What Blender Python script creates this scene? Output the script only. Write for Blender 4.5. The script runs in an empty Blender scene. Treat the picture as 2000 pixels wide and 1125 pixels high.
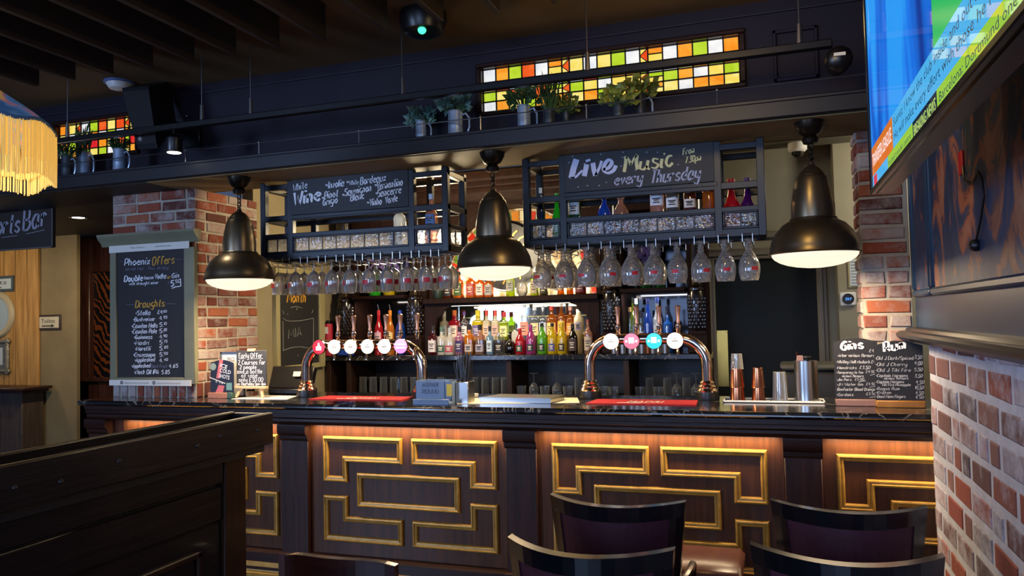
import bpy, math, random
from mathutils import Vector, Matrix
random.seed(7)
S = bpy.context.scene
COL = S.collection
PI = math.pi

# ------------------------------------------------------------------ camera, world, lights, exposure
F, EYE = 1493.85, 1.6
CP, SP = math.cos(.0403683), math.sin(.0403683)
CR, SR = math.cos(-.0225382), math.sin(-.0225382)
CY, SY = math.cos(-.3267867), math.sin(-.3267867)
_B = Matrix(((1, 0, 0), (0, 0, -1), (0, 1, 0)))
CAMR = Matrix(((CR, -SR, 0), (SR, CR, 0), (0, 0, 1))) @ Matrix(((1, 0, 0), (0, CP, SP), (0, -SP, CP))) @ Matrix(((CY, 0, -SY), (0, 1, 0), (SY, 0, CY))) @ _B
cd = bpy.data.cameras.new('camera')
cam = bpy.data.objects.new('camera', cd)
COL.objects.link(cam)
S.camera = cam
cd.sensor_width = 36
cd.lens = F / 2000 * 36
cd.clip_start = .05
r0, r1, r2 = CAMR[0], CAMR[1], CAMR[2]
cam.matrix_world = Matrix(((r0[0], -r1[0], -r2[0], 0), (r0[1], -r1[1], -r2[1], 0), (r0[2], -r1[2], -r2[2], EYE), (0, 0, 0, 1)))
S.view_settings.view_transform = 'Standard'
S.view_settings.look = 'None'
S.view_settings.gamma = 1
S.view_settings.use_curve_mapping = False
S.view_settings.exposure = 0.86
try:
    S.cycles.transparent_max_bounces = 20
    S.cycles.max_bounces = 14
    S.cycles.diffuse_bounces = 3
    S.cycles.glossy_bounces = 4
    S.cycles.transmission_bounces = 14
    S.cycles.sample_clamp_indirect = 4
    S.cycles.caustics_reflective = False
    S.cycles.caustics_refractive = False
except Exception:
    pass
W = bpy.data.worlds.new('evening')
S.world = W
W.use_nodes = True
W.node_tree.nodes['Background'].inputs[0].default_value = (.30, .42, .80, 1)
W.node_tree.nodes['Background'].inputs[1].default_value = .10


def lamp(name, kind, loc, power, color, aim=None, size=.1, size_y=None, spot=None, blend=.5, spread=None):
    d = bpy.data.lights.new(name, kind)
    d.energy = power
    d.color = color
    if kind == 'AREA':
        d.size = size
        if size_y:
            d.shape = 'RECTANGLE'
            d.size_y = size_y
        if spread:
            d.spread = spread
    elif kind == 'SPOT':
        d.spot_size = spot
        d.spot_blend = blend
        d.shadow_soft_size = size
    else:
        d.shadow_soft_size = size
    o = bpy.data.objects.new(name, d)
    COL.objects.link(o)
    o.location = loc
    if aim is not None:
        o.rotation_euler = (Vector(aim) - Vector(loc)).to_track_quat('-Z', 'Y').to_euler()
    return o


# daylight from the pub's front windows behind the camera
lamp('front_window_daylight', 'AREA', (-1.0, -3.6, 2.0), 88, (.42, .60, 1.0), (-1.0, 4, 1.6), 3.6, 1.9)
lamp('side_window_daylight', 'AREA', (-5.6, -2.2, 1.9), 130, (.42, .60, 1.0), (-.2, 2.6, 1.2), 1.6, 1.6)
# added warm point light, unseen above the frame, to brighten the ochre ceiling
lamp('ceiling_glow', 'POINT', (-.25, 2.75, 2.85), 14.0, (1.0, .66, .22), size=.12)


# ------------------------------------------------------------------ pixel rays onto planes of the real room
def ray(x, y):
    d = Vector(((x - 1000) / F, (y - 562.5) / F, 1))
    return CAMR.transposed() @ d


def aty(x, y, Y):
    d = ray(x, y)
    t = Y / d[1]
    return Vector((d[0] * t, Y, EYE + d[2] * t))


def atz(x, y, Z):
    d = ray(x, y)
    t = (Z - EYE) / d[2]
    return Vector((d[0] * t, d[1] * t, Z))


def atx(x, y, X):
    d = ray(x, y)
    t = X / d[0]
    return Vector((X, d[1] * t, EYE + d[2] * t))


def mpp(p):
    v = CAMR[2]
    return (v[0] * p[0] + v[1] * p[1] + v[2] * (p[2] - EYE)) / F


# ------------------------------------------------------------------ materials
MATS = {}


def lin(c):
    return tuple((x / 12.92 if x <= .04045 else ((x + .055) / 1.055) ** 2.4) for x in c)


def hexc(h):
    return lin(tuple(int(h[i:i + 2], 16) / 255 for i in (0, 2, 4)))


def new_mat(name):
    m = bpy.data.materials.new(name)
    m.use_nodes = True
    MATS[name] = m
    nt = m.node_tree
    return m, nt, nt.nodes['Principled BSDF']


def pm(name, color, rough=.5, metal=0, c2=None, scale=8, stretch=(1, 1, 1), bump=0, spec=.5, detail=4, emit=None, es=0, coat=0):
    """principled surface, with noise-driven tone variation between color and c2"""
    m, nt, b = new_mat(name)
    if isinstance(color, str):
        color = hexc(color)
    b.inputs['Base Color'].default_value = (*color, 1)
    b.inputs['Roughness'].default_value = rough
    b.inputs['Metallic'].default_value = metal
    b.inputs['Specular IOR Level'].default_value = spec
    b.inputs['Coat Weight'].default_value = coat
    b.inputs['Coat Roughness'].default_value = .12
    if emit is not None:
        b.inputs['Emission Color'].default_value = (*(hexc(emit) if isinstance(emit, str) else emit), 1)
        b.inputs['Emission Strength'].default_value = es
    if c2 is not None or bump:
        tc = nt.nodes.new('ShaderNodeTexCoord')
        mp = nt.nodes.new('ShaderNodeMapping')
        mp.inputs['Scale'].default_value = stretch
        nz = nt.nodes.new('ShaderNodeTexNoise')
        nz.inputs['Scale'].default_value = scale
        nz.inputs['Detail'].default_value = detail
        nz.inputs['Roughness'].default_value = .6
        nt.links.new(tc.outputs['Object'], mp.inputs[0])
        nt.links.new(mp.outputs[0], nz.inputs['Vector'])
        if c2 is not None:
            if isinstance(c2, str):
                c2 = hexc(c2)
            rp = nt.nodes.new('ShaderNodeValToRGB')
            rp.color_ramp.elements[0].position = .32
            rp.color_ramp.elements[1].position = .68
            rp.color_ramp.elements[0].color = (*color, 1)
            rp.color_ramp.elements[1].color = (*c2, 1)
            nt.links.new(nz.outputs['Fac'], rp.inputs[0])
            nt.links.new(rp.outputs[0], b.inputs['Base Color'])
        if bump:
            bp = nt.nodes.new('ShaderNodeBump')
            bp.inputs['Strength'].default_value = bump
            bp.inputs['Distance'].default_value = .01
            nt.links.new(nz.outputs['Fac'], bp.inputs['Height'])
            nt.links.new(bp.outputs[0], b.inputs['Normal'])
    return m


def glow(name, color, strength, noise=None, scale=6):
    """something that gives off light itself; noise = second colour"""
    m, nt, b = new_mat(name)
    if isinstance(color, str):
        color = hexc(color)
    b.inputs['Base Color'].default_value = (*[c * .25 for c in color], 1)
    b.inputs['Roughness'].default_value = .18
    b.inputs['Emission Color'].default_value = (*color, 1)
    b.inputs['Emission Strength'].default_value = strength
    if noise:
        if isinstance(noise, str):
            noise = hexc(noise)
        tc = nt.nodes.new('ShaderNodeTexCoord')
        nz = nt.nodes.new('ShaderNodeTexNoise')
        nz.inputs['Scale'].default_value = scale
        nz.inputs['Distortion'].default_value = 1.2
        rp = nt.nodes.new('ShaderNodeValToRGB')
        rp.color_ramp.elements[0].position = .35
        rp.color_ramp.elements[1].position = .65
        rp.color_ramp.elements[0].color = (*color, 1)
        rp.color_ramp.elements[1].color = (*noise, 1)
        nt.links.new(tc.outputs['Object'], nz.inputs['Vector'])
        nt.links.new(nz.outputs['Fac'], rp.inputs[0])
        nt.links.new(rp.outputs[0], b.inputs['Emission Color'])
    return m


def clear(name, tint, body=0.0, rough=.03, edge=.75, base=.05, bodycol=None, power=2.2):
    """glass: see-through with its tint, mirror-like towards its outline; body = share of coloured diffuse (liquid, frosting)"""
    m, nt, b = new_mat(name)
    nt.nodes.remove(b)
    if isinstance(tint, str):
        tint = hexc(tint)
    out = nt.nodes['Material Output']
    tr = nt.nodes.new('ShaderNodeBsdfTransparent')
    tr.inputs[0].default_value = (*tint, 1)
    gl = nt.nodes.new('ShaderNodeBsdfGlossy')
    gl.inputs['Roughness'].default_value = rough
    gl.inputs['Color'].default_value = (.95, .97, 1, 1)
    last = tr
    if body:
        df = nt.nodes.new('ShaderNodeBsdfDiffuse')
        df.inputs[0].default_value = (*(bodycol or tint), 1)
        tl = nt.nodes.new('ShaderNodeBsdfTranslucent')
        tl.inputs[0].default_value = (*(bodycol or tint), 1)
        m0 = nt.nodes.new('ShaderNodeMixShader')
        m0.inputs[0].default_value = .5
        nt.links.new(df.outputs[0], m0.inputs[1])
        nt.links.new(tl.outputs[0], m0.inputs[2])
        m1 = nt.nodes.new('ShaderNodeMixShader')
        m1.inputs[0].default_value = body
        nt.links.new(tr.outputs[0], m1.inputs[1])
        nt.links.new(m0.outputs[0], m1.inputs[2])
        last = m1
    lw = nt.nodes.new('ShaderNodeLayerWeight')
    lw.inputs[0].default_value = .5
    pw = nt.nodes.new('ShaderNodeMath')
    pw.operation = 'POWER'
    pw.inputs[1].default_value = power
    ma = nt.nodes.new('ShaderNodeMath')
    ma.operation = 'MULTIPLY_ADD'
    ma.inputs[1].default_value = edge
    ma.inputs[2].default_value = base
    mx = nt.nodes.new('ShaderNodeMixShader')
    nt.links.new(lw.outputs['Facing'], pw.inputs[0])
    nt.links.new(pw.outputs[0], ma.inputs[0])
    nt.links.new(ma.outputs[0], mx.inputs[0])
    nt.links.new(last.outputs[0], mx.inputs[1])
    nt.links.new(gl.outputs[0], mx.inputs[2])
    nt.links.new(mx.outputs[0], out.inputs[0])
    return m


def realglass(name, tint, thin, frost_sheen=.06, cut=False):
    """refracting glass with part of the light passing straight through"""
    m, nt, b = new_mat(name)
    nt.nodes.remove(b)
    g = nt.nodes.new('ShaderNodeBsdfGlass')
    g.inputs['Color'].default_value = (*tint, 1)
    g.inputs['Roughness'].default_value = .0
    g.inputs['IOR'].default_value = 1.46
    if cut:
        tc = nt.nodes.new('ShaderNodeTexCoord')
        vo = nt.nodes.new('ShaderNodeTexVoronoi')
        vo.inputs['Scale'].default_value = 55
        bp = nt.nodes.new('ShaderNodeBump')
        bp.inputs['Strength'].default_value = .7
        bp.inputs['Distance'].default_value = .01
        nt.links.new(tc.outputs['Object'], vo.inputs['Vector'])
        nt.links.new(vo.outputs['Distance'], bp.inputs['Height'])
        nt.links.new(bp.outputs[0], g.inputs['Normal'])
    t = nt.nodes.new('ShaderNodeBsdfTransparent')
    t.inputs[0].default_value = (*tint, 1)
    mx = nt.nodes.new('ShaderNodeMixShader')
    mx.inputs[0].default_value = thin
    nt.links.new(g.outputs[0], mx.inputs[1])
    nt.links.new(t.outputs[0], mx.inputs[2])
    lw = nt.nodes.new('ShaderNodeLayerWeight')
    lw.inputs[0].default_value = .5
    pw = nt.nodes.new('ShaderNodeMath')
    pw.operation = 'POWER'
    pw.inputs[1].default_value = 2.0
    sc = nt.nodes.new('ShaderNodeMath')
    sc.operation = 'MULTIPLY_ADD'
    sc.inputs[1].default_value = .85
    sc.inputs[2].default_value = frost_sheen  # whitens the clear glass, painting its bright highlights and outlines
    nt.links.new(lw.outputs['Facing'], pw.inputs[0])
    nt.links.new(pw.outputs[0], sc.inputs[0])
    gl = nt.nodes.new('ShaderNodeBsdfGlossy')
    gl.inputs['Roughness'].default_value = .06
    tl = nt.nodes.new('ShaderNodeBsdfTranslucent')
    tl.inputs[0].default_value = (.92, .94, .96, 1)
    df_ = nt.nodes.new('ShaderNodeBsdfDiffuse')
    df_.inputs[0].default_value = (.92, .94, .96, 1)
    md_ = nt.nodes.new('ShaderNodeMixShader')
    md_.inputs[0].default_value = .5
    nt.links.new(df_.outputs[0], md_.inputs[1])
    nt.links.new(tl.outputs[0], md_.inputs[2])
    tl = md_
    ms_ = nt.nodes.new('ShaderNodeMixShader')
    ms_.inputs[0].default_value = .62
    nt.links.new(gl.outputs[0], ms_.inputs[1])
    nt.links.new(tl.outputs[0], ms_.inputs[2])
    m4 = nt.nodes.new('ShaderNodeMixShader')
    nt.links.new(sc.outputs[0], m4.inputs[0])
    nt.links.new(mx.outputs[0], m4.inputs[1])
    nt.links.new(ms_.outputs[0], m4.inputs[2])
    nt.links.new(m4.outputs[0], nt.nodes['Material Output'].inputs[0])
    return m


def wood(name, c1, c2, rough=.35, scale=3, axis=2, coat=.25, bump=.15, spec=.28):
    st = [14, 14, 14]
    st[axis] = .9
    return pm(name, c1, rough, 0, c2, scale, tuple(st), bump, coat=coat, detail=6, spec=spec)


def brick_mat(name, cols, wash, washamt):
    m, nt, b = new_mat(name)
    g = nt.nodes.new('ShaderNodeNewGeometry')
    rp = nt.nodes.new('ShaderNodeValToRGB')
    rp.color_ramp.interpolation = 'CONSTANT'
    e = rp.color_ramp.elements
    while len(e) < len(cols):
        e.new(.5)
    for i, c in enumerate(cols):
        e[i].position = i / len(cols)
        e[i].color = (*hexc(c), 1)
    nt.links.new(g.outputs['Random Per Island'], rp.inputs[0])
    tc = nt.nodes.new('ShaderNodeTexCoord')
    n1 = nt.nodes.new('ShaderNodeTexNoise')
    n1.inputs['Scale'].default_value = 9
    n1.inputs['Detail'].default_value = 8
    n1.inputs['Roughness'].default_value = .72
    nt.links.new(tc.outputs['Object'], n1.inputs['Vector'])
    sh = nt.nodes.new('ShaderNodeMath')
    sh.operation = 'MULTIPLY_ADD'
    sh.inputs[1].default_value = .35
    sh.inputs[2].default_value = -.17
    rn = nt.nodes.new('ShaderNodeMath')
    rn.operation = 'FRACT'
    mu = nt.nodes.new('ShaderNodeMath')
    mu.operation = 'MULTIPLY'
    mu.inputs[1].default_value = 7.31
    nt.links.new(g.outputs['Random Per Island'], mu.inputs[0])
    nt.links.new(mu.outputs[0], rn.inputs[0])
    nt.links.new(rn.outputs[0], sh.inputs[0])
    ad = nt.nodes.new('ShaderNodeMath')
    ad.operation = 'ADD'
    nt.links.new(n1.outputs['Fac'], ad.inputs[0])
    nt.links.new(sh.outputs[0], ad.inputs[1])
    r2_ = nt.nodes.new('ShaderNodeValToRGB')
    r2_.color_ramp.elements[0].position = .52 - washamt * .1
    r2_.color_ramp.elements[1].position = .70
    nt.links.new(ad.outputs[0], r2_.inputs[0])
    ml = nt.nodes.new('ShaderNodeMath')
    ml.operation = 'MULTIPLY'
    ml.inputs[1].default_value = washamt
    nt.links.new(r2_.outputs[0], ml.inputs[0])
    mx = nt.nodes.new('ShaderNodeMix')
    mx.data_type = 'RGBA'
    nt.links.new(ml.outputs[0], mx.inputs[0])
    nt.links.new(rp.outputs[0], mx.inputs[6])
    mx.inputs[7].default_value = (*hexc(wash), 1)
    nt.links.new(mx.outputs[2], b.inputs['Base Color'])
    b.inputs['Roughness'].default_value = .85
    bp = nt.nodes.new('ShaderNodeBump')
    bp.inputs['Strength'].default_value = .6
    bp.inputs['Distance'].default_value = .008
    nt.links.new(n1.outputs['Fac'], bp.inputs['Height'])
    nt.links.new(bp.outputs[0], b.inputs['Normal'])
    return m


M_navy = pm('navy_metal', '12161d', .4, .2, '191e28', 5, bump=.04)
M_navyw = pm('upper_wall_paint', '19121e', .6, 0, '1d1524', 2, spec=.3)
M_black = pm('black_satin', '0c0c0f', .35)
M_blackw = wood('black_wood', '0d0b0c', '1a1413', .32, 3, 0)
M_dark = wood('dark_wood', '1f100c', '351d15', .36, 3, 0, .06)
M_darkz = wood('dark_wood_upright', '26130d', '40231a', .38, 3, 2, .05)
M_bb = wood('back_bar_wood', '190d0a', '2a1610', .62, 3, 2, 0, spec=.15)
M_panel = wood('walnut_panel', '3a2010', '5a341a', .38, 2.2, 2, .1)
M_gold = pm('gilded_wood', 'a0752e', .36, .25, 'b88c3c', 9, (2, 2, 2), .12)
M_brass = pm('brass', 'b8974e', .28, 1)
M_marble = pm('black_marble', '0b0b0d', .16, 0, None, coat=.4)
M_cream = pm('cream_paint', '9a8f72', .7, 0, '8f8468', 3)
M_olive = pm('olive_plaster', '7a6a48', .8, 0, '6a5a3c', 2.5, bump=.08)
M_ceil = pm('ochre_ceiling', '6e5330', .85, 0, '5f472a', 1.2)
M_soffit = pm('soffit_paint', '8a7448', .7, 0, '7c6840', 2)
M_darkp = pm('dark_paint', '17130f', .6)
M_floor = wood('floor_boards', '2c1a12', '46301f', .4, 1.5, 1)
M_brick = brick_mat('red_brick', ['7d3a28', '8e4630', '6b3226', '99563a', '7a4438', '5a2f28'], 'a59c98', .95)
M_mortar = pm('mortar', 'b2aa9c', .9, 0, '989082', 12, bump=.3)
M_brick2 = brick_mat('whitewashed_brick', ['7a3630', '7a4640', '6a4648', '5a3c40', '803e34', '4a3e48', '74504e'], 'a8a8b8', .85)
M_mortar2 = pm('pale_mortar', 'b4b8c8', .9, 0, 'a2a5b4', 14, bump=.3)
M_chalk = pm('chalkboard', '17171b', .55, 0, '1d1d22', 4)
M_white = pm('chalk_white', 'e4e6ee', .7)
M_yel = pm('chalk_cream', 'dcd39a', .7)
M_gld = pm('chalk_gold', 'd9a13c', .7)
M_sage = pm('sage_paint', '6f6f58', .6, 0, '7b7a62', 4)
M_plastic = pm('white_plastic', 'd8d8d6', .4)
M_steel = pm('brushed_steel', 'a9a8a6', .28, 1)
M_chrome = pm('copper_chrome', 'e0c4b0', .10, 1)
M_copper = pm('copper', 'c47a55', .2, 1)
M_handle = pm('handle_copper', 'b98872', .3, .9)
M_lampm = pm('pendant_bronze', '6a6052', .34, .9, '75694f', 6)
M_rose = pm('rose_bronze', '2a251e', .35, .8)
M_diff = glow('pendant_diffuser', (1.0, .84, .64), .62)
M_red = pm('bar_towel_red', 'b01c22', .85, 0, 'a3161d', 30)
M_leaf = pm('leaf_green', '2c4a2c', .5, 0, '4f7038', 14)
M_leafb = pm('leaf_bluegreen', '3c6462', .5, 0, '7aa092', 14)
M_leafy = pm('leaf_yellowgreen', '6e7a2c', .5, 0, '94923a', 14)
M_purple = pm('purple_petal', '7a5fb0', .6, 0, '9a86c8', 20)
M_pot = pm('pewter', 'a2b4ca', .34, .5, 'b4c2d4', 12)
M_glass = realglass('clear_glass', (1, 1, 1), .35, .15)
M_cut = realglass('cut_glass', (1, 1, 1), .25, .18, True)
M_pint = realglass('pub_glass', (.93, .97, .98), .30, .08)
M_label = pm('white_label', 'd9d6cc', .6)
M_capb = pm('black_cap', '101012', .4)
M_redl = pm('red_logo', 'c3202c', .5)


# ------------------------------------------------------------------ mesh builder
class MB:
    def __init__(s):
        s.v, s.f, s.m = [], [], []

    def quad(s, a, b, c, d, m=0):
        n = len(s.v)
        s.v += [tuple(a), tuple(b), tuple(c), tuple(d)]
        s.f.append((n, n + 1, n + 2, n + 3))
        s.m.append(m)

    def raw(s, vs, fs, m=0):
        n = len(s.v)
        s.v += [tuple(p) for p in vs]
        for f in fs:
            s.f.append(tuple(i + n for i in f))
            s.m.append(m)

    def box(s, x0, x1, y0, y1, z0, z1, c=0.0, m=0, rot=None):
        """axis-aligned box with chamfered edges; rot = (Matrix3, pivot)"""
        if x1 < x0: x0, x1 = x1, x0
        if y1 < y0: y0, y1 = y1, y0
        if z1 < z0: z0, z1 = z1, z0
        c = min(c, (x1 - x0) * .45, (y1 - y0) * .45, (z1 - z0) * .45)
        vs, idx = [], {}
        if c <= 0:
            for i, x in enumerate((x0, x1)):
                for j, y in enumerate((y0, y1)):
                    for k, z in enumerate((z0, z1)):
                        vs.append((x, y, z))
            fs = [(0, 1, 3, 2), (4, 6, 7, 5), (0, 4, 5, 1), (2, 3, 7, 6), (0, 2, 6, 4), (1, 5, 7, 3)]
        else:
            L, H = (x0, y0, z0), (x1, y1, z1)
            for sx in (0, 1):
                for sy in (0, 1):
                    for sz in (0, 1):
                        sg = (sx, sy, sz)
                        for ax in range(3):
                            p = []
                            for k in range(3):
                                e = H[k] if sg[k] else L[k]
                                p.append(e if k == ax else (e - c if sg[k] else e + c))
                            idx[(sx, sy, sz, ax)] = len(vs)
                            vs.append(tuple(p))
            fs = []
            for ax in range(3):
                o1, o2 = [k for k in range(3) if k != ax]
                for sd in (0, 1):
                    def key(a, b):
                        t = [0, 0, 0]
                        t[ax] = sd; t[o1] = a; t[o2] = b
                        return idx[(*t, ax)]
                    fs.append((key(0, 0), key(1, 0), key(1, 1), key(0, 1)))
            for ax in range(3):
                o1, o2 = [k for k in range(3) if k != ax]
                for a in (0, 1):
                    for b in (0, 1):
                        def key(sd, face):
                            t = [0, 0, 0]
                            t[ax] = sd; t[o1] = a; t[o2] = b
                            return idx[(*t, face)]
                        fs.append((key(0, o1), key(1, o1), key(1, o2), key(0, o2)))
            for sx in (0, 1):
                for sy in (0, 1):
                    for sz in (0, 1):
                        fs.append(tuple(idx[(sx, sy, sz, ax)] for ax in range(3)))
            cx = Vector(((x0 + x1) / 2, (y0 + y1) / 2, (z0 + z1) / 2))
        cx = Vector(((x0 + x1) / 2, (y0 + y1) / 2, (z0 + z1) / 2))
        out = []
        for f in fs:
            P = [Vector(vs[i]) for i in f]
            nrm = (P[1] - P[0]).cross(P[2] - P[0])
            mid = sum(P, Vector()) / len(P)
            out.append(f if nrm.dot(mid - cx) > 0 else f[::-1])
        if rot:
            R, pv = rot
            pv = Vector(pv)
            vs = [tuple(R @ (Vector(p) - pv) + pv) for p in vs]
        s.raw(vs, out, m)
        return s

    def lathe(s, prof, cx=0, cy=0, cz=0, n=16, m=0, sq=0.0, sx=1.0, sy=1.0, closed=False, rotz=0.0):
        """prof = [(r, z)...] from bottom to top; sq>0 squares the section"""
        base = len(s.v)
        ring = []
        for k in range(n):
            a = 2 * PI * k / n + rotz
            c, d = math.cos(a), math.sin(a)
            if sq:
                q = max(abs(math.cos(a - rotz)), abs(math.sin(a - rotz)))
                f = (1 - sq) + sq / q * .86
                c, d = c * f, d * f
            ring.append((c * sx, d * sy))
        for r, z in prof:
            for c, d in ring:
                s.v.append((cx + c * r, cy + d * r, cz + z))
        for i in range(len(prof) - 1):
            for k in range(n):
                a, b = base + i * n + k, base + i * n + (k + 1) % n
                s.f.append((a, b, b + n, a + n))
                s.m.append(m)
        if closed:
            if prof[0][0] > 1e-4:
                s.f.append(tuple(base + k for k in range(n))[::-1]); s.m.append(m)
            if prof[-1][0] > 1e-4:
                e = base + (len(prof) - 1) * n
                s.f.append(tuple(e + k for k in range(n))); s.m.append(m)
        return s

    def tube(s, pts, r, n=8, m=0, cap=True, closed=False):
        pts = [Vector(p) for p in pts]
        N = len(pts)
        rs = r if isinstance(r, (list, tuple)) else [r] * N
        base = len(s.v)
        up = None
        for i, p in enumerate(pts):
            if closed:
                t = (pts[(i + 1) % N] - pts[i - 1]).normalized()
            else:
                t = (pts[min(i + 1, N - 1)] - pts[max(i - 1, 0)]).normalized()
            if up is None:
                up = Vector((0, 0, 1)) if abs(t.z) < .9 else Vector((1, 0, 0))
            a = t.cross(up)
            if a.length < 1e-4:
                a = t.cross(Vector((0, 1, 0)))
            a.normalize()
            b = a.cross(t).normalized()
            up = b
            for k in range(n):
                an = 2 * PI * k / n
                s.v.append(tuple(p + a * (math.cos(an) * rs[i]) + b * (math.sin(an) * rs[i])))
        for i in range(N if closed else N - 1):
            for k in range(n):
                A, B = base + i * n + k, base + i * n + (k + 1) % n
                j = (i + 1) % N
                C, D = base + j * n + (k + 1) % n, base + j * n + k
                s.f.append((A, D, C, B)); s.m.append(m)
        if cap and not closed:
            s.f.append(tuple(base + k for k in range(n))); s.m.append(m)
            e = base + (N - 1) * n
            s.f.append(tuple(e + k for k in range(n))[::-1]); s.m.append(m)
        return s

    def prism(s, poly, axis, a0, a1, m=0):
        """extrude a 2D polygon: axis 0 -> poly is (y,z), 1 -> (x,z), 2 -> (x,y)"""
        def P(u, v, a):
            return {0: (a, u, v), 1: (u, a, v), 2: (u, v, a)}[axis]
        n = len(poly)
        base = len(s.v)
        s.v += [P(u, v, a0) for u, v in poly] + [P(u, v, a1) for u, v in poly]
        ar = sum(poly[i][0] * poly[(i + 1) % n][1] - poly[(i + 1) % n][0] * poly[i][1] for i in range(n))
        fl = (ar > 0) != (axis == 1)
        if a1 < a0:
            fl = not fl
        f0 = tuple(range(base, base + n)); f1 = tuple(range(base + n, base + 2 * n))
        s.f.append(f0[::-1] if fl else f0); s.m.append(m)
        s.f.append(f1 if fl else f1[::-1]); s.m.append(m)
        for i in range(n):
            j = (i + 1) % n
            q = (base + i, base + j, base + n + j, base + n + i)
            s.f.append(q if fl else q[::-1]); s.m.append(m)
        return s

    def ball(s, c, r, n=10, k=6, m=0, sz=1.0):
        pr = [(max(r * math.cos(-PI / 2 + PI * i / k), 1e-5), r * sz * math.sin(-PI / 2 + PI * i / k)) for i in range(k + 1)]
        return s.lathe(pr, c[0], c[1], c[2], n, m)


def worldloc(p):
    v = Vector((0, 0, 0))
    while p is not None:
        v = v + Vector(p.location)
        p = p.parent
    return v


def obj(name, mb, mats, parent=None, smooth=38, kind=None):
    me = bpy.data.meshes.new(name)
    off = worldloc(parent)
    me.from_pydata([(x - off[0], y - off[1], z - off[2]) for x, y, z in mb.v], [], mb.f)
    if not isinstance(mats, (list, tuple)):
        mats = [mats]
    for m in mats:
        me.materials.append(m)
    if len(mats) > 1:
        me.polygons.foreach_set('material_index', mb.m)
    if smooth:
        me.polygons.foreach_set('use_smooth', [True] * len(me.polygons))
        try:
            me.set_sharp_from_angle(angle=math.radians(smooth))
        except Exception:
            pass
    me.update()
    o = bpy.data.objects.new(name, me)
    COL.objects.link(o)
    if parent is not None:
        o.parent = parent
    if kind:
        o['kind'] = kind
    return o


def tag(o, label, cat, group=None):
    o['label'] = label
    o['category'] = cat
    if group:
        o['group'] = group
    return o


def thing(name, label, cat, loc=(0, 0, 0), group=None):
    o = bpy.data.objects.new(name, None)
    COL.objects.link(o)
    o.location = loc
    o.empty_display_size = .05
    return tag(o, label, cat, group)


def copy_tree(o, parent=None):
    c = o.copy()
    COL.objects.link(c)
    if parent is not None:
        c.parent = parent
    for ch in list(o.children):
        copy_tree(ch, c)
    return c


def ordw(i):
    return ['first', 'second', 'third', 'fourth', 'fifth', 'sixth', 'seventh', 'eighth', 'ninth', 'tenth', 'eleventh', 'twelfth', 'thirteenth', 'fourteenth', 'fifteenth', 'sixteenth', 'seventeenth', 'eighteenth'][i]


# ------------------------------------------------------------------ handwriting (single-stroke letters drawn as brush ribbons)
GL = {}
for row in '''a 58280605133355 585463|b 0b03 06284755442303|c 573817051433 3354|d 573817051433 335 5b5463|e 06465738170514 143354|f 5a4b2a23 0747|g 58280605143456 58513001|h 0b03 06284744 4453|i 080413 1a1b|j 28211000 2a2b|k 0b03 480543|l 0b0413|m 0803 06182723 2638575463|n 0803 0628474453|o 2806052333555638 28|p 0800 072847554423 04|q 5738170514 335558 5850|r 0803 062847|s 573817164554330 4|t 2b243343 0848|u 0804133355 585463|v 082348|w 0813374368|x 0843 4803|y 0805143456 58513001|z 08480343|A 033b63 1555|B 0b03 0b4b594707 47654303|C 6a4b1906143354|D 0b03 0b3b69653303|E 5b0b0353 0747|F 5b0b03 0747|G 6a4b190614335457 5737|H 0b03 6b63 0767|I 0b03|J 4b45331305|K 0b03 5b06 0653|L 0b0353|M 031b457b83|N 030b636b|O 3b0a06134366694b3b|P 0b03 0b4b59574606|Q 3b0a06134366694b3b 4572|R 0b03 0b4b594606 3663|S 5a3b0a0847553304|T 0b6b 3b33|U 0b0523436 56b|V 0b336b|W 0b2349638b|X 0b63 6b03|Y 0b376b 3733|Z 0b6b0363|0 2b09052333555 93b2b|1 0a2b23|2 0a2b4a480353|3 0b5b285654 2304|4 3b0656 4943|5 5b1b083856442304|6 4b18052344562705|7 0b5b23|8 37092b5937052 35537|9 5827092b4b595833|. 0313|, 1302|- 0636|* 0607171606|/ 035b|£ 5a3b1a170353 0747|: 0405 0708|' 0b09|_ 0282|& 5304092b4a06 0353|( 2b0825|) 0b2805|! 0b06 0403'''.split('|'):
    ch, rest = row[0], row[2:]
    st = []
    for s_ in rest.split(' '):
        if len(s_) % 2:
            s_ = s_[:-1]
        p_ = [(int(s_[i], 16), int(s_[i + 1], 16) - 3) for i in range(0, len(s_), 2)]
        if len(p_) > 1:
            st.append(p_)
    GL[ch] = st
# letters whose compact notation needs care
GL['c'] = [[(5, 4), (3, 5), (1, 4), (0, 2), (1, 1), (3, 0), (5, 1)]]
GL['d'] = [[(5, 4), (3, 5), (1, 4), (0, 2), (1, 1), (3, 0), (5, 2)], [(5, 8), (5, 1), (6, 0)]]
GL['e'] = [[(0, 3), (4, 3), (5, 4), (3, 5), (1, 4), (0, 2), (1, 1), (3, 0), (5, 1)]]
GL['o'] = [[(2, 5), (0, 3), (0, 2), (2, 0), (3, 0), (5, 2), (5, 3), (3, 5), (2, 5)]]
GL['p'] = [[(0, 5), (0, -3)], [(0, 4), (2, 5), (4, 4), (5, 2), (4, 1), (2, 0), (0, 1)]]
GL['q'] = [[(5, 4), (3, 5), (1, 4), (0, 2), (1, 1), (3, 0), (5, 2)], [(5, 5), (5, -3)]]
GL['s'] = [[(5, 4), (3, 5), (1, 4), (1, 3), (4, 2), (5, 1), (3, 0), (0, 1)]]
GL['h'] = [[(0, 8), (0, 0)], [(0, 3), (2, 5), (4, 4), (4, 1), (5, 0)]]
GL['U'] = [[(0, 8), (0, 2), (2, 0), (4, 0), (6, 2), (6, 8)]]
GL['0'] = [[(2, 8), (0, 6), (0, 2), (2, 0), (3, 0), (5, 2), (5, 6), (3, 8), (2, 8)]]
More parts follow.
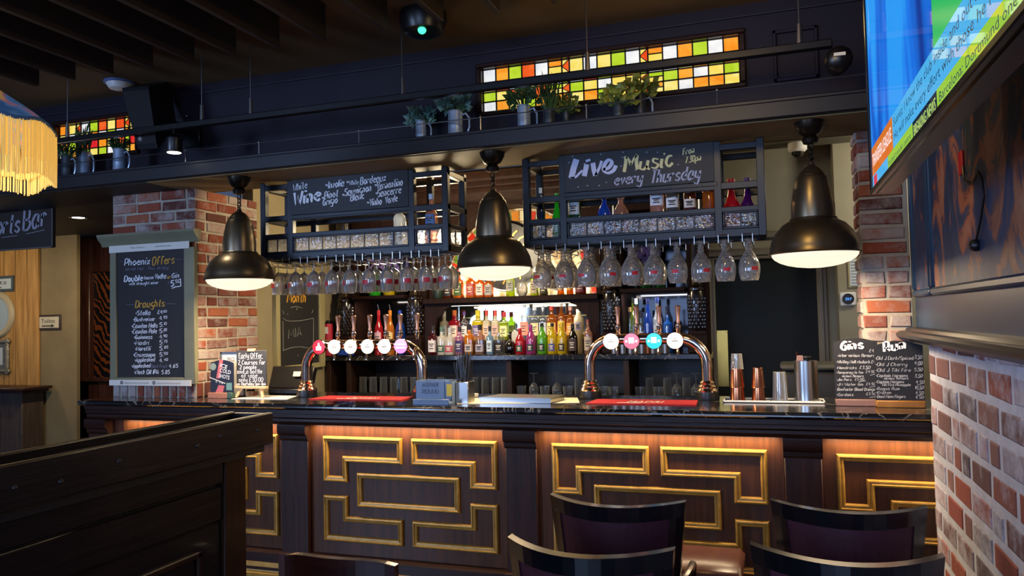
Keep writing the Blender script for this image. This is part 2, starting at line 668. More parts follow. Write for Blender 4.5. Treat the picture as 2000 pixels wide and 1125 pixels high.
GL['3'] = [[(0, 8), (5, 8), (2, 5), (5, 3), (5, 1), (2, 0), (0, 1)]]
GL['8'] = [[(3, 4), (0, 6), (2, 8), (5, 6), (3, 4), (0, 2), (2, 0), (5, 2), (3, 4)]]
GL['g'] = [[(5, 5), (2, 5), (0, 3), (0, 2), (1, 1), (3, 1), (5, 3), (5, 5)], [(5, 5), (5, -2), (3, -3), (0, -2)]]
SHARP = set('AEFHIKLMNTVWXYZ147kvwxz/-')


def smooth_pts(p, k=4):
    if len(p) < 3:
        return p
    out = []
    n = len(p)
    for i in range(n - 1):
        a, b, c, d = p[max(i - 1, 0)], p[i], p[i + 1], p[min(i + 2, n - 1)]
        for j in range(k):
            t = j / k
            q = []
            for u in (0, 1):
                q.append(.5 * (2 * b[u] + (c[u] - a[u]) * t + (2 * a[u] - 5 * b[u] + 4 * c[u] - d[u]) * t * t + (3 * b[u] - a[u] - 3 * c[u] + d[u]) * t ** 3))
            out.append(tuple(q))
    out.append(p[-1])
    return out


def ribbon(mb, pts, w, to3, m=0, nib=.5):
    """flat brush stroke: pts in 2D, w = stroke width, to3 maps 2D to 3D"""
    n = len(pts)
    L, Rr = [], []
    for i in range(n):
        a, b = pts[max(i - 1, 0)], pts[min(i + 1, n - 1)]
        tx, ty = b[0] - a[0], b[1] - a[1]
        l = math.hypot(tx, ty) or 1
        tx, ty = tx / l, ty / l
        ww = w * .5 * (1 - nib + nib * (abs(tx * .35 + ty * .94)) * 1.25)
        L.append(to3(pts[i][0] - ty * ww, pts[i][1] + tx * ww))
        Rr.append(to3(pts[i][0] + ty * ww, pts[i][1] - tx * ww))
    base = len(mb.v)
    for i in range(n):
        mb.v += [tuple(L[i]), tuple(Rr[i])]
    for i in range(n - 1):
        mb.f.append((base + 2 * i, base + 2 * i + 1, base + 2 * i + 3, base + 2 * i + 2))
        mb.m.append(m)


def script(mb, text, p0, p1, h, w=None, slant=.22, nrm=None, m=0, fit=True):
    """handwrite text from p0 to p1 (3D, on a board); h = capital height, nrm = towards the reader"""
    p0, p1 = Vector(p0), Vector(p1)
    e1 = (p1 - p0)
    tot = e1.length
    e1.normalize()
    e2 = nrm.cross(e1).normalized()
    if e2.z < 0:
        e2 = -e2
    adv, pen = [], 0.0
    for ch in text:
        adv.append(pen)
        if ch == ' ':
            pen += 4.2
            continue
        g = GL.get(ch, [])
        wd = max([q[0] for st in g for q in st] or [3])
        pen += wd + 2.2
    pen = max(pen - 2.2, 1)
    sx = tot / pen
    sy = h / 8
    w = w or h * .13
    for ch, ax in zip(text, adv):
        for st in GL.get(ch, []):
            pp = [((ax + q[0]) * sx + q[1] * sy * slant, q[1] * sy) for q in st]
            pp = smooth_pts(pp, 3 if ch in SHARP else 4) if ch not in SHARP else pp
            ribbon(mb, pp, w, lambda u, v: p0 + e1 * u + e2 * v + nrm * .0025, m)


def printed(name, text, p0, p1, h, nrm, mat, parent, shear=0.0, bold=0.0, lift=.002):
    """block lettering from Blender's own font, turned into a mesh"""
    p0, p1 = Vector(p0), Vector(p1)
    cu = bpy.data.curves.new('lettering', 'FONT')
    cu.body = text
    cu.shear = shear
    cu.offset = bold
    cu.resolution_u = 2
    t = bpy.data.objects.new('lettering', cu)
    COL.objects.link(t)
    bpy.context.view_layer.update()
    dg = bpy.context.evaluated_depsgraph_get()
    me = t.evaluated_get(dg).to_mesh()
    vs = [v.co.copy() for v in me.vertices]
    fs = [tuple(p.vertices) for p in me.polygons]
    t.evaluated_get(dg).to_mesh_clear()
    bpy.data.objects.remove(t)
    x0 = min(v.x for v in vs); x1 = max(v.x for v in vs)
    y1 = .73
    e1 = (p1 - p0)
    tot = e1.length
    e1.normalize()
    e2 = nrm.cross(e1).normalized()
    if e2.z < 0 or (abs(e2.z) < 1e-3 and e2.y < 0):
        e2 = -e2
    mb = MB()
    mb.raw([p0 + e1 * ((v.x - x0) / (x1 - x0) * tot) + e2 * (v.y / y1 * h) + nrm * lift for v in vs], fs)
    return obj(name, mb, mat, parent, 0)


NY = Vector((0, -1, 0))   # faces the room (towards the camera)
NX = Vector((1, 0, 0))
NXm = Vector((-1, 0, 0))
# ================================================================== the room
ST = 'structure'
BAR_Y = 4.2          # face of the bar front
CT = 1.10            # top of the counter
SOF = 2.57           # underside of the canopy
CEIL = 3.33
SLAB = 1.305         # top of the back bar
WX = .69             # brick face of the right-hand wall
BW = -3.86           # side wall behind the left brick pillar

m = MB(); m.box(-9.5, 3, -4.5, 7, -.1, 0); obj('floor', m, M_floor, kind=ST)
m = MB(); m.box(-9.5, 3, -.5, 4.42, CEIL, CEIL + .1); obj('ceiling', m, M_ceil, kind=ST)
m = MB(); m.box(-9.5, -5.19, 4.42, 4.55, 2.66, CEIL)
m.box(-5.19, -4.39, 4.42, 4.55, 2.66, 2.90); m.box(-5.19, -4.39, 4.42, 4.55, 3.17, CEIL)
m.box(-4.39, -1.68, 4.42, 4.55, 2.66, CEIL); m.box(-1.68, -.11, 4.42, 4.55, 2.66, 2.885)
m.box(-1.68, -.11, 4.42, 4.55, 3.165, CEIL); m.box(-.11, 1.6, 4.42, 4.55, 2.66, CEIL)
obj('wall_upper', m, M_navyw, kind=ST)
# canopy: shelf top, fascia and soffit running the length of the bar
m = MB()
m.box(-9.5, 1.6, 4.05, 4.42, 2.58, 2.665, .006)
m.box(-9.5, 1.6, 4.02, 4.06, 2.575, 2.672, .008)
m.box(-9.5, 1.6, 4.015, 4.05, 2.655, 2.675, .004)
obj('trim_1', m, pm('canopy_paint', '120f14', .5, 0, '18141a', 4), kind=ST)
m = MB(); m.box(-3.95, 1.6, 4.055, 4.56, SOF, SOF + .012); m.box(-3.95, 1.6, 4.56, 6.6, 3.0, 3.02)
m.box(-3.95, 1.6, 4.55, 4.57, SOF, 3.0); obj('ceiling_servery', m, M_soffit, kind=ST)
m = MB(); m.box(-9.5, -3.95, 4.055, 7, SOF, SOF + .012); obj('ceiling_passage', m, M_darkp, kind=ST)
# raised blank panel on the upper wall towards the right
m = MB()
q0, q1 = aty(1508, 62, 4.42), aty(1600, 152, 4.42)
for a in ((q0.x, q1.x, q1.z, q1.z + .02), (q0.x, q1.x, q0.z - .02, q0.z), (q0.x, q0.x + .02, q1.z, q0.z), (q1.x - .02, q1.x, q1.z, q0.z)):
    m.box(a[0], a[1], 4.40, 4.42, a[2], a[3], .004)
obj('trim_2', m, M_navyw, kind=ST)
m = MB(); m.box(-9.5, 1.6, 4.405, 4.42, 3.255, 3.265, .002); obj('trim_3', m, pm('painted_rail', '2b2836', .4), kind=ST)


# brick work -----------------------------------------------------------------
def bricks(mb, o, u, n, U, H, pu, pv, gap, seed, out=.010, half=True):
    """bricks laid on the plane through o spanned by u and z, standing proud of it along n"""
    rg = random.Random(seed)
    o, u, n = Vector(o), Vector(u), Vector(n)
    z = Vector((0, 0, 1))
    rows = int(math.ceil(H / pv))
    for r in range(rows):
        z0 = r * pv + gap / 2
        z1 = min((r + 1) * pv - gap / 2, H)
        if z1 - z0 < .02:
            continue
        x = -pu * (.5 if r % 2 else 0) + rg.uniform(-.01, .01)
        while x < U:
            l = pu if rg.random() > .18 else pu / 2
            a, b = max(x + gap / 2, 0.0), min(x + l - gap / 2, U)
            x += l
            if b - a < .025:
                continue
            d = out * rg.uniform(.5, 1.15)
            c = .006
            jit = lambda: rg.uniform(-.004, .004)
            bk = [o + u * (a + jit()) + z * (z0 + jit()), o + u * (b + jit()) + z * (z0 + jit()), o + u * (b + jit()) + z * (z1 + jit()), o + u * (a + jit()) + z * (z1 + jit())]
            ctr = sum(bk, Vector()) / 4
            fr = []
            for p in bk:
                q = p - ctr
                fr.append(ctr + q - u * math.copysign(c, q.dot(u)) - z * math.copysign(c, q.z) + n * d)
            k = len(mb.v)
            mb.v += [tuple(p) for p in bk] + [tuple(p) for p in fr]
            F_ = [(4, 5, 6, 7)] + [(i, (i + 1) % 4, 4 + (i + 1) % 4, 4 + i) for i in range(4)]
            flip = u.cross(z).dot(n) < 0
            for f in F_:
                f = tuple(k + i for i in f)
                mb.f.append(f[::-1] if flip else f); mb.m.append(1)


m = MB()
m.box(-4.57, BW + .03, 4.37, 5.05, CT, SOF)
bricks(m, (-4.57, 4.37, CT + .10), (1, 0, 0), (0, -1, 0), BW + .03 + 4.57, SOF - CT - .10, .225, .0765, .015, 3)
bricks(m, (BW + .03, 4.37, CT + .10), (0, 1, 0), (1, 0, 0), .68, SOF - CT - .10, .225, .0765, .015, 4)
# soldier course at the foot
for k in range(10):
    x = -4.57 + k * .0735
    m2 = MB(); m2.box(x + .008, x + .064, 4.360, 4.372, CT + .002, CT + .098, .005)
    m.raw(m2.v, m2.f, 1)
for k in range(9):
    y = 4.37 + k * .0755
    m2 = MB(); m2.box(BW + .028, BW + .040, y + .008, y + .066, CT + .002, CT + .098, .005)
    m.raw(m2.v, m2.f, 1)
obj('pillar_left', m, [M_mortar, M_brick], kind=ST, smooth=0)
m = MB()
m.box(.465, .70, 4.50, 4.74, CT, SOF)
bricks(m, (.465, 4.50, CT + .01), (1, 0, 0), (0, -1, 0), .235, SOF - CT, .225, .0785, .015, 9)
bricks(m, (.465, 4.74, CT + .01), (0, -1, 0), (-1, 0, 0), .24, SOF - CT, .225, .0785, .015, 12)
obj('pillar_right', m, [M_mortar, M_brick], kind=ST, smooth=0)
# right wall: whitewashed brick dado with moulded rail, panelled and papered above
m = MB()
m.box(WX, .95, -1.5, 4.03, 0, 1.455)
bricks(m, (WX, 4.03, .0), (0, -1, 0), (-1, 0, 0), 5.4, 1.45, .29, .117, .034, 21, .004)
obj('wall_right_lower', m, [M_mortar2, M_brick2], kind=ST, smooth=0)
M_blue = pm('blue_panel_paint', '163048', .4, 0, '1b3852', 3)
m = MB(); m.box(.71, .95, -1.5, 4.455, 1.455, CEIL); obj('wall_right_upper', m, M_blue, kind=ST)
m = MB()
m.prism([(.62, 1.462), (.615, 1.478), (.63, 1.49), (.66, 1.493), (.67, 1.506), (.712, 1.512), (.712, 1.43), (.68, 1.435), (.655, 1.45)], 1, -1.5, 4.5)
obj('trim_4', m, pm('rail_black', '14100f', .35, 0, '1c1614', 6), kind=ST, smooth=30)
# wallpaper panels in their mouldings
mp_, nt, b = new_mat('mottled_wallpaper')
tc = nt.nodes.new('ShaderNodeTexCoord'); mpn = nt.nodes.new('ShaderNodeMapping'); mpn.inputs['Scale'].default_value = (2, 2.6, 2.0)
nz = nt.nodes.new('ShaderNodeTexNoise'); nz.inputs['Scale'].default_value = 1.6; nz.inputs['Detail'].default_value = 7; nz.inputs['Distortion'].default_value = 1.1; nz.inputs['Roughness'].default_value = .62
rp = nt.nodes.new('ShaderNodeValToRGB'); e = rp.color_ramp.elements
e[0].position = .36; e[0].color = (*hexc('1a2c50'), 1); e[1].position = .50; e[1].color = (*hexc('2e4266'), 1)
for pos, c in ((.46, '2a3650'), (.53, '5a4048'), (.57, '9a5a40'), (.70, 'a87862')):
    k = e.new(pos); k.color = (*hexc(c), 1)
nt.links.new(tc.outputs['Object'], mpn.inputs[0]); nt.links.new(mpn.outputs[0], nz.inputs['Vector']); nt.links.new(nz.outputs['Fac'], rp.inputs[0]); nt.links.new(rp.outputs[0], b.inputs['Base Color'])
b.inputs['Roughness'].default_value = .55
for i, (ya, yb) in enumerate(((4.36, 3.98), (3.88, 1.7), (1.6, -.2))):
    m = MB()
    m.box(.700, .712, yb, ya, 1.70, 2.95)
    obj('trim_%d' % (5 + 2 * i), m, mp_, kind=ST, smooth=0)
    m = MB()
    for a in ((yb - .035, ya + .035, 1.665, 1.70), (yb - .035, ya + .035, 2.95, 2.985), (ya, ya + .035, 1.70, 2.95), (yb - .035, yb, 1.70, 2.95)):
        m.box(.685, .712, a[0], a[1], a[2], a[3], .009)
    obj('trim_%d' % (6 + 2 * i), m, M_blue, kind=ST)

# servery: cream walls, door on the right
m = MB()
m.box(BW - .1, BW, 5.05, 6.7, 0, 3.0)
obj('wall_left', m, M_cream, kind=ST)
m = MB()
m.box(BW - .1, -.55, 6.62, 6.7, 0, 3.0); m.box(-.55, -.44, 6.4, 6.7, 0, 3.0); m.box(-.44, .345, 6.4, 6.5, 2.06, 3.0); m.box(.345, 1.6, 6.4, 6.5, 0, 3.0)
m.box(.47, 1.6, 6.15, 6.4, 0, 2.9)
obj('wall_back', m, pm('grey_cream_paint', '8a8570', .7, 0, '807b68', 3), kind=ST)
m = MB(); m.box(1.55, 1.6, 4.1, 6.4, 0, 3); obj('wall_right_servery', m, M_cream, kind=ST)
M_jamb = pm('jamb_paint', '6d675a', .5, 0, '655f52', 5)
m = MB()
for a in ((-.505, -.43), (.335, .41)):
    m.box(a[0], a[1], 6.37, 6.42, 0, 2.05, .008); m.box(a[0] + .012, a[1] - .03, 6.352, 6.38, 0, 2.05, .006)
m.box(-.505, .41, 6.37, 6.42, 2.03, 2.12, .008); m.box(-.505, .41, 6.352, 6.38, 2.06, 2.105, .006)
obj('trim_11', m, M_jamb, kind=ST)
d1 = MB(); d1.box(-.44, .345, 6.405, 6.45, 0, 2.05, .003)
door = obj('door_1', d1, pm('night_blue_door', '0b1113', .65, 0, '0f1719', 2, spec=.25), kind=ST)
p0, p1 = aty(1401, 755, 6.40), aty(1421, 645, 6.40)
m = MB(); m.box(p0.x, p1.x, 6.396, 6.405, p0.z, p1.z, .002)
for px_ in (p0.x + .012, p1.x - .012):
    for pz in (p0.z + .015, p1.z - .015):
        m.ball((px_, 6.396, pz), .004, 6, 4)
obj('push_plate', m, M_brass, door)
# beams of the servery ceiling seen past the right-hand rack
m = MB(); m.box(-.4, 1.55, 5.6, 5.9, 2.80, 3.0, .01); obj('ceiling_beam', m, pm('drab_paint', '4a4638', .7), kind=ST)
obj('trim_12', MB().box(-.44, .47, 6.36, 6.40, 2.19, 2.25, .012), M_jamb, kind=ST)

# passage on the left: plastered wall, boarded wall, dark carved door
OX = aty(150, 600, 6.0).x
PX = aty(80, 600, 6.0).x
m = MB(); m.box(-9.5, OX, 6.0, 6.04, 0, SOF); obj('wall_passage', m, M_olive, kind=ST)
m = MB()
for k in range(8):
    m.box(PX - .165 * (k + 1) + .004, PX - .165 * k - .004, 5.97, 6.0, .0, SOF, .004)
mpl = wood('pine_boards', '8a6230', 'b58a4c', .5, 2.4, 2, .1)
obj('wall_boarded', m, mpl, kind=ST)
m = MB(); m.box(OX, -4.2, 6.95, 7, 0, SOF); obj('wall_passage_end', m, M_darkp, kind=ST)
m = MB()
xa, xb = aty(152, 600, 6.3).x, aty(228, 600, 6.3).x
m.box(xa, xa + .16, 6.3, 6.4, 0, SOF, .01); m.box(xb, xb + .2, 6.3, 6.4, 0, SOF, .01); m.box(xa, xb + .2, 6.3, 6.4, 0, 1.05, .01); m.box(xa + .12, xb + .05, 6.27, 6.33, 1.03, 1.08, .01)
m.box(xa, xb + .2, 6.33, 6.4, 2.2, SOF, .01)
dn = obj('door_2', m, M_darkz, kind=ST)
m = MB(); m.box(xa + .16, xb, 6.36, 6.37, 1.05, 2.2)
mg, nt, b = new_mat('amber_leaf_glass')
tc = nt.nodes.new('ShaderNodeTexCoord'); wv = nt.nodes.new('ShaderNodeTexWave'); wv.wave_type = 'BANDS'; wv.bands_direction = 'DIAGONAL'
wv.inputs['Scale'].default_value = 6.5; wv.inputs['Distortion'].default_value = 9; wv.inputs['Detail'].default_value = 2
rp = nt.nodes.new('ShaderNodeValToRGB'); rp.color_ramp.elements[0].position = .62; rp.color_ramp.elements[0].color = (.004, .003, .003, 1)
rp.color_ramp.elements[1].position = .72; rp.color_ramp.elements[1].color = (*hexc('5a2a10'), 1)
nt.links.new(tc.outputs['Object'], wv.inputs['Vector']); nt.links.new(wv.outputs['Fac'], rp.inputs[0]); nt.links.new(rp.outputs[0], b.inputs['Base Color']); nt.links.new(rp.outputs[0], b.inputs['Emission Color'])
b.inputs['Emission Strength'].default_value = .05; b.inputs['Roughness'].default_value = .25
obj('leaf_glass', m, mg, dn, 0)

# ceiling slats --------------------------------------------------------------
for k, px_ in enumerate((62, 139, 208, 293, 374, 458, 546, 638, 760, 870, 978, 1085)):
    x = (-4.31, -4.01, -3.71, -3.41, -3.11, -2.82, -2.53, -2.235, -1.86, -1.54, -1.235, -.93)[k]
    m = MB(); m.box(x - .035, x, .6, 3.555, 3.13, CEIL - .001, .003)
    o = obj('ceiling_slat', m, pm('slat_brown_%d' % k, '231812', .5, 0, '2c2019', 4) if k == 0 else MATS['slat_brown_0'])
    tag(o, 'dark timber fin under the ceiling, %s of the row counted from the left' % ordw(k), 'ceiling slat', 'dark fins hanging across the ceiling')

# hanging rail with its rods --------------------------------------------------
rail = thing('lighting_rail', 'long dark rail hung on thin rods in front of the upper wall', 'rail', (-2, 3.9, 2.89))
m = MB(); m.box(-6.0, .315, 3.88, 3.92, 2.855, 2.895, .005); obj('rail_bar', m, M_black, rail)
for x in (-4.474, -3.36, -2.993, -1.957, -.875, .172):
    m = MB(); m.tube([(x, 3.9, CEIL), (x, 3.9, 2.99)], .004, 6); m.tube([(x, 3.9, 2.99), (x, 3.9, 2.895)], [.012, .014], 8)
    obj('hanging_rod', m, M_steel, rail)
m = MB(); m.lathe([(.03, 0), (.055, .005), (.06, .02), (.06, .17), (.045, .19), (.01, .2)], 0, 0, 0, 16, closed=True)
sp = thing('spotlight', 'black cylinder spotlight at the far right end of the hanging rail', 'spotlight', (.33, 3.9, 2.86))
R = Matrix.Rotation(math.radians(100), 3, 'X')
m.v = [tuple(R @ Vector(v) + Vector((.335, 3.98, 2.80))) for v in m.v]
obj('spotlight_body', m, M_black, sp)
m = MB(); m.box(.31, .36, 3.775, 3.785, 2.775, 2.79); obj('maker_plate', m, M_label, sp)
pl = aty(340, 298, 3.9)
sp = thing('spotlight', 'small black spotlight with bright white lens under the rail near the speaker', 'spotlight', (pl.x, 3.9, pl.z))
m = MB(); m.lathe([(.045, 0), (.05, .01), (.05, .09), (.03, .11), (.01, .12), (.008, 2.8545 - pl.z)], pl.x, 3.9, pl.z, 16, closed=True); obj('spotlight_body', m, M_black, sp)
m = MB(); m.lathe([(.001, -.004), (.042, -.002), (.044, .004)], pl.x, 3.9, pl.z, 16); obj('lens', m, glow('spot_lens', (1, .93, .8), 3), sp)
lamp('rail_spot_light', 'SPOT', (pl.x, 3.9, pl.z - .02), 6, (1, .85, .65), (pl.x, 4.1, 0), .03, spot=1.4)

# gallery wire along the shelf
gal = thing('gallery_wire', 'thin bright wire rail on little posts along the shelf edge', 'wire rail', (-2, 4.06, 2.675))
m = MB(); m.tube([(-6, 4.06, 2.765), (-3.5, 4.06, 2.757), (-1, 4.06, 2.757), (.6, 4.06, 2.757)], .0035, 6); obj('wire', m, M_steel, gal)
for px_ in (80, 362, 505, 700, 938, 1145, 1402):
    x = aty(px_, 220, 4.06).x
    m = MB(); m.tube([(x, 4.06, 2.672), (x, 4.06, 2.762)], .005, 6); m.ball((x, 4.06, 2.76), .008, 8, 5); obj('wire_post', m, M_steel, gal)

# black ceiling fixture with a green lamp, white ceiling sensor ---------------
c = (-1.80, 3.86)
t = thing('ceiling_sensor', 'black oval ceiling unit with a small green light between the fins', 'sensor', (c[0], c[1], CEIL))
m = MB(); m.lathe([(.13, 0), (.135, -.05), (.11, -.11), (.05, -.14), (.001, -.145)], c[0], c[1], CEIL, 20, sx=1.0, sy=1.0); obj('sensor_body', m, M_black, t)
m = MB(); m.ball((c[0] - .035 + .06, c[1] - .07, CEIL - .125), .024, 12, 8); obj('green_lamp', m, glow('green_led', (.05, .9, .35), 1.3), t)
c = atz(233, 160, CEIL)
t = thing('ceiling_dome', 'white round ceiling dome above the black speaker', 'ceiling dome', (c.x, c.y, CEIL))
m = MB(); m.lathe([(.085, 0), (.085, -.02), (.065, -.05), (.025, -.06), (.001, -.062)], c.x, c.y, CEIL, 24); obj('dome_cover', m, M_plastic, t)
m = MB(); m.lathe([(.1, 0), (.1, -.012), (.085, -.015)], c.x, c.y, CEIL, 24); obj('dome_base', m, pm('bluish_plastic', '5a72a8', .4), t)

# stained glass windows ------------------------------------------------------
GC = {}
for k_, c_, n_ in (('w', 'f2f0ea', 'd8dbe0'), ('y', 'efd45a', 'f6e58c'), ('o', 'f08a1c', 'f7a93a'), ('g', 'a8c81e', 'bcd63a'), ('r', 'e2481a', 'f0702c'), ('d', 'd21f2a', 'ea4a2a')):
    GC[k_] = glow('leaded_glass_' + k_, c_, .56, n_, 9)
M_lead = pm('lead_came', '14110e', .4, .4)


def leaded(name, label, x0, x1, z0, z1, rows, zrel, arrows, seed):
    """leaded light: rows of pane colours; '<' columns hold arrow-shaped pieces"""
    t = thing(name, label, 'stained glass', ((x0 + x1) / 2, 4.44, z0))
    n = len(rows[0])
    wd = [(.55 if rows[0][i] == '<' else 1.0) for i in range(n)]
    sc = (x1 - x0) / sum(wd)
    xs = [x0]
    for q in wd:
        xs.append(xs[-1] + q * sc)
    zs = [z0 + (z1 - z0) * q for q in zrel]
    mb = MB(); lead = MB()
    keys = 'wyogrd'
    cols = [GC[k] for k in keys]
    Y = 4.445
    for r, row in enumerate(rows):
        zt, zb = zs[r], zs[r + 1]
        for i, chr_ in enumerate(row):
            a, b_ = xs[i], xs[i + 1]
            if chr_ == '<':
                zm = (zt + zb) / 2
                for tri, cc in (([(b_, zt), (a, zm), (b_, zb)], 'r'), ([(a, zt), (b_, zt), (a, zm)], 'o' if r % 2 else 'y'), ([(a, zm), (b_, zb), (a, zb)], 'g' if r % 2 else 'y')):
                    mb.raw([(p[0], Y, p[1]) for p in tri], [(0, 1, 2)], keys.index(cc))
                lead.tube([(b_, Y - .004, zt), (a, Y - .004, zm), (b_, Y - .004, zb)], .0035, 5)
            elif chr_ == '=':
                zz = [zt, zt + (zb - zt) * .45, zb]
                for k in (0, 1):
                    mb.quad((a, Y, zz[k]), (b_, Y, zz[k]), (b_, Y, zz[k + 1]), (a, Y, zz[k + 1]), keys.index('oyywgy'[(r * 2 + k) % 6]))
                lead.box(a, b_, Y - .007, Y, zz[1] - .003, zz[1] + .003)
            else:
                mb.quad((a, Y, zt), (b_, Y, zt), (b_, Y, zb), (a, Y, zb), keys.index(chr_))
    for x in xs:
        lead.box(x - .004, x + .004, Y - .008, Y + .004, z0, z1)
    for z in zs:
        lead.box(x0, x1, Y - .008, Y + .004, z - .004, z + .004)
    obj('glass_panes', mb, cols, t, 0)
    obj('lead_lines', lead, M_lead, t, 0)
    m = MB()
    for a in ((x0 - .035, x1 + .035, z0 - .03, z0), (x0 - .035, x1 + .035, z1, z1 + .03), (x0 - .035, x0, z0, z1), (x1, x1 + .035, z0, z1)):
        m.box(a[0], a[1], 4.395, 4.45, a[2], a[3], .007)
    obj('window_frame', m, M_dark, t)
    m = MB(); m.box(x0, x1, 4.55, 4.56, z0, z1); obj('light_box', m, M_plastic, t)
    return t


big = ['wogrw=<yw yglw'.replace('l', 'g').replace(' ', '') + '', ]
rowsA = ['wogrw=<ywygw<=wogwo', 'yrwyo=<wdgoor<wyrgo'.replace('r<', 'o<'), 'gyrwr=<gywyyy<gowyg', 'woygo=<yogyy<=ywooy']
rowsA = ['wogrw=<ywygw<=wogwo',
         'yrwyo=<wdgoo<=wyogo',
         'gyrwr=<gywyy<=gowyg',
         'woygo=<yogyo<=ywooy']
leaded('stained_glass_window', 'wide backlit stained glass strip behind the plant tankards above the racks', -1.665, -.125, 2.888, 3.162, rowsA, (1, .70, .47, .25, 0), (), 1)
rowsB = ['or<wgryr<=', 'yw<yowgw<=', 'oy<rdoyrod', 'wo<gygwrdo']
rowsB = ['oy<wgryr<=', 'yw<yowgw<=', 'og<rdoyr=d', 'wo<gygwd=o']
leaded('stained_glass_window', 'smaller backlit stained glass strip between the fringed lamp and the speaker', -5.175, -4.40, 2.905, 3.165, rowsB, (1, .72, .48, .24, 0), (), 2)
# ================================================================== the bar counter
mm, nt, b = M_marble, M_marble.node_tree, M_marble.node_tree.nodes['Principled BSDF']
tc = nt.nodes.new('ShaderNodeTexCoord'); nz = nt.nodes.new('ShaderNodeTexNoise'); nz.inputs['Scale'].default_value = 2.6; nz.inputs['Detail'].default_value = 9; nz.inputs['Distortion'].default_value = 2.2
sb = nt.nodes.new('ShaderNodeMath'); sb.operation = 'SUBTRACT'; sb.inputs[1].default_value = .52
ab = nt.nodes.new('ShaderNodeMath'); ab.operation = 'ABSOLUTE'
rp = nt.nodes.new('ShaderNodeValToRGB'); rp.color_ramp.elements[0].position = 0; rp.color_ramp.elements[0].color = (*hexc('6f6b66'), 1); rp.color_ramp.elements[1].position = .014; rp.color_ramp.elements[1].color = (*hexc('121214'), 1)
nt.links.new(tc.outputs['Object'], nz.inputs['Vector']); nt.links.new(nz.outputs['Fac'], sb.inputs[0]); nt.links.new(sb.outputs[0], ab.inputs[0]); nt.links.new(ab.outputs[0], rp.inputs[0]); nt.links.new(rp.outputs[0], b.inputs['Base Color'])

XL, XR = -4.58, 1.45
bar = thing('bar_counter', 'long bar with marble top and gilded fret mouldings on walnut panels', 'bar counter', (-1.6, 4.2, 0))
m = MB()
m.prism([(4.10, 1.075), (4.10, 1.085), (4.108, 1.10), (4.85, 1.10), (4.85, 1.06), (4.125, 1.06), (4.112, 1.066)], 0, XL - .03, XR)
obj('marble_top', m, M_marble, bar, 30)
m = MB()
m.prism([(4.128, 1.06), (4.128, 1.035), (4.14, 1.03), (4.135, 1.012), (4.15, 1.0), (4.146, .985), (4.155, .965), (4.20, .965), (4.20, 1.06)], 0, XL, XR)
obj('cornice_moulding', m, M_dark, bar, 25)
PAN = [(-4.30, -2.99), (-2.79, -1.475), (-1.29, .032), (.213, 1.40)]
FRET = [(-4.19, -3.027), (-2.695, -1.535), (-1.207, -.049), (.281, 1.43)]
m = MB(); m.box(XL, XR, 4.205, 4.84, .0, 1.06); obj('carcass', m, M_darkz, bar, 0)
m = MB(); m.box(XL - .0, XL + .012, 4.2, 4.84, .0, 1.06); obj('end_panel', m, M_darkz, bar, 0)


def fret(mb, poly, w=.037, d=.022):
    """mitred moulding following a closed right-angled outline (x, z), lying inside it"""
    n = len(poly)
    ar = sum(poly[i][0] * poly[(i + 1) % n][1] - poly[(i + 1) % n][0] * poly[i][1] for i in range(n))
    sg = 1 if ar > 0 else -1
    prof = [(0, 0), (.001, .012), (.006, .021), (.013, .022), (.017, .014), (.022, .013), (.026, .017), (.031, .016), (.035, .008), (.037, 0)]

    def off(k):
        out = []
        for i in range(n):
            p, q, r = poly[i - 1], poly[i], poly[(i + 1) % n]
            n1 = (-(q[1] - p[1]) * sg, (q[0] - p[0]) * sg); l1 = math.hypot(*n1); n1 = (n1[0] / l1, n1[1] / l1)
            n2 = (-(r[1] - q[1]) * sg, (r[0] - q[0]) * sg); l2 = math.hypot(*n2); n2 = (n2[0] / l2, n2[1] / l2)
            out.append((q[0] + (n1[0] + n2[0]) * k, q[1] + (n1[1] + n2[1]) * k))
        return out
    rings = [[(x, BAR_Y - dd, z) for x, z in off(k)] for k, dd in prof]
    for a, b_ in zip(rings, rings[1:]):
        for i in range(n):
            j = (i + 1) % n
            q = (a[i], a[j], b_[j], b_[i])
            mb.quad(*(q if sg > 0 else q[::-1]))


for (a, b_), (fa, fb) in zip(PAN, FRET):
    m = MB(); m.box(a, b_, BAR_Y, 4.206, .16, .966, .001); pn = obj('walnut_panel', m, M_panel, bar, 0)
    z0, z1 = .247, .893
    if fa > 0:
        z0, z1 = .245, .885
    H_ = z1 - z0
    half = (fb - fa - .062) / 2
    ah, lh, lw = .158, .282, .172
    shapes = []
    for sx in (0, 1):
        for sz in (0, 1):
            P = [(0, 0), (half, 0), (half, -ah), (lw, -ah), (lw, -lh), (0, -lh)]
            shapes.append([((fa + x) if not sx else (fb - x), (z1 + z) if not sz else (z0 - z)) for x, z in P])
    cx0, cx1 = fa + .238, fb - .238
    cz = (z0 + z1) / 2
    shapes.append([(cx0, cz + .105), (cx1, cz + .105), (cx1, cz - .105), (cx0, cz - .105)])
    for k, sh in enumerate(shapes):
        m = MB(); fret(m, sh)
        obj('fret_moulding', m, M_gold, pn, 25)
for a, b_ in ((-4.58, -4.40), (-2.987, -2.790), (-1.474, -1.289), (.033, .212)):
    m = MB(); m.box(a, b_, 4.165, 4.206, .15, .966, .004)
    m.box(a - .012, b_ + .012, 4.138, 4.206, .0, .16, .004)
    pl = obj('pilaster', m, M_darkz, bar)
    m = MB(); m.prism([(4.128, .966), (4.128, .92), (4.134, .905), (4.15, .895), (4.152, .875), (4.166, .86), (4.166, .966)], 0, a - .004, b_ + .004); obj('corbel', m, M_dark, pl, 25)
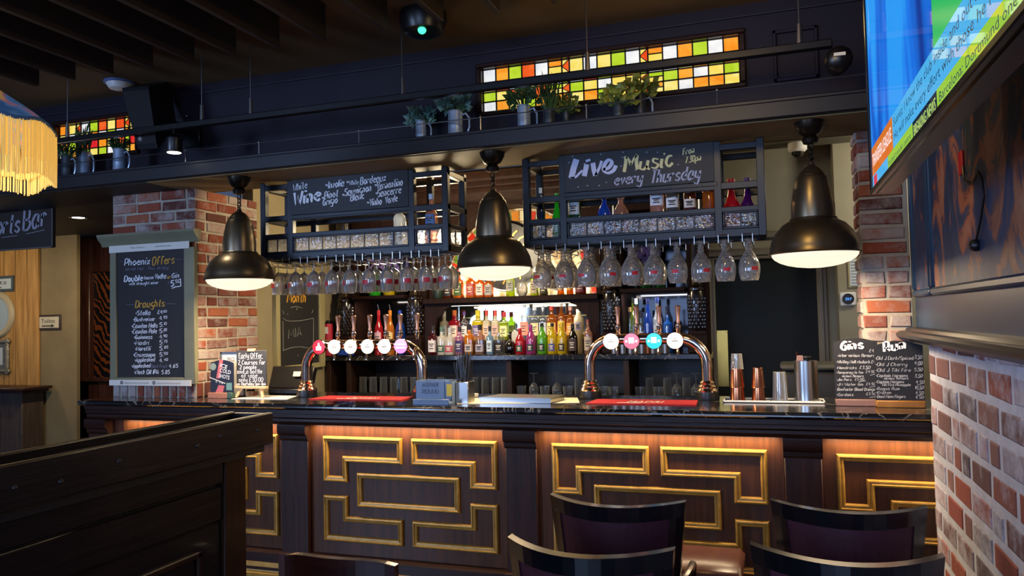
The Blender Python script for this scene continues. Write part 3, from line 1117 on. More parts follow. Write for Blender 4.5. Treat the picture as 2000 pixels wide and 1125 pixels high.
m = MB(); m.prism([(4.185, .166), (4.16, .158), (4.152, .148), (4.152, .04), (4.205, .04), (4.205, .168)], 0, XL, XR); obj('skirting', m, M_dark, bar, 25)
m = MB(); m.prism([(4.165, .095), (4.150, .090), (4.146, .062), (4.155, .055), (4.150, .03), (4.140, .02), (4.140, .0), (4.2, 0), (4.2, .095)], 0, XL, XR); obj('gilded_skirting', m, M_gold, bar, 25)
for a, b_ in PAN[:3] + [(.213, 1.35)]:
    L_ = b_ - a - .06
    o = lamp('counter_strip_light', 'AREA', ((a + b_) / 2, 4.160, .960), 4.6 * L_ / 1.25, (1, .76, .46), ((a + b_) / 2, 4.19, .0), L_, .02)

# ================================================================== hanging racks
mg, nt, b = new_mat('textured_glass'); nt.nodes.remove(b)
out = nt.nodes['Material Output']
tcg = nt.nodes.new('ShaderNodeTexCoord'); vz = nt.nodes.new('ShaderNodeTexNoise'); vz.inputs['Scale'].default_value = 38; vz.inputs['Detail'].default_value = 2
bp = nt.nodes.new('ShaderNodeBump'); bp.inputs['Strength'].default_value = .9; bp.inputs['Distance'].default_value = .02
nt.links.new(tcg.outputs['Object'], vz.inputs['Vector']); nt.links.new(vz.outputs['Fac'], bp.inputs['Height'])
tr = nt.nodes.new('ShaderNodeBsdfTransparent'); tr.inputs[0].default_value = (.95, .95, .93, 1)
tl = nt.nodes.new('ShaderNodeBsdfTranslucent'); tl.inputs[0].default_value = (.85, .83, .78, 1)
df = nt.nodes.new('ShaderNodeBsdfDiffuse'); df.inputs[0].default_value = (.30, .30, .32, 1)
gl = nt.nodes.new('ShaderNodeBsdfGlossy'); gl.inputs['Roughness'].default_value = .12
for n_ in (tl, df, gl):
    nt.links.new(bp.outputs[0], n_.inputs['Normal'])
m1 = nt.nodes.new('ShaderNodeMixShader'); m2 = nt.nodes.new('ShaderNodeMixShader'); m3 = nt.nodes.new('ShaderNodeMixShader')
m1.inputs[0].default_value = .25; m2.inputs[0].default_value = .26; m3.inputs[0].default_value = .14
rf = nt.nodes.new('ShaderNodeBsdfRefraction'); rf.inputs['IOR'].default_value = 1.18; rf.inputs['Roughness'].default_value = .08; rf.inputs['Color'].default_value = (.97, .96, .94, 1); nt.links.new(bp.outputs[0], rf.inputs['Normal'])
m0 = nt.nodes.new('ShaderNodeMixShader'); m0.inputs[0].default_value = .55; nt.links.new(tr.outputs[0], m0.inputs[1]); nt.links.new(rf.outputs[0], m0.inputs[2])
nt.links.new(tl.outputs[0], m1.inputs[1]); nt.links.new(df.outputs[0], m1.inputs[2]); nt.links.new(m0.outputs[0], m2.inputs[1]); nt.links.new(m1.outputs[0], m2.inputs[2])
nt.links.new(m2.outputs[0], m3.inputs[1]); nt.links.new(gl.outputs[0], m3.inputs[2]); nt.links.new(m3.outputs[0], out.inputs[0])
M_tex = mg
RY0, RY1 = 4.40, 4.72


def rack(label, xs, bd, nmid, zb, ztop, zmid, zs, zbot):
    """black steel shelf rack under the canopy: xs = the four upright positions, bd = board z range"""
    t = thing('hanging_rack', label, 'hanging rack', ((xs[0] + xs[-1]) / 2, RY0, zbot))
    w = .042
    for Y in (RY0, RY1 - w):
        for i, x in enumerate(xs):
            m = MB(); m.box(x - w / 2, x + w / 2, Y, Y + w, zbot, SOF - .001, .003); obj('upright', m, M_navy, t)
    a, c_ = xs[0] - w / 2, xs[-1] + w / 2
    fr = MB()
    for Y in (RY0 + .002, RY1 - w + .002):
        for z, h in ((ztop, .035), (zmid, .038), (zs - .028, .028), (zbot, .045)):
            fr.box(a, c_, Y, Y + w - .004, z, z + h, .003)
    for x in (xs[0], xs[-1]):
        for z, h in ((ztop, .035), (zmid, .038), (zs - .028, .028), (zbot, .045)):
            fr.box(x - w / 2 + .002, x + w / 2 - .002, RY0 + w, RY1 - w, z, z + h, .003)
    obj('frame_rails', fr, M_navy, t)
    m = MB(); m.box(a + .01, c_ - .01, RY0 + .03, RY1 - .01, zbot + .03, zbot + .045, .001); obj('rack_base', m, M_navy, t)
    # glazed band below the shelf
    n = [2, nmid, 2]
    g0, g1 = zbot + .058, zs - .036
    for i in range(3):
        x0, x1 = xs[i] + w / 2 + .012, xs[i + 1] - w / 2 - .012
        f = MB()
        for q in ((x0 - .012, x1 + .012, g1, g1 + .014), (x0 - .012, x1 + .012, g0 - .014, g0), (x0 - .012, x0, g0, g1), (x1, x1 + .012, g0, g1)):
            f.box(q[0], q[1], RY0 + .006, RY0 + .03, q[2], q[3], .003)
        st_ = (x1 - x0) / n[i]
        for k in range(1, n[i]):
            f.box(x0 + k * st_ - .003, x0 + k * st_ + .003, RY0 + .012, RY0 + .03, g0, g1)
        gb = obj('glazing_frame', f, M_navy, t)
        g = MB(); g.box(x0, x1, RY0 + .020, RY0 + .025, g0, g1); obj('textured_panes', g, M_tex, gb, 0)
    for sx in (0, 1):
        x = xs[0] if not sx else xs[-1]
        g = MB(); g.box(x - .003, x + .003, RY0 + w, RY1 - w, g0, g1); obj('end_panes', g, M_tex, t, 0)
        g = MB(); g.box(x - .007, x + .007, (RY0 + RY1) / 2 - .004, (RY0 + RY1) / 2 + .004, g0, g1); obj('pane_bar', g, M_navy, t, 0)
    # sign board
    m = MB(); m.box(xs[1] + .015, xs[2] - .015, RY0 - .004, RY0 + .012, bd[0], bd[1], .002)
    br = obj('sign_board', m, M_chalk, t)
    m = MB()
    for q in ((xs[1], xs[2], bd[1], bd[1] + .025), (xs[1], xs[2], bd[0] - .025, bd[0])):
        m.box(q[0], q[1], RY0 - .002, RY0 + .02, q[2], q[3], .003)
    obj('board_rails', m, M_navy, t)
    return t, br


XA = [aty(513, 420, RY0).x, aty(566, 420, RY0).x, aty(803, 420, RY0).x, aty(869, 420, RY0).x]
XB = [aty(1027, 380, RY0).x, aty(1099, 380, RY0).x, aty(1402, 380, RY0).x, aty(1487, 380, RY0).x]
zA = [aty(683, y, RY0).z for y in (341, 412, 459, 492)]
rackA, boardA = rack('black hanging rack with White Wine chalk sign over the left beer taps', XA, (zA[1], zA[0]), 8, 0, 2.515, aty(540, 427, RY0).z - .02, aty(620, 452, RY0).z, 2.035)
rackB, boardB = rack('black hanging rack with Live Music sign over the right beer taps', XB, (aty(1104, 377, RY0).z, aty(1104, 303, RY0).z), 8, 0, 2.515, aty(1060, 389, RY0).z - .02, aty(1250, 415, RY0).z, 2.028)
ZSA, ZSB = aty(620, 452, RY0).z, aty(1250, 415, RY0).z


def L(px, py, qx, qy):
    return aty(px, py, RY0 - .004), aty(qx, qy, RY0 - .004)


PXM = .0034
m = MB()
for txt, x0, y0, x1, y1, h, w in (('White', 573, 374, 600, 367, 13, 1.4), ('Wine', 574, 402, 625, 391, 25, 4.2), ('Inzolia', 642, 368, 672, 363, 13, 1.7), ('White', 682, 362, 700, 360, 9, 1.0), ('Bordeaux', 704, 361, 753, 353, 14, 1.7), ('Vermentino', 736, 371, 786, 362, 14, 1.7), ('Pinot', 634, 388, 660, 384, 13, 1.7), ('Grigio', 631, 402, 659, 396, 13, 1.7), ('Sauvignon', 674, 383, 725, 373, 14, 1.7), ('Blanc', 685, 393, 711, 388, 13, 1.7), ('Sancerre', 738, 385, 783, 377, 14, 1.7), ('Vinho', 722, 402, 745, 399, 13, 1.7), ('Verde', 753, 398, 776, 393, 13, 1.7), ('*', 636, 367, 638, 367, 12, 2), ('*', 677, 361, 679, 361, 12, 2), ('*', 629, 392, 631, 392, 12, 2), ('*', 669, 386, 671, 386, 12, 2), ('*', 732, 367, 734, 367, 12, 2), ('*', 734, 383, 736, 383, 12, 2), ('*', 717, 401, 719, 401, 12, 2)):
    a, b_ = L(x0, y0, x1, y1)
    k = mpp(a)
    script(m, txt, a, b_, h * k, w * k * 1.2, .2, NY)
for x0, y0, x1, y1 in ((585, 410, 622, 398), (650, 375, 664, 371), (640, 410, 655, 404), (693, 402, 710, 394), (705, 365, 722, 362), (752, 376, 770, 372), (755, 392, 772, 387), (738, 405, 757, 402), (580, 380, 594, 375)):
    a, b_ = L(x0, y0, x1, y1); k = mpp(a)
    ribbon(m, [(0, 0), (.5, .12), (1, 0)], 1.4 * k, lambda u, v, a=a, b_=b_, k=k: a + (b_ - a) * u + Vector((0, -.0025, v * 12 * k)))
obj('chalk_lettering', m, M_white, boardA, 0)
m = MB(); m2 = MB()


def brush(mb, pts, w, nib=.45):
    P = [aty(x, y, RY0 - .0075) for x, y in pts]
    k = mpp(P[0])
    q = smooth_pts([(p.x, p.z) for p in P], 5)
    ribbon(mb, q, w * k, lambda u, v: Vector((u, RY0 - .0075, v)), 0, nib)


# "Live" and "Music", drawn stroke by stroke
brush(m, [(1126, 311), (1120, 330), (1116, 348)], 11); brush(m, [(1114, 347), (1124, 346), (1132, 338), (1138, 333)], 4.5)
brush(m, [(1146, 321), (1143, 335), (1141, 344)], 9); brush(m, [(1144, 315), (1153, 312)], 5.5)
brush(m, [(1158, 318), (1160, 332), (1163, 343)], 9); brush(m, [(1163, 343), (1171, 327), (1175, 314)], 5)
brush(m, [(1178, 331), (1188, 328), (1195, 318), (1190, 312), (1182, 319), (1179, 332), (1187, 338), (1198, 333), (1203, 323)], 7)
for pts, w in (([(1222, 305), (1222, 318), (1219, 336)], 6), ([(1223, 306), (1228, 312), (1232, 322)], 5), ([(1232, 322), (1238, 310), (1244, 302)], 4), ([(1244, 303), (1243, 316), (1245, 331)], 6.5), ([(1252, 315), (1250, 328), (1257, 331), (1264, 324)], 5), ([(1266, 313), (1264, 326), (1269, 331)], 5.5), ([(1286, 311), (1277, 310), (1276, 316), (1285, 321), (1281, 328), (1272, 327)], 4.5), ([(1293, 310), (1291, 325), (1295, 327)], 5.5), ([(1296, 301), (1299, 300)], 4.5), ([(1313, 304), (1305, 306), (1301, 317), (1306, 325), (1314, 318)], 5)):
    brush(m2, pts, w)
m4 = MB()
for txt, x0, y0, x1, y1, h, w, mb in (('every', 1200, 362, 1253, 356, 21, 3.2, m4), ('Thursday', 1270, 358, 1365, 349, 25, 3.2, m4), ('From', 1334, 303, 1356, 298, 12, 1.8, m2), ('7.30pm', 1338, 319, 1369, 313, 12, 1.8, m2)):
    a, b_ = L(x0, y0, x1, y1); k = mpp(a)
    script(mb, txt, a, b_, h * k, w * k, .25, NY)
ms_ = MB()
for x, y in ((1110, 318), (1117, 306), (1128, 366), (1146, 363), (1169, 363), (1183, 357), (1172, 302), (1212, 325), (1216, 298), (1214, 308), (1240, 333), (1323, 322), (1283, 298), (1140, 320), (1262, 298)):
    a, b_ = L(x, y, x + 3, y - 1); k = mpp(a)
    ribbon(ms_, [(0, 0), (1, 0)], 2.2 * k, lambda u, v, a=a, b_=b_: a + (b_ - a) * u + Vector((0, -.0025, v)))
obj('chalk_lettering', m, pm('sign_lilac_white', 'c9d0ee', .7), boardB, 0)
obj('cream_lettering', m2, M_yel, boardB, 0)
obj('paint_specks', ms_, pm('speck_grey', 'a9abc0', .7), boardB, 0)
obj('grey_lettering', m4, pm('sign_grey', 'a9abc0', .7), boardB, 0)

# ================================================================== pendant lamps
def pendant(px_, label):
    x = aty(px_, 520, 4.16).x
    t = thing('pendant_lamp', label, 'pendant lamp', (x, 4.16, SOF), 'bronze pendant lamps over the counter')
    zr = 1.899
    Rr = .217
    m = MB()
    m.lathe([(.001, 2.495), (.03, 2.497), (.05, 2.51), (.07, 2.545), (.075, SOF - .001)], x, 4.16, 0, 20); m.lathe([(.001, 2.455), (.035, 2.46), (.042, 2.48), (.03, 2.497)], x, 4.16, 0, 16)
    obj('ceiling_rose', m, M_rose, t)
    m = MB()
    for k, z in enumerate((2.44, 2.415, 2.39, 2.365)):
        pts = []
        for a in range(13):
            an = 2 * PI * a / 12
            u, v = .013 * math.cos(an), .019 * math.sin(an)
            pts.append((x + (u if k % 2 == 0 else 0), 4.16 + (0 if k % 2 == 0 else u), z + v))
        m.tube(pts, .0035, 6, cap=False)
    m.tube([(x + .006, 4.16, 2.47), (x + .010, 4.165, 2.41), (x, 4.16, 2.35)], .003, 6)
    obj('chain', m, M_rose, t)
    m = MB()
    pr = [(Rr + .002, zr - .006), (Rr + .006, zr), (Rr, zr + .012), (Rr - .002, zr + .03), (Rr - .010, zr + .065), (Rr - .032, zr + .108), (Rr - .066, zr + .146), (Rr - .1, zr + .166), (Rr - .112, zr + .172), (Rr - .112, zr + .18), (.105, zr + .24), (.096, zr + .30), (.084, zr + .36), (.075, zr + .385), (.072, zr + .39), (.066, zr + .392), (.058, zr + .41), (.04, zr + .432), (.018, zr + .445), (.015, zr + .46), (.001, zr + .462)]
    m.lathe(pr, x, 4.16, 0, 40)
    sh = obj('bronze_shade', m, M_lampm, t, 50)
    for z, r in ((zr + .398, .062), (zr + .174, .112)):
        m = MB(); m.lathe([(r, z - .004), (r + .003, z), (r, z + .004)], x, 4.16, 0, 32)
        obj('shade_ring', m, M_lampm, sh)
    m = MB()
    pr = [(.001, zr - .072)] + [(Rr * .96 * math.sin(a), zr - .072 * math.cos(a) - .003) for a in (.2, .45, .7, .95, 1.2, 1.4, PI / 2)]
    m.lathe(pr, x, 4.16, 0, 36); obj('glass_diffuser', m, M_diff, t, 60)
    lamp('pendant_light', 'AREA', (x, 4.16, zr - .085), 11, (1, .74, .46), (x, 4.16, 0), .3).data.shape = 'DISK'
    return t


pendant(468, 'bronze pendant lamp in front of the brick pillar with the menu')
pendant(966, 'bronze pendant lamp hanging between the two bottle racks')
pendant(1592, 'bronze pendant lamp in front of the dark blue door')
# ================================================================== the back bar
BY = 6.0
bb = thing('back_bar', 'dark carved back bar with marble slab, shelves, arched mirror and open glass shelves', 'back bar', (-2.1, 6.2, 0))
BL, BR = -3.855, -.45
m = MB(); m.box(BL, BR, 6.0, 6.58, SLAB - .05, SLAB, .008); obj('marble_slab', m, M_marble, bb)
M_shelfgrey = pm('shelf_grey', '16171b', .5)
m = MB()
m.box(BL, BR, 6.50, 6.58, .0, SLAB - .05); m.box(BL, BR, 6.03, 6.55, .90, .945, .003); m.box(BL, BR, 6.03, 6.5, .0, .08)
for px_ in (643, 682, 995, 1224, 1383):
    x = aty(px_, 740, 6.03).x
    m.box(x - .022, x + .022, 6.02, 6.55, .0, SLAB - .05, .002)
obj('glass_cabinet', m, wood('cabinet_wood', '22140f', '301c15', .55, 3, 2, 0), bb)
m = MB(); m.box(BL + .03, BR - .03, 6.485, 6.499, .95, SLAB - .06); obj('cabinet_back', m, M_shelfgrey, bb, 0)
COLX = [-3.69, -2.985, -1.235, -.555]
for x in COLX:
    m = MB(); m.box(x - .075, x + .085, 6.16, 6.52, SLAB, 2.6, .004)
    cp = obj('column_pier', m, M_bb, bb)
    m = MB()
    m.box(x - .075, x + .075, 6.065, 6.19, SLAB, 1.45, .008); m.prism([(x - .075, 1.45), (x - .06, 1.475), (x + .06, 1.475), (x + .075, 1.45)], 1, 6.065, 6.19)
    obj('column_foot', m, M_bb, cp)
    m = MB()
    zc = 1.475
    m.lathe([(.05, 0), (.056, .02), (.062, .10), (.068, .2), (.066, .28), (.06, .31), (.068, .318), (.068, .332), (.056, .342), (.06, .352), (.05, .365), (.046, .42), (.046, .70), (.06, .72), (.07, .8), (.075, 1.1)], x, 6.125, zc, 20)
    rg = random.Random(int(x * 100))
    for zz in [k * .028 for k in range(1, 10)]:     # carved leaf rows
        for an in range(0, 360, 30):
            a_ = math.radians(an + (15 if int(zz / .028) % 2 else 0))
            rr = .060 + .03 * zz
            m.ball((x + math.cos(a_) * rr, 6.125 + math.sin(a_) * rr, zc + zz), .011, 6, 4, 0, 1.6)
    obj('carved_column', m, pm('carved_black_wood', '120c0a', .22, 0, '1d1310', 10, coat=.5) if x == COLX[0] else MATS['carved_black_wood'], cp)
# entablature above: cornice
m = MB()
m.prism([(6.02, 2.62), (6.0, 2.66), (5.97, 2.67), (5.97, 2.70), (5.93, 2.72), (5.93, 2.745), (5.88, 2.77), (5.88, 2.80), (5.86, 2.81), (5.86, 2.825), (6.6, 2.825), (6.6, 2.62)], 0, BL, BR)
obj('cornice', m, M_bb, bb, 25)
# bays at both ends
BAYS = [(-3.60, -3.07, 1.835, 'left'), (-1.15, -.64, 1.82, 'right')]
for x0, x1, zs, _n in BAYS:
    m = MB(); m.box(x0, x1, 6.08, 6.52, zs - .03, zs, .003); obj('bay_shelf', m, M_bb, bb)
    m = MB(); m.box(x0, x1, 6.52, 6.56, SLAB, 2.62); obj('bay_back', m, pm('bay_mirror', '2b2c30', .06, .9) if _n == 'left' else MATS['bay_mirror'], bb, 0)
    m = MB(); m.box(x0, x1, 6.10, 6.52, 2.45, 2.62); obj('bay_header', m, M_bb, bb, 0)
# centre: shelf, bracketed opening with mirror, arch with coloured border
AX, AZ, AR, AH = -2.115, 1.80, .745, .79
CX0, CX1 = -2.89, -1.33
m = MB(); m.box(CX0, CX1, 6.08, 6.55, 1.745, 1.79, .004); obj('centre_shelf', m, M_bb, bb)
m = MB()
oy = 6.12
x0, x1 = -2.80, -1.42
pl = [(CX0, SLAB), (CX0, 1.745), (CX1, 1.745), (CX1, SLAB), (x1, SLAB), (x1, 1.55), (x1 - .02, 1.62), (x1 - .08, 1.655), (x1 - .10, 1.70), (x1 - .16, 1.725), (x0 + .16, 1.725), (x0 + .10, 1.70), (x0 + .08, 1.655), (x0 + .02, 1.62), (x0, 1.55), (x0, SLAB)]
m.prism(pl, 1, oy, oy + .03); obj('bracket_surround', m, M_bb, bb, 25)
m = MB(); m.box(CX0, CX1, 6.53, 6.56, SLAB, 1.745); obj('centre_mirror', m, pm('pale_mirror', '8f8b80', .05, .93), bb, 0)
m = MB(); m.box(x0 + .12, x1 - .12, oy + .035, oy + .05, 1.722, 1.732); obj('led_strip', m, glow('led_white', (1, .93, .80), 2.5), bb, 0)
m = MB(); m.box(CX0 + .1, CX1 - .1, 6.36, 6.50, SLAB, SLAB + .11, .004); obj('bottle_riser', m, M_bb, bb)
m = MB(); m.box(CX0 + .1, CX1 - .1, 6.52, 6.528, 1.615, 1.622); obj('mirror_bar', m, M_brass, bb, 0)
lamp('back_bar_led', 'AREA', (AX, 6.19, 1.715), 1.8, (1, .90, .74), (AX, 6.40, 1.2), 1.2, .03)
lamp('back_bar_led_low', 'AREA', (AX, 6.50, 1.46), 1.2, (1, .92, .78), (AX, 6.5, 2.0), 1.2, .03)
# arch
NA = 28
pts = [(AX + AR * math.cos(PI * k / NA), AZ + AH * math.sin(PI * k / NA)) for k in range(NA + 1)]
m = MB()
for k in range(NA):
    a, b_ = pts[k], pts[k + 1]
    m.quad((a[0], 6.22, a[1]), (a[0], 6.22, 2.62), (b_[0], 6.22, 2.62), (b_[0], 6.22, b_[1]))
    m.quad((a[0], 6.22, a[1]), (b_[0], 6.22, b_[1]), (b_[0], 6.54, b_[1]), (a[0], 6.54, a[1]))
m.box(CX0, AX - AR, 6.22, 6.25, 1.79, 2.62); m.box(AX + AR, CX1, 6.22, 6.25, 1.79, 2.62)
obj('arch_surround', m, M_bb, bb, 30)
mq, nt, b = new_mat('veined_onyx')
tc = nt.nodes.new('ShaderNodeTexCoord'); nz = nt.nodes.new('ShaderNodeTexNoise'); nz.inputs['Scale'].default_value = 7; nz.inputs['Detail'].default_value = 6; nz.inputs['Distortion'].default_value = 3
rp = nt.nodes.new('ShaderNodeValToRGB'); rp.color_ramp.elements[0].position = .40; rp.color_ramp.elements[0].color = (*hexc('e9dcc0'), 1); rp.color_ramp.elements[1].position = .56; rp.color_ramp.elements[1].color = (*hexc('9c7c4a'), 1)
nt.links.new(tc.outputs['Object'], nz.inputs['Vector']); nt.links.new(nz.outputs['Fac'], rp.inputs[0]); nt.links.new(rp.outputs[0], b.inputs['Base Color']); b.inputs['Roughness'].default_value = .25
m = MB()
for k in range(NA):
    a, b_ = pts[k], pts[k + 1]
    m.raw([(AX, 6.5, AZ), (a[0], 6.5, a[1]), (b_[0], 6.5, b_[1])], [(0, 2, 1)])
m.box(CX0, CX1, 6.505, 6.56, 1.79, 2.62)
obj('onyx_back', m, mq, bb, 0)
m = MB()
bc = [pm('border_glass_' + n_, c_, .2) for n_, c_ in (('red', 'c8321e'), ('green', '5f8a2a'), ('orange', 'd98a2a'), ('cream', 'e8dcb8'))]
for k in range(NA):
    for r_, (f0, f1) in enumerate(((.86, .97), (.76, .84))):
        q = []
        for f, kk in ((f0, k + .06), (f1, k + .06), (f1, k + .94), (f0, k + .94)):
            an = PI * kk / NA
            q.append((AX + AR * f * math.cos(an), 6.492, AZ + AH * f * math.sin(an)))
        m.quad(*q, m=(k * 7 + r_ * 2) % 4 if r_ == 0 else 3)
obj('coloured_border', m, bc, bb, 0)
ex, ez, er = -2.235, 2.16, .30
m = MB(); m.lathe([(er, 0), (er + .02, .012), (er + .02, .03)], 0, 0, 0, 40); m.lathe([(.001, .004), (er, .0)], 0, 0, 0, 40)
m.v = [(ex + v[0], 6.47 - v[2] * -1 - .03, ez + v[1]) for v in m.v]
em = obj('round_emblem', m, M_black, bb)
m = MB()
for a0, r_, l_ in [(a, .12, .13) for a in range(20, 340, 20)] + [(a, .05, .05) for a in range(0, 360, 45)]:
    a_ = math.radians(a0)
    pt = [(r_ * math.cos(a_), r_ * math.sin(a_)), ((r_ + l_ * .6) * math.cos(a_ + .14), (r_ + l_ * .6) * math.sin(a_ + .14)), ((r_ + l_) * math.cos(a_ + .05), (r_ + l_) * math.sin(a_ + .05))]
    ribbon(m, smooth_pts(pt, 4), .014, lambda u, v: Vector((ex + u, 6.432, ez + v)))
obj('gold_feathers', m, M_brass, em, 0)
lamp('arch_led', 'AREA', (AX, 6.40, 1.81), 6.0, (1, .86, .62), (AX, 6.46, 2.6), 1.3, .03)
lamp('bay_led', 'AREA', (-.90, 6.16, 1.78), 1.4, (.95, .95, 1), (-.9, 6.35, 1.2), .42, .03)
lamp('bay_led_left', 'AREA', (-3.33, 6.16, 1.79), 1.0, (1, .86, .7), (-3.33, 6.35, 1.2), .42, .03)
lamp('soffit_fill', 'AREA', (-2.1, 5.75, 2.845), 8, (1, .74, .40), (-2.1, 4.6, 2.9), 1.6, .05)  # added unseen strip of light, warming the soffit and the drop above it
lamp('servery_fill', 'POINT', (-2.4, 5.3, 2.28), 34, (1, .80, .50), size=.1)  # added point light without a fitting, brightens the servery and soffit underside
lamp('servery_fill_right', 'POINT', (1.2, 5.5, 2.6), 22, (1, .90, .72), size=.1)  # second added light, no fitting here, brightens the door side

# ================================================================== bottles
SHAPES = {   # (r, z) of a unit bottle: r in half-widths, z in heights
    'spirit': [(.001, 0), (.93, .0), (1, .02), (1, .56), (.93, .62), (.55, .70), (.34, .76), (.31, .92), (.35, .925), (.35, .94), (.001, .94)],
    'whisky': [(.001, 0), (.95, .0), (1, .02), (1, .62), (.9, .67), (.5, .72), (.36, .78), (.36, .90), (.4, .91), (.4, .93), (.001, .93)],
    'gin': [(.001, 0), (.96, .0), (1, .02), (1, .60), (.92, .64), (.45, .68), (.38, .72), (.38, .86), (.001, .86)],
    'slim': [(.001, 0), (.95, 0), (1, .02), (1, .52), (.85, .62), (.5, .72), (.36, .80), (.33, .93), (.001, .93)],
    'bell': [(.001, 0), (.9, .0), (1, .03), (.98, .10), (.7, .24), (.48, .36), (.38, .55), (.34, .88), (.4, .9), (.4, .94), (.001, .94)],
    'squat': [(.001, 0), (.86, 0), (1, .05), (1, .38), (.92, .52), (.6, .66), (.34, .74), (.3, .88), (.36, .89), (.36, .92), (.001, .92)],
    'jar': [(.001, 0), (.95, 0), (1, .03), (1, .7), (.9, .78), (.6, .82), (.58, .93), (.001, .93)],
    'round': [(.001, 0), (.8, 0), (1, .08), (1, .32), (.85, .48), (.5, .58), (.26, .66), (.22, .93), (.001, .93)],
    'flask': [(.001, 0), (.86, 0), (1, .05), (1, .50), (.95, .58), (.62, .70), (.34, .77), (.3, .88), (.4, .89), (.4, .92), (.001, .92)],
    'highbell': [(.001, 0), (.9, .0), (1, .03), (1, .40), (.97, .47), (.72, .56), (.5, .64), (.4, .74), (.34, .90), (.4, .91), (.4, .94), (.001, .94)],
    'paddle': [(.001, 0), (.62, 0), (.65, .02), (.6, .40), (.95, .52), (1, .62), (.9, .8), (.5, .88), (.42, .97), (.001, .97)],
}
BM = {}


def bmat(key, tint, body, bodycol=None):
    if key not in BM:
        BM[key] = clear('bottle_' + key, tint, body, .05, .5, .07, hexc(bodycol) if bodycol else None)
    return BM[key]


for k_, a_ in {
    'red': ('d0203a', .75, 'e02a3c'), 'orange': ('f09020', .75, 'f59a28'), 'blue': ('1a55d8', .6, '2468e0'), 'magenta': ('c040a0', .85, 'c8489e'), 'green': ('6fd040', .85, '7ad040'), 'yellow': ('f0d020', .85, 'f0d428'),
    'amber': ('e08a28', .35, 'e08a28'), 'darkamber': ('8a3a10', .35, '8a3a10'), 'clear': ('f2f4f4', .06, 'd8dcdc'), 'dark': ('1a1214', .5, '1c1416'), 'maroon': ('6a1424', .6, '6a1828'), 'pink': ('e8a0c0', .55, 'e8a4c4'), 'violet': ('5a3a80', .7, '5a3a80'),
    'paleblue': ('a8d0e8', .45, 'b0d4ea'), 'white': ('f0eee8', .95, 'ece8e0'), 'cream': ('efe0b8', .95, 'efe0b8'), 'rose': ('f0c0a8', .3, 'f0c4ac'), 'bottlegreen': ('1c6a30', .4, '1c7a34'), 'lime': ('c8dc30', .4, 'ccdc34'), 'frost_sheen': ('dfe6ea', .7, 'dfe4e6'), 'neon': ('30d030', .8, '3ad83a'), 'navy': ('141a3a', .55, '161e40'), 'purple': ('5a1e70', .6, '64207a'), 'olive': ('4a4a1a', .4, '50501c'), 'grad': ('2a7ae8', .7, '2a86e8')}.items():
    bmat(k_, *a_)
LB = {}


def lmat(c):
    if c not in LB:
        LB[c] = pm('label_' + c, c, .55)
    return LB[c]


NB = [0]


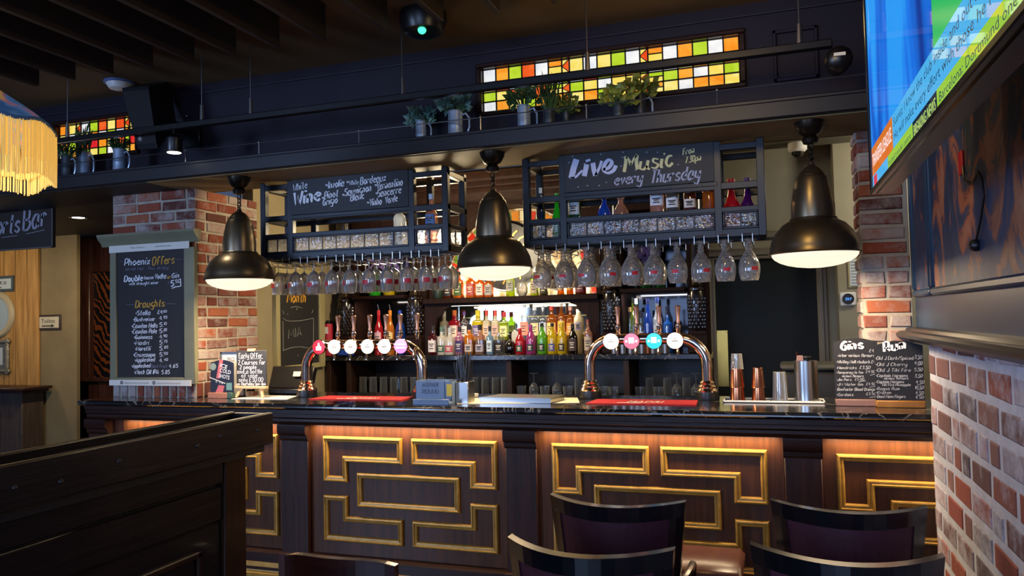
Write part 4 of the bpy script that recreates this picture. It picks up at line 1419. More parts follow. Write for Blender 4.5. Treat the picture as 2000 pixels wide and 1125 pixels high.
def bottle(px_, top, base_z, wpx, Y, shape, col, cap, lab, label, group, sq=0.0, liquid=None, labz=(.14, .46), spout=False, flat=1.0, lw=.62):
    """bottle standing at base_z on plane Y: px_ = its centre column, top = its top row in the photo"""
    base_z += .0008
    p = aty(px_, top, Y)
    h = p.z - base_z
    r = wpx * .5 * mpp(p)
    x = aty(px_, top + .6 * h / mpp(p), Y).x
    t = thing('bottle', label, 'bottle', (x, Y, base_z), group)
    pr = [(max(a * r, .0004), z * h) for a, z in SHAPES[shape]]
    n = 16
    rz = PI / 4 if sq else 0
    m = MB(); m.lathe(pr, x, Y, base_z, n, 0, 0, 1, flat) if not sq else m.lathe(pr, x, Y, base_z, 16, 0, sq, 1, flat)
    g = obj('glass_body', m, BM[col], t, 40)
    if liquid:
        m = MB()
        ph = [(a * .93, z) for a, z in pr if z < h * .5]
        ph = [(ph[0][0], .004)] + [(a, max(z, .004)) for a, z in ph[1:]] + [(ph[-1][0], h * .5), (.0005, h * .5)]
        m.lathe(ph, x, Y, base_z, 12, 0, sq, 1, flat); obj('liquid', m, BM[liquid], t, 40)
    zt = pr[-1][1]
    if cap:
        cr = pr[-2][0] * 1.12
        m = MB(); m.lathe([(cr, zt - h * .045), (cr, h), (.0005, h)], x, Y, base_z, 12); obj('cap', m, lmat(cap), t)
    if spout:
        m = MB(); m.tube([(x, Y, base_z + h * .98), (x, Y, base_z + h * 1.06), (x - .006, Y - .004, base_z + h * 1.13)], .004, 6); obj('pourer', m, M_steel, t)
    if lab:
        m = MB()
        z0, z1 = labz[0] * h, labz[1] * h

        def rad(z):
            for (a0, q0), (a1, q1) in zip(pr[1:], pr[2:]):
                if q0 <= z <= q1 and q1 > q0:
                    return a0 + (a1 - a0) * (z - q0) / (q1 - q0)
            return r
        cols_ = 7
        for k in range(cols_):
            a0 = -PI / 2 + (k / cols_ - .5) * 2 * lw * (PI / 2)
            a1 = -PI / 2 + ((k + 1) / cols_ - .5) * 2 * lw * (PI / 2)
            q = []
            for a_, z in ((a0, z0), (a1, z0), (a1, z1), (a0, z1)):
                R_ = rad(z) + .0012
                c_, s_ = math.cos(a_), math.sin(a_)
                if sq:
                    qq = max(abs(c_), abs(s_)); f = (1 - sq) + sq / qq * .86
                    c_, s_ = c_ * f, s_ * f
                q.append((x + c_ * R_, Y + s_ * R_ * flat, base_z + z))
            m.quad(*q)
        lo = obj('label', m, lmat(lab), t, 40)
        # marks on the label: a bar of print and a roundel
        m = MB()
        dark_ = sum(hexc(lab)) > .9
        for zz, ww in ((.68, .55), (.52, .35), (.30, .45)):
            z = z0 + (z1 - z0) * zz
            for k in range(4):
                a0 = -PI / 2 + (k / 4 - .5) * ww * lw * PI
                a1 = -PI / 2 + ((k + 1) / 4 - .5) * ww * lw * PI
                R_ = rad(z) + .0022
                q = []
                for a_, dz in ((a0, -.004), (a1, -.004), (a1, .004), (a0, .004)):
                    c_, s_ = math.cos(a_), math.sin(a_)
                    if sq:
                        qq = max(abs(c_), abs(s_)); f = (1 - sq) + sq / qq * .86
                        c_, s_ = c_ * f, s_ * f
                    q.append((x + c_ * R_, Y + s_ * R_ * flat, base_z + z + dz))
                m.quad(*q)
        obj('label_print', m, lmat('3a3436' if dark_ else 'd8cfbe'), lo, 40)
    NB[0] += 1
    return t


G1 = 'bottles in the front row of the back bar centre'
for a in (
    (846, 636, 20, 'gin', 'maroon', '1a1012', 'e6dede', 'dark maroon bottle, leftmost of the front row under the lit mirror', .5, None),
    (863, 638, 18, 'gin', 'white', '5a7a6a', '2f5a4a', 'white flowered bottle with green band beside the dark maroon bottle', .3, None),
    (879, 640, 20, 'gin', 'white', 'b0b4b8', 'b83a58', 'white flowered bottle with a broad pink band at its foot', .3, None),
    (898, 638, 18, 'gin', 'pink', '2a1a24', '3a2f66', 'pale pink bottle with dark violet lower half', .4, 'violet'),
    (917, 633, 20, 'gin', 'orange', '1c1214', 'c9c0b8', 'orange bottle with dark lower half and pale label strip', .4, 'maroon'),
    (938, 634, 20, 'gin', 'rose', '1c1214', 'b9b4c4', 'clear bottle with bright pink band over a black lower half', .4, 'dark'),
    (957, 637, 14, 'gin', 'paleblue', '1d2a2a', 'cfe0ea', 'slim light blue square bottle with a pale label', .7, None),
    (976, 646, 20, 'jar', 'clear', None, '24242a', 'clear jar shaped bottle with a black base label', 0, None),
    (997, 648, 23, 'round', 'dark', '140f10', None, 'matt black rounded bottle without a label', 0, None),
    (1016, 641, 20, 'slim', 'red', 'c02028', '2a4a34', 'opaque bright red bottle with a round dark emblem', 0, None),
    (1037, 634, 20, 'slim', 'magenta', 'a83a90', '2a3a34', 'opaque magenta bottle with a round dark emblem', 0, None),
    (1059, 631, 20, 'slim', 'green', '10180c', '1c3a24', 'opaque lime green bottle with a round dark emblem', 0, None),
    (1079, 631, 20, 'slim', 'yellow', '1a160c', '5a5a9a', 'opaque yellow bottle with a round violet emblem', 0, None),
    (1098, 631, 20, 'slim', 'yellow', 'd8b818', '3a3018', 'opaque yellow bottle with a brown printed emblem', 0, None),
    (1119, 632, 19, 'slim', 'dark', '1a0e0e', '4a3a34', 'dark brown bottle right of the yellow bottles', 0, None),
    (1149, 624, 17, 'spirit', 'rose', '9a4a3a', 'c8b49a', 'rosy clear bottle at the right end of the front row', 0, None),
):
    px_, top, w, shp, col, cap, lab, lbl, sq, liq = a
    emb = 'emblem' in lbl
    bottle(px_, top, SLAB, w * .98, 6.05 + (.0 if sq else .012), shp, col, cap, lab, lbl, G1, sq, liq, (.10, .34) if emb or 'band' in lbl or 'label strip' in lbl else (.1, .5), lw=.42 if emb else .62)
G2 = 'bottles in the rear row of the back bar centre'
for a in (
    (868, 608, 17, 'gin', 'cream', 'd8d0b8', 'b0b4ae', 'cream square shouldered bottle at the left of the rear row', .5),
    (888, 606, 22, 'gin', 'red', 'e8742a', 'f0d8c8', 'square red bottle with orange collar in the rear row', .5),
    (907, 609, 16, 'spirit', 'clear', '7a4a9a', 'd8d4cc', 'clear bottle with a violet cap in the rear row', 0),
    (934, 606, 24, 'gin', 'yellow', 'e8d020', '6a5a8a', 'square bright yellow bottle with yellow cap and pourer', .5),
    (951, 606, 16, 'gin', 'cream', 'd8402a', 'e0b8a0', 'cream bottle with red cap right of the square yellow bottle', .4),
    (968, 606, 17, 'gin', 'cream', 'd8402a', 'c8a090', 'cream bottle with red cap, second right of the square yellow one', .4),
    (985, 609, 19, 'gin', 'lime', 'c8282a', 'f0e090', 'yellow labelled bottle with red cap behind the clear jar', .4),
    (1025, 594, 19, 'spirit', 'clear', 'e8e8e8', 'f09078', 'tall clear bottle with salmon label behind the red bottle', 0),
    (1045, 599, 19, 'whisky', 'clear', 'e0e0e0', 'e0c890', 'clear bottle with sand label behind the magenta bottle', 0),
    (1061, 597, 17, 'spirit', 'clear', 'd0d8e0', 'c8d0d8', 'clear bottle with silver label behind the lime green bottle', 0),
    (1078, 598, 21, 'whisky', 'amber', 'd8402a', 'e8c070', 'amber bottle with a red stopper in the rear row', 0),
    (1097, 591, 17, 'spirit', 'amber', 'f0e8d8', 'd8b048', 'tall amber bottle with pale cap in the rear row', 0),
    (1115, 599, 19, 'whisky', 'amber', 'e8a890', 'c88a38', 'broad amber bottle with pinkish cap in the rear row', 0),
):
    px_, top, w, shp, col, cap, lab, lbl, sq = a
    bottle(px_, top, SLAB + .11, w * .97, 6.43, shp, col, cap, lab, lbl, G2, sq, None, (.12, .5), 'pourer' in lbl)
bottle(1131, 604, SLAB, 21, 6.26, 'paddle', 'cream', 'efe8d0', '9a90a8', 'cream paddle shaped bottle with a round grey badge', G2, 0, None, (.52, .70), lw=.4)
m = MB(); q = aty(1007, 658, 6.2)
bk = thing('card', 'small white card leaning between the black and red bottles', 'card', (q.x, 6.2, SLAB))
m.box(q.x - .045, q.x + .045, 6.196, 6.2, q.z - .045, q.z + .045, .001, 0, (Matrix.Rotation(.6, 3, 'Y'), q)); m.box(q.x - .004, q.x + .004, 6.197, 6.2, SLAB + .0008, q.z); obj('card_face', m, M_label, bk)

G3 = 'bottles on the shelf below the arch'
for a in (
    (876, 536, 19, 'whisky', 'darkamber', '101014', '1e2028', 'square whisky bottle with a black label on the arch shelf', .5),
    (896, 531, 19, 'whisky', 'amber', '101014', '3a5a2a', 'square whisky bottle with a green label on the arch shelf', .5),
    (920, 533, 19, 'whisky', 'amber', '101014', 'a84a4e', 'square whisky bottle with a dusky red label on the arch shelf', .5),
    (938, 535, 17, 'whisky', 'amber', '4a1a1a', 'd8d0cc', 'amber whisky bottle with a tall white label under the centre lamp', .3),
    (955, 538, 18, 'whisky', 'amber', '4a1a1a', 'a8a4a6', 'amber whisky bottle with a grey label under the centre lamp', .3),
    (997, 527, 17, 'spirit', 'lime', '2a2c2c', 'b8bab0', 'bottle of yellow spirit with a tall grey label', 0),
    (1044, 527, 17, 'gin', 'lime', 'c8b860', 'b8a890', 'square yellow bottle with a buff label on the arch shelf', .4),
    (1062, 536, 17, 'gin', 'olive', '22240c', '3a3c1a', 'dark olive square bottle on the arch shelf', .4),
    (1083, 532, 18, 'spirit', 'clear', 'e0e0e0', 'd0c8b8', 'clear bottle right of the olive bottle on the arch shelf', 0),
    (1095, 530, 13, 'whisky', 'amber', 'c89a3a', 'c8b088', 'amber bottle behind the hanging chalice glasses on the arch shelf', 0),
    (1113, 531, 13, 'spirit', 'amber', 'd8b050', 'd8a848', 'golden bottle, second from the right on the arch shelf', 0),
    (1134, 530, 22, 'whisky', 'darkamber', '3a1414', '7a3a44', 'broad dark bottle with a dull red label, rightmost on the arch shelf', .2),
):
    px_, top, w, shp, col, cap, lab, lbl, sq = a
    bottle(px_, top, 1.79, w, 6.2, shp, col, cap, lab, lbl, G3, sq, None, (.10 if sq else .2, .58 if sq else .6))
q = aty(1020, 565, 6.2)
m = MB(); m.lathe([(.001, .002), (.026, .0), (.045, .03), (.05, .06), (.034, .115), (.036, .116), (.052, .06), (.047, .028), (.028, -.002)], q.x, 6.2, 1.79 + .003, 16)
tag(obj('tasting_glass', m, M_glass), 'small stemless tasting glass on the arch shelf under the lamp', 'glass')
q = aty(856, 570, 6.14)
m = MB(); m.lathe([(.04, 0), (.045, .01), (.045, .1), (.043, .104), (.001, .105)], q.x, 6.14, 1.7908, 18)
tn = obj('tin', m, pm('dark_green_tin', '1c2a22', .4)); tag(tn, 'round dark green tin at the left end of the arch shelf', 'tin')

G4 = 'bottles in the left bay of the back bar'
for px_, col, cap, lab, lbl in ((740, 'red', 'b01a2a', 'e8b8c0', 'tall red bottle with steel pourer in the left bay'), (762.5, 'orange', 'e08418', 'f4d890', 'tall orange bottle with steel pourer in the left bay'), (782, 'blue', '1a4ac0', '1c3a8a', 'tall blue bottle beside the carved column in the left bay')):
    bottle(px_, 606, SLAB, 17 if col != 'blue' else 19, 6.15, 'slim', col, cap, lab, lbl, G4, 0, None, (.2, .5), 'pourer' in lbl)
for px_, col, lab, lbl in ((732, 'neon', '2a6a2a', 'green bottle on the upper shelf of the left bay'), (760, 'yellow', 'e0c040', 'yellow bottle on the upper shelf of the left bay'), (785, 'dark', '2a2020', 'dark bottle on the upper shelf of the left bay')):
    bottle(px_, 520, 1.835, 24, 6.15, 'squat', col, '202020', lab, lbl, 'bottles on the upper shelf of the left bay', 0)
G5 = 'bottles in the right bay of the back bar'
for a in (
    (1231, 600, 15, 'bell', 'clear', 'b08a50', None, 'clear wide based decanter at the left of the right bay'),
    (1237, 581, 16, 'spirit', 'lime', '2a2c20', '6a8a2a', 'yellow green bottle in the right bay'),
    (1244, 583, 18, 'spirit', 'clear', 'c0c4c8', 'b8bcc8', 'tall clear bottle between the green and blue bottles'),
    (1253, 606, 12, 'gin', 'clear', '1c2030', 'c8ccd4', 'short clear bottle with two pale labels in the right bay'),
    (1266.5, 583, 17, 'slim', 'blue', '101a50', 'c89a3a', 'tall deep blue bottle with gold and green labels'),
    (1285, 581, 18, 'spirit', 'frost_sheen', '1a2c6a', 'c8ccd0', 'frosted white bottle with a dark blue cap'),
    (1304.5, 598, 18, 'gin', 'grad', '101a3a', '3ab8d8', 'blue bottle with a turquoise foot at the right of the bay'),
):
    px_, top, w, shp, col, cap, lab, lbl = a
    bottle(px_, top, SLAB, w, {1237: 6.40, 1244: 6.30}.get(px_, 6.17), shp, col, cap, lab, lbl, G5, 0, None, (.08, .22) if col in ('blue', 'grad') else (.2, .5))
for k, px_ in enumerate((1262, 1290)):
    bottle(px_, 512, 1.82, 20, 6.17, 'slim', 'bottlegreen', '1a1a1a', 'd8d4c8', 'green bottle on the upper shelf of the right bay, %s of two' % ('left' if not k else 'right'), 'bottles on the upper shelf of the right bay')

G6 = 'bottles in the right hanging rack'
RYb = 4.50
for a in (
    (1057, 367, 17, 'spirit', 'navy', 'dfe6ee', None, 'dark blue bottle with a white cap at the left end of the right rack', 0, (.1, .4)),
    (1088, 372, 19, 'highbell', 'neon', None, None, 'frosted bright green bottle in the left compartment of the right rack', 0, (.1, .4)),
    (1122.5, 350, 25, 'gin', 'bottlegreen', '0c1810', 'c8d4dc', 'green bottle with white label beneath the word Live', .2, (.40, .60)),
    (1181, 378, 28, 'flask', 'blue', '1a3aa0', None, 'deep blue round shouldered bottle beneath the word every', 0, (.1, .4)),
    (1213.5, 378, 31, 'flask', 'rose', 'd8c8c0', 'c01a20', 'clear round decanter with red liquor and stopper', 0, (.1, .42)),
    (1284, 338, 29, 'whisky', 'rose', 'd08a4a', 'd4dae4', 'clear bottle with a broad white label and amber cap in the right rack', .2, (.46, .62)),
    (1314, 338, 27, 'whisky', 'clear', 'b8bcc4', 'dfe2e6', 'clear bottle with a small white label in the right rack', .0, (.42, .58)),
    (1348, 335, 26, 'whisky', 'darkamber', 'a04a18', 'd8ccc0', 'dark amber bottle beneath the end of the word Thursday', .2, (.40, .54)),
    (1385, 330, 26, 'whisky', 'amber', 'b86a18', None, 'bright amber bottle next to the right upright of the board', .2, (.1, .4)),
    (1429.5, 350, 34, 'highbell', 'red', 'a81824', None, 'red bell shaped bottle in the right compartment', 0, (.1, .4)),
    (1461, 348, 29, 'highbell', 'purple', '3a1650', None, 'purple bell shaped bottle in the right compartment', 0, (.1, .4)),
):
    px_, top, w, shp, col, cap, lab, lbl, sq, lz = a
    bottle(px_, top, 2.0735, w, RYb, shp, col, cap, lab, lbl, G6, sq, 'red' if 'decanter with red' in lbl else None, lz)
bottle(781, 392, 2.0805, 24, RYb, 'whisky', 'frost_sheen', None, None, 'frosted white bottle under the word Verde in the left rack', 'bottles in the left hanging rack', .2)
bottle(843, 379, 2.0805, 25, RYb, 'spirit', 'rose', 'c8d8f0', '5a88c8', 'clear bottle with blue label and pale cap in the left rack', 'bottles in the left hanging rack', 0, None, (.34, .60))

# purple flowers behind the hanging glasses ------------------------------------
def flowers(px0, px1, py, zb, label, seed):
    rg = random.Random(seed)
    a, b_ = aty(px0, py, 6.3), aty(px1, py, 6.3)
    t = thing('flower_garland', label, 'flowers', ((a.x + b_.x) / 2, 6.3, zb))
    m = MB(); m2 = MB()
    for k in range(80):
        x = rg.uniform(a.x, b_.x); z = a.z + rg.uniform(-.07, .12); y = rg.uniform(6.31, 6.42)
        for j in range(5):
            an = 2 * PI * j / 5 + rg.random()
            d = Vector((math.cos(an), rg.uniform(-.6, .1), math.sin(an))) * .026
            c_ = Vector((x, y, z)); s_ = d.cross(Vector((0, 1, 0))) * .55
            m.quad(c_, c_ + d * .6 + s_, c_ + d * 1.1, c_ + d * .6 - s_)
        if k % 4 == 0:
            m2.tube([(x, y, zb + .001), (x, y, z)], .003, 5)
    obj('petals', m, M_purple, t, 0); obj('stems', m2, M_leaf, t, 0)


flowers(722, 795, 515, 1.835, 'purple artificial flowers on the left bay behind the wine glasses', 5)
flowers(1234, 1286, 497, 1.82, 'purple artificial flowers on the right bay behind the chalice glasses', 6)

# measures along the slab ------------------------------------------------------
m = MB(); m.lathe([(.001, 0), (.026, 0), (.030, .075), (.028, .075), (.024, .004), (.001, .004)], 0, 0, 0, 14)
cup0 = None
for k, px_ in enumerate((1200, 1217, 1232, 1243, 1254.5, 1266, 1276, 1288, 1300)):
    x = aty(px_, 685, 6.03).x
    if cup0 is None:
        cup0 = o = obj('measure_cup', m, M_steel)
    else:
        o = cup0.copy(); COL.objects.link(o)
        if k == 5:
            o.data = cup0.data.copy(); o.data.materials[0] = M_copper
    o.location = (x, 6.03, SLAB + .0006)
    tag(o, ('copper coloured measure cup among the steel ones behind the right taps' if k == 5 else 'steel measure cup behind the right taps, %s from the left' % ordw(k)), 'cup', 'measure cups on the back bar')

# ================================================================== glasses on the shelves below
def tumbler(h, r0, r1, name, mat=None):
    m = MB(); m.lathe([(.001, .006), (r0 * .85, .004), (r0, 0), (r1, h), (r1 - .003, h), (r0 - .003, .012), (.001, .012)], 0, 0, 0, 14)
    return m


KIN = {'pint': tumbler(.15, .034, .046, ''), 'tall': tumbler(.165, .030, .036, ''), 'short': tumbler(.09, .036, .042, '')}
mg_ = MB(); mg_.lathe([(.034, 0), (.034, .003), (.006, .01), (.005, .08), (.02, .09), (.04, .12), (.042, .16), (.034, .20), (.032, .20), (.04, .16), (.036, .12), (.001, .092)], 0, 0, 0, 14)
KIN['stem'] = mg_
mstem = {}
i = 0
SH = []
for px_ in (709, 729, 749, 769, 789, 809, 829, 861): SH.append((px_, 'tall', 'left', 6.10))
for px_ in (908, 928, 948, 968, 986): SH.append((px_, 'tall', 'left', 6.10))
for px_ in (724, 752, 780, 808, 838): SH.append((px_, 'pint', 'left', 6.26))
for px_, kd in ((1018, 'short'), (1043, 'stem'), (1064, 'short'), (1088, 'stem'), (1109, 'short'), (1130, 'tall'), (1178, 'short'), (1198, 'short')): SH.append((px_, kd, 'middle', 6.12))
for px_, kd in ((1250, 'short'), (1269, 'tall'), (1286, 'short'), (1304, 'tall'), (1322, 'stem'), (1341, 'tall'), (1360, 'stem')): SH.append((px_, kd, 'right', 6.12))
cnt = {}
for px_, kd, sec, Y in SH:
    kd = 'pint' if kd == 'pint' else kd
    x = aty(px_, 755, Y).x
    key = (sec, kd, Y)
    cnt[key] = cnt.get(key, 0) + 1
    if kd not in mstem:
        mstem[kd] = o = obj('stemmed_glass' if kd == 'stem' else 'tumbler_glass', KIN[kd], M_pint)
    else:
        o = mstem[kd].copy(); COL.objects.link(o)
    o.location = (x, Y, .9458)
    nm = {'pint': 'upturned pint glass', 'tall': 'upturned tall straight glass', 'short': 'short tumbler', 'stem': 'upside down stemmed glass'}[kd]
    if kd in ('pint', 'tall', 'stem'):
        o.rotation_euler = (PI, 0, 0)
        o.location.z = .9458 + {'pint': .15, 'tall': .165, 'stem': .20}[kd]
    tag(o, '%s%s in the %s shelf section, %s from the left' % (nm, ' at the back' if Y > 6.2 else '', sec, ordw(cnt[key] - 1)), 'glass', 'glasses on the shelf below the back bar slab')

# ================================================================== glasses hanging from the racks
def hangers(xs, zt, parentname, label, n0, y0, y1):
    t = thing('glass_hanger', label, 'glass hanger', ((xs[0] + xs[-1]) / 2, 4.55, zt))
    for x in xs:
        m = MB()
        for s_ in (-1, 1):
            m.tube([(x + s_ * .027, RY0 - .004, zt + .012), (x + s_ * .027, RY0 - .014, zt + .012), (x + s_ * .027, RY0 - .014, zt - .032), (x + s_ * .027, RY0 + .02, zt - .040), (x + s_ * .027, y1, zt - .040), (x + s_ * .027, y1, zt - .0005)], .0028, 6)
        m.tube([(x - .027, RY0 - .014, zt + .012), (x + .027, RY0 - .014, zt + .012)], .0028, 6)
        obj('hanger_wire', m, M_steel, t)


wx = [aty(p_, 500, 4.40).x for p_ in (527, 560.5, 596, 631, 666, 703, 738, 776, 813, 851)]
hangers(wx, 2.035, '', 'row of wire glass hangers under the White Wine rack', 0, 4.4, 4.70)
gx = [aty(p_, 470, 4.40).x for p_ in (1053, 1096, 1141, 1184, 1228, 1272, 1319, 1366, 1413, 1460)]
hangers(gx, 2.028, '', 'row of wire glass hangers under the Live Music rack', 0, 4.4, 4.70)


def wineglass():
    """hangs foot up; origin at the underside of the rail"""
    t = thing('wine_glass', 'x', 'wine glass', (0, 0, 0))
    m = MB()
    m.lathe([(.001, .008), (.01, .006), (.033, .001), (.034, -.001), (.030, -.002), (.006, -.006), (.004, -.012), (.0038, -.062), (.006, -.07), (.022, -.082), (.038, -.105), (.045, -.135), (.0455, -.165), (.042, -.20), (.037, -.235), (.0355, -.235), (.0405, -.20), (.044, -.165), (.0435, -.135), (.036, -.106), (.018, -.084), (.001, -.076)], 0, 0, -.008, 18)
    m.v = [(x, y, -.008 + (z + .008) * .915) for x, y, z in m.v]
    obj('glass_bowl', m, M_glass, t, 50)
    m = MB()
    for k in range(4):
        q = []
        for a_, z in ((k, -.141), (k + 1, -.141), (k + 1, -.172), (k, -.172)):
            an = -PI / 2 + (a_ - 2) * .24
            q.append((.0462 * math.cos(an), .0462 * math.sin(an), z - .008))
        m.quad(*q)
    obj('red_logo', m, M_redl, t, 40)
    return t


wg = wineglass()
first = True
rgw = random.Random(4)
for r_, (Y, off) in enumerate(((4.405, .0), (4.505, .0), (4.61, .0))):
    for k in range(10):
        x = wx[k] + (wx[1] - wx[0]) / 2 * 1 - .006
        if k == 9 and r_ == 2:
            continue
        o = wg if first else copy_tree(wg)
        first = False
        o.location = (x, Y, 2.035 - .012)
        o.rotation_euler = (0, 0, rgw.uniform(-.9, .9))
        o['label'] = 'hanging wine glass with red mark, %s from the left in the %s row, left rack' % (ordw(k), ('front', 'middle', 'rear')[r_])
        o['group'] = 'wine glasses hanging from the left rack'


def chalice():
    t = thing('chalice_glass', 'x', 'beer glass', (0, 0, 0))
    m = MB()
    pr = [(.001, .010), (.012, .008), (.044, .002), (.046, -.002), (.040, -.004), (.020, -.014), (.015, -.022), (.019, -.032), (.0145, -.042), (.020, -.052), (.016, -.062), (.022, -.074), (.034, -.095), (.050, -.128), (.058, -.165), (.0575, -.20), (.051, -.235), (.046, -.252), (.0435, -.252), (.049, -.235), (.055, -.20), (.0555, -.165), (.048, -.13), (.032, -.098), (.001, -.08)]
    m.lathe(pr, 0, 0, -.008, 20)
    m.v = [(x, y, -.008 + (z + .008) * .9) for x, y, z in m.v]
    obj('glass_bowl', m, M_cut, t, 35)
    m = MB()
    for k in range(5):
        q = []
        for a_, z in ((k, -.152), (k + 1, -.152), (k + 1, -.172), (k, -.172)):
            an = -PI / 2 + (a_ - 2.5) * .13
            q.append((.0598 * math.cos(an), .0598 * math.sin(an), z - .008))
        m.quad(*q)
    obj('red_logo', m, M_redl, t, 40)
    return t


ch = chalice()
first = True
for r_, Y in enumerate((4.43, 4.575)):
    for k in range(10 if r_ == 0 else 6):
        o = ch if first else copy_tree(ch)
        first = False
        o.location = (gx[k] + .004, Y, 2.028 - .010)
        o.rotation_euler = (0, 0, rgw.uniform(-.5, .7))
        o['label'] = 'hanging stemmed beer chalice, %s from the left in the %s row of the right rack' % (ordw(k), ('front', 'rear')[r_])
        o['group'] = 'beer chalices hanging from the right rack'
# ================================================================== beer fonts
def font(x0, x1, Y, ztop, zc, badges, handles, label):
    """copper-chrome arch with lit badges and tap handles"""
    t = thing('beer_font', label, 'beer tap', ((x0 + x1) / 2, Y, CT))
    r = .034
    R_ = .16
    m = MB()
    pts = [(x0, Y, CT + .05), (x0, Y, zc - R_)]
    pts += [(x0 + R_ - R_ * math.cos(a), Y, zc - R_ + R_ * math.sin(a)) for a in [PI / 2 * k / 8 for k in range(1, 9)]]
    pts += [(x1 - R_ + R_ * math.sin(a), Y, zc - R_ + R_ * math.cos(a)) for a in [PI / 2 * k / 8 for k in range(0, 9)]]
    pts += [(x1, Y, CT + .05)]
    m.tube(pts, r, 20); obj('arch_tube', m, M_chrome, t, 60)
    for x in (x0, x1):
        m = MB(); m.lathe([(.066, 0), (.068, .01), (.066, .045), (.05, .048)], x, Y, CT, 24, closed=True); b_ = obj('base_collar', m, M_capb, t)
        m = MB(); m.lathe([(.062, .046), (.064, .055), (.05, .07), (.056, .078), (.044, .09), (.046, .10), (.034, .112)], x, Y, CT, 24); obj('base_ring', m, M_chrome, b_)
    for k, (px_, kind_) in enumerate(badges):
        x = aty(px_, 670, Y - .06).x
        tilt = Vector((x, Y - .062, zc - .012))
        m = MB(); m.lathe([(.03, 0), (.046, .002), (.050, .008), (.048, .02)], 0, 0, 0, 28)
        m.v = [(tilt.x + v[0], Y - .038 - v[2], tilt.z + v[1]) for v in m.v]
        m.tube([(x, Y - .042, tilt.z), (x, Y - .02, tilt.z)], .014, 8)
        bd = obj('badge_rim', m, M_chrome, t)
        m = MB(); m.lathe([(.001, .0212), (.047, .0205)], 0, 0, 0, 28)
        m.v = [(tilt.x + v[0], Y - .038 - v[2], tilt.z + v[1]) for v in m.v]
        c_ = {'red': 'd8283c', 'white': 'fbfaf4', 'yellow': 'f6efa8', 'pink': 'd878c8', 'rose': 'e07088', 'cyan': '28c4d0', 'warm': 'fff6e8'}[kind_]
        if 'badge_' + kind_ not in MATS:
            glow('badge_' + kind_, c_, {'white': 2.0, 'warm': 2.0, 'yellow': 1.4}.get(kind_, .7))
        obj('badge_face', m, MATS['badge_' + kind_], bd, 0)
        m = MB()
        ym = Y - .0605
        if kind_ in ('red', 'rose', 'cyan', 'pink'):
            if kind_ == 'pink':
                m.box(x - .034, x + .034, ym, ym + .001, tilt.z + .008, tilt.z + .014); m.box(x - .034, x + .034, ym, ym + .001, tilt.z - .014, tilt.z - .006)
            elif kind_ == 'red':
                m.box(x - .02, x + .02, ym, ym + .001, tilt.z - .022, tilt.z + .004); m.prism([(x - .01, tilt.z), (x + .012, tilt.z), (x + .004, tilt.z + .03), (x - .004, tilt.z + .026)], 1, ym, ym + .001)
            else:
                m.box(x - .016, x + .016, ym, ym + .001, tilt.z - .012, tilt.z + .022); m.box(x - .036, x - .024, ym, ym + .001, tilt.z - .006, tilt.z + .006); m.box(x + .024, x + .036, ym, ym + .001, tilt.z - .006, tilt.z + .006)
            mk = glow('badge_print_white', 'fbf6f4', 1.1) if 'badge_print_white' not in MATS else MATS['badge_print_white']
        else:
            m.box(x - .018, x + .018, ym, ym + .001, tilt.z - .006, tilt.z + .002); m.box(x - .008, x + .008, ym, ym + .001, tilt.z + .008, tilt.z + .014)
            mk = lmat('b8b0a0')
        obj('badge_print', m, mk, bd, 0)
    for px_ in handles:
        x = aty(px_, 650, Y).x
        z0 = zc + r - .004
        m = MB(); m.lathe([(.012, 0), (.014, .02), (.017, .024), (.017, .05), (.012, .055)], x, Y, z0, 14); ta = obj('tap_body', m, M_chrome, t)
        m = MB(); m.lathe([(.010, .055), (.012, .07), (.009, .085), (.015, .135), (.018, .160), (.012, .166), (.001, .168)], x, Y, z0, 14); obj('tap_handle', m, M_handle, ta)
        m = MB(); m.tube([(x, Y - .02, zc - .02), (x, Y - .05, zc - .05), (x, Y - .055, zc - .10)], .008, 8); obj('spout', m, M_chrome, ta)


font(-3.03, -2.16, 4.52, 0, 1.452, ((622, 'red'), (652, 'white'), (684, 'yellow'), (717, 'white'), (750, 'warm'), (782, 'pink')), (660.5, 691, 722.5, 754, 782, 815), 'left copper chrome beer font with six lit badges')
font(-1.08, -.375, 4.65, 0, 1.462, ((1193, 'white'), (1233, 'rose'), (1277, 'cyan'), (1318, 'warm')), (1207.5, 1244, 1288, 1325), 'right copper chrome beer font with four lit badges')


def towel(x0, x1, y0, y1, label, text):
    t = thing('bar_towel', label, 'bar towel', ((x0 + x1) / 2, y0, CT))
    m = MB(); m.prism([(x0, y0), (x1, y0), (x1 - .01, y1), (x0 + .02, y1)], 2, CT, CT + .006); obj('towel_cloth', m, M_red, t)
    m = MB()
    printed('printed_name', text, (x0 + (x1 - x0) * .36, y0 + .055, CT + .006), (x0 + (x1 - x0) * .70, y0 + .055, CT + .006), .09, Vector((0, 0, 1)), M_label, t, .25, .01, .001)
    m.box(x0 + (x1 - x0) * .28, x0 + (x1 - x0) * .5, y0 + .035, y0 + .048, CT + .006, CT + .0068)
    obj('printed_swash', m, M_label, t, 0)


towel(-2.90, -2.23, 4.345, 4.56, 'red bar towel lying under the left beer font', 'Cruzcampo')
towel(-1.035, -.415, 4.33, 4.56, 'red bar towel with white MADRI print under the right beer font', 'MADRI')

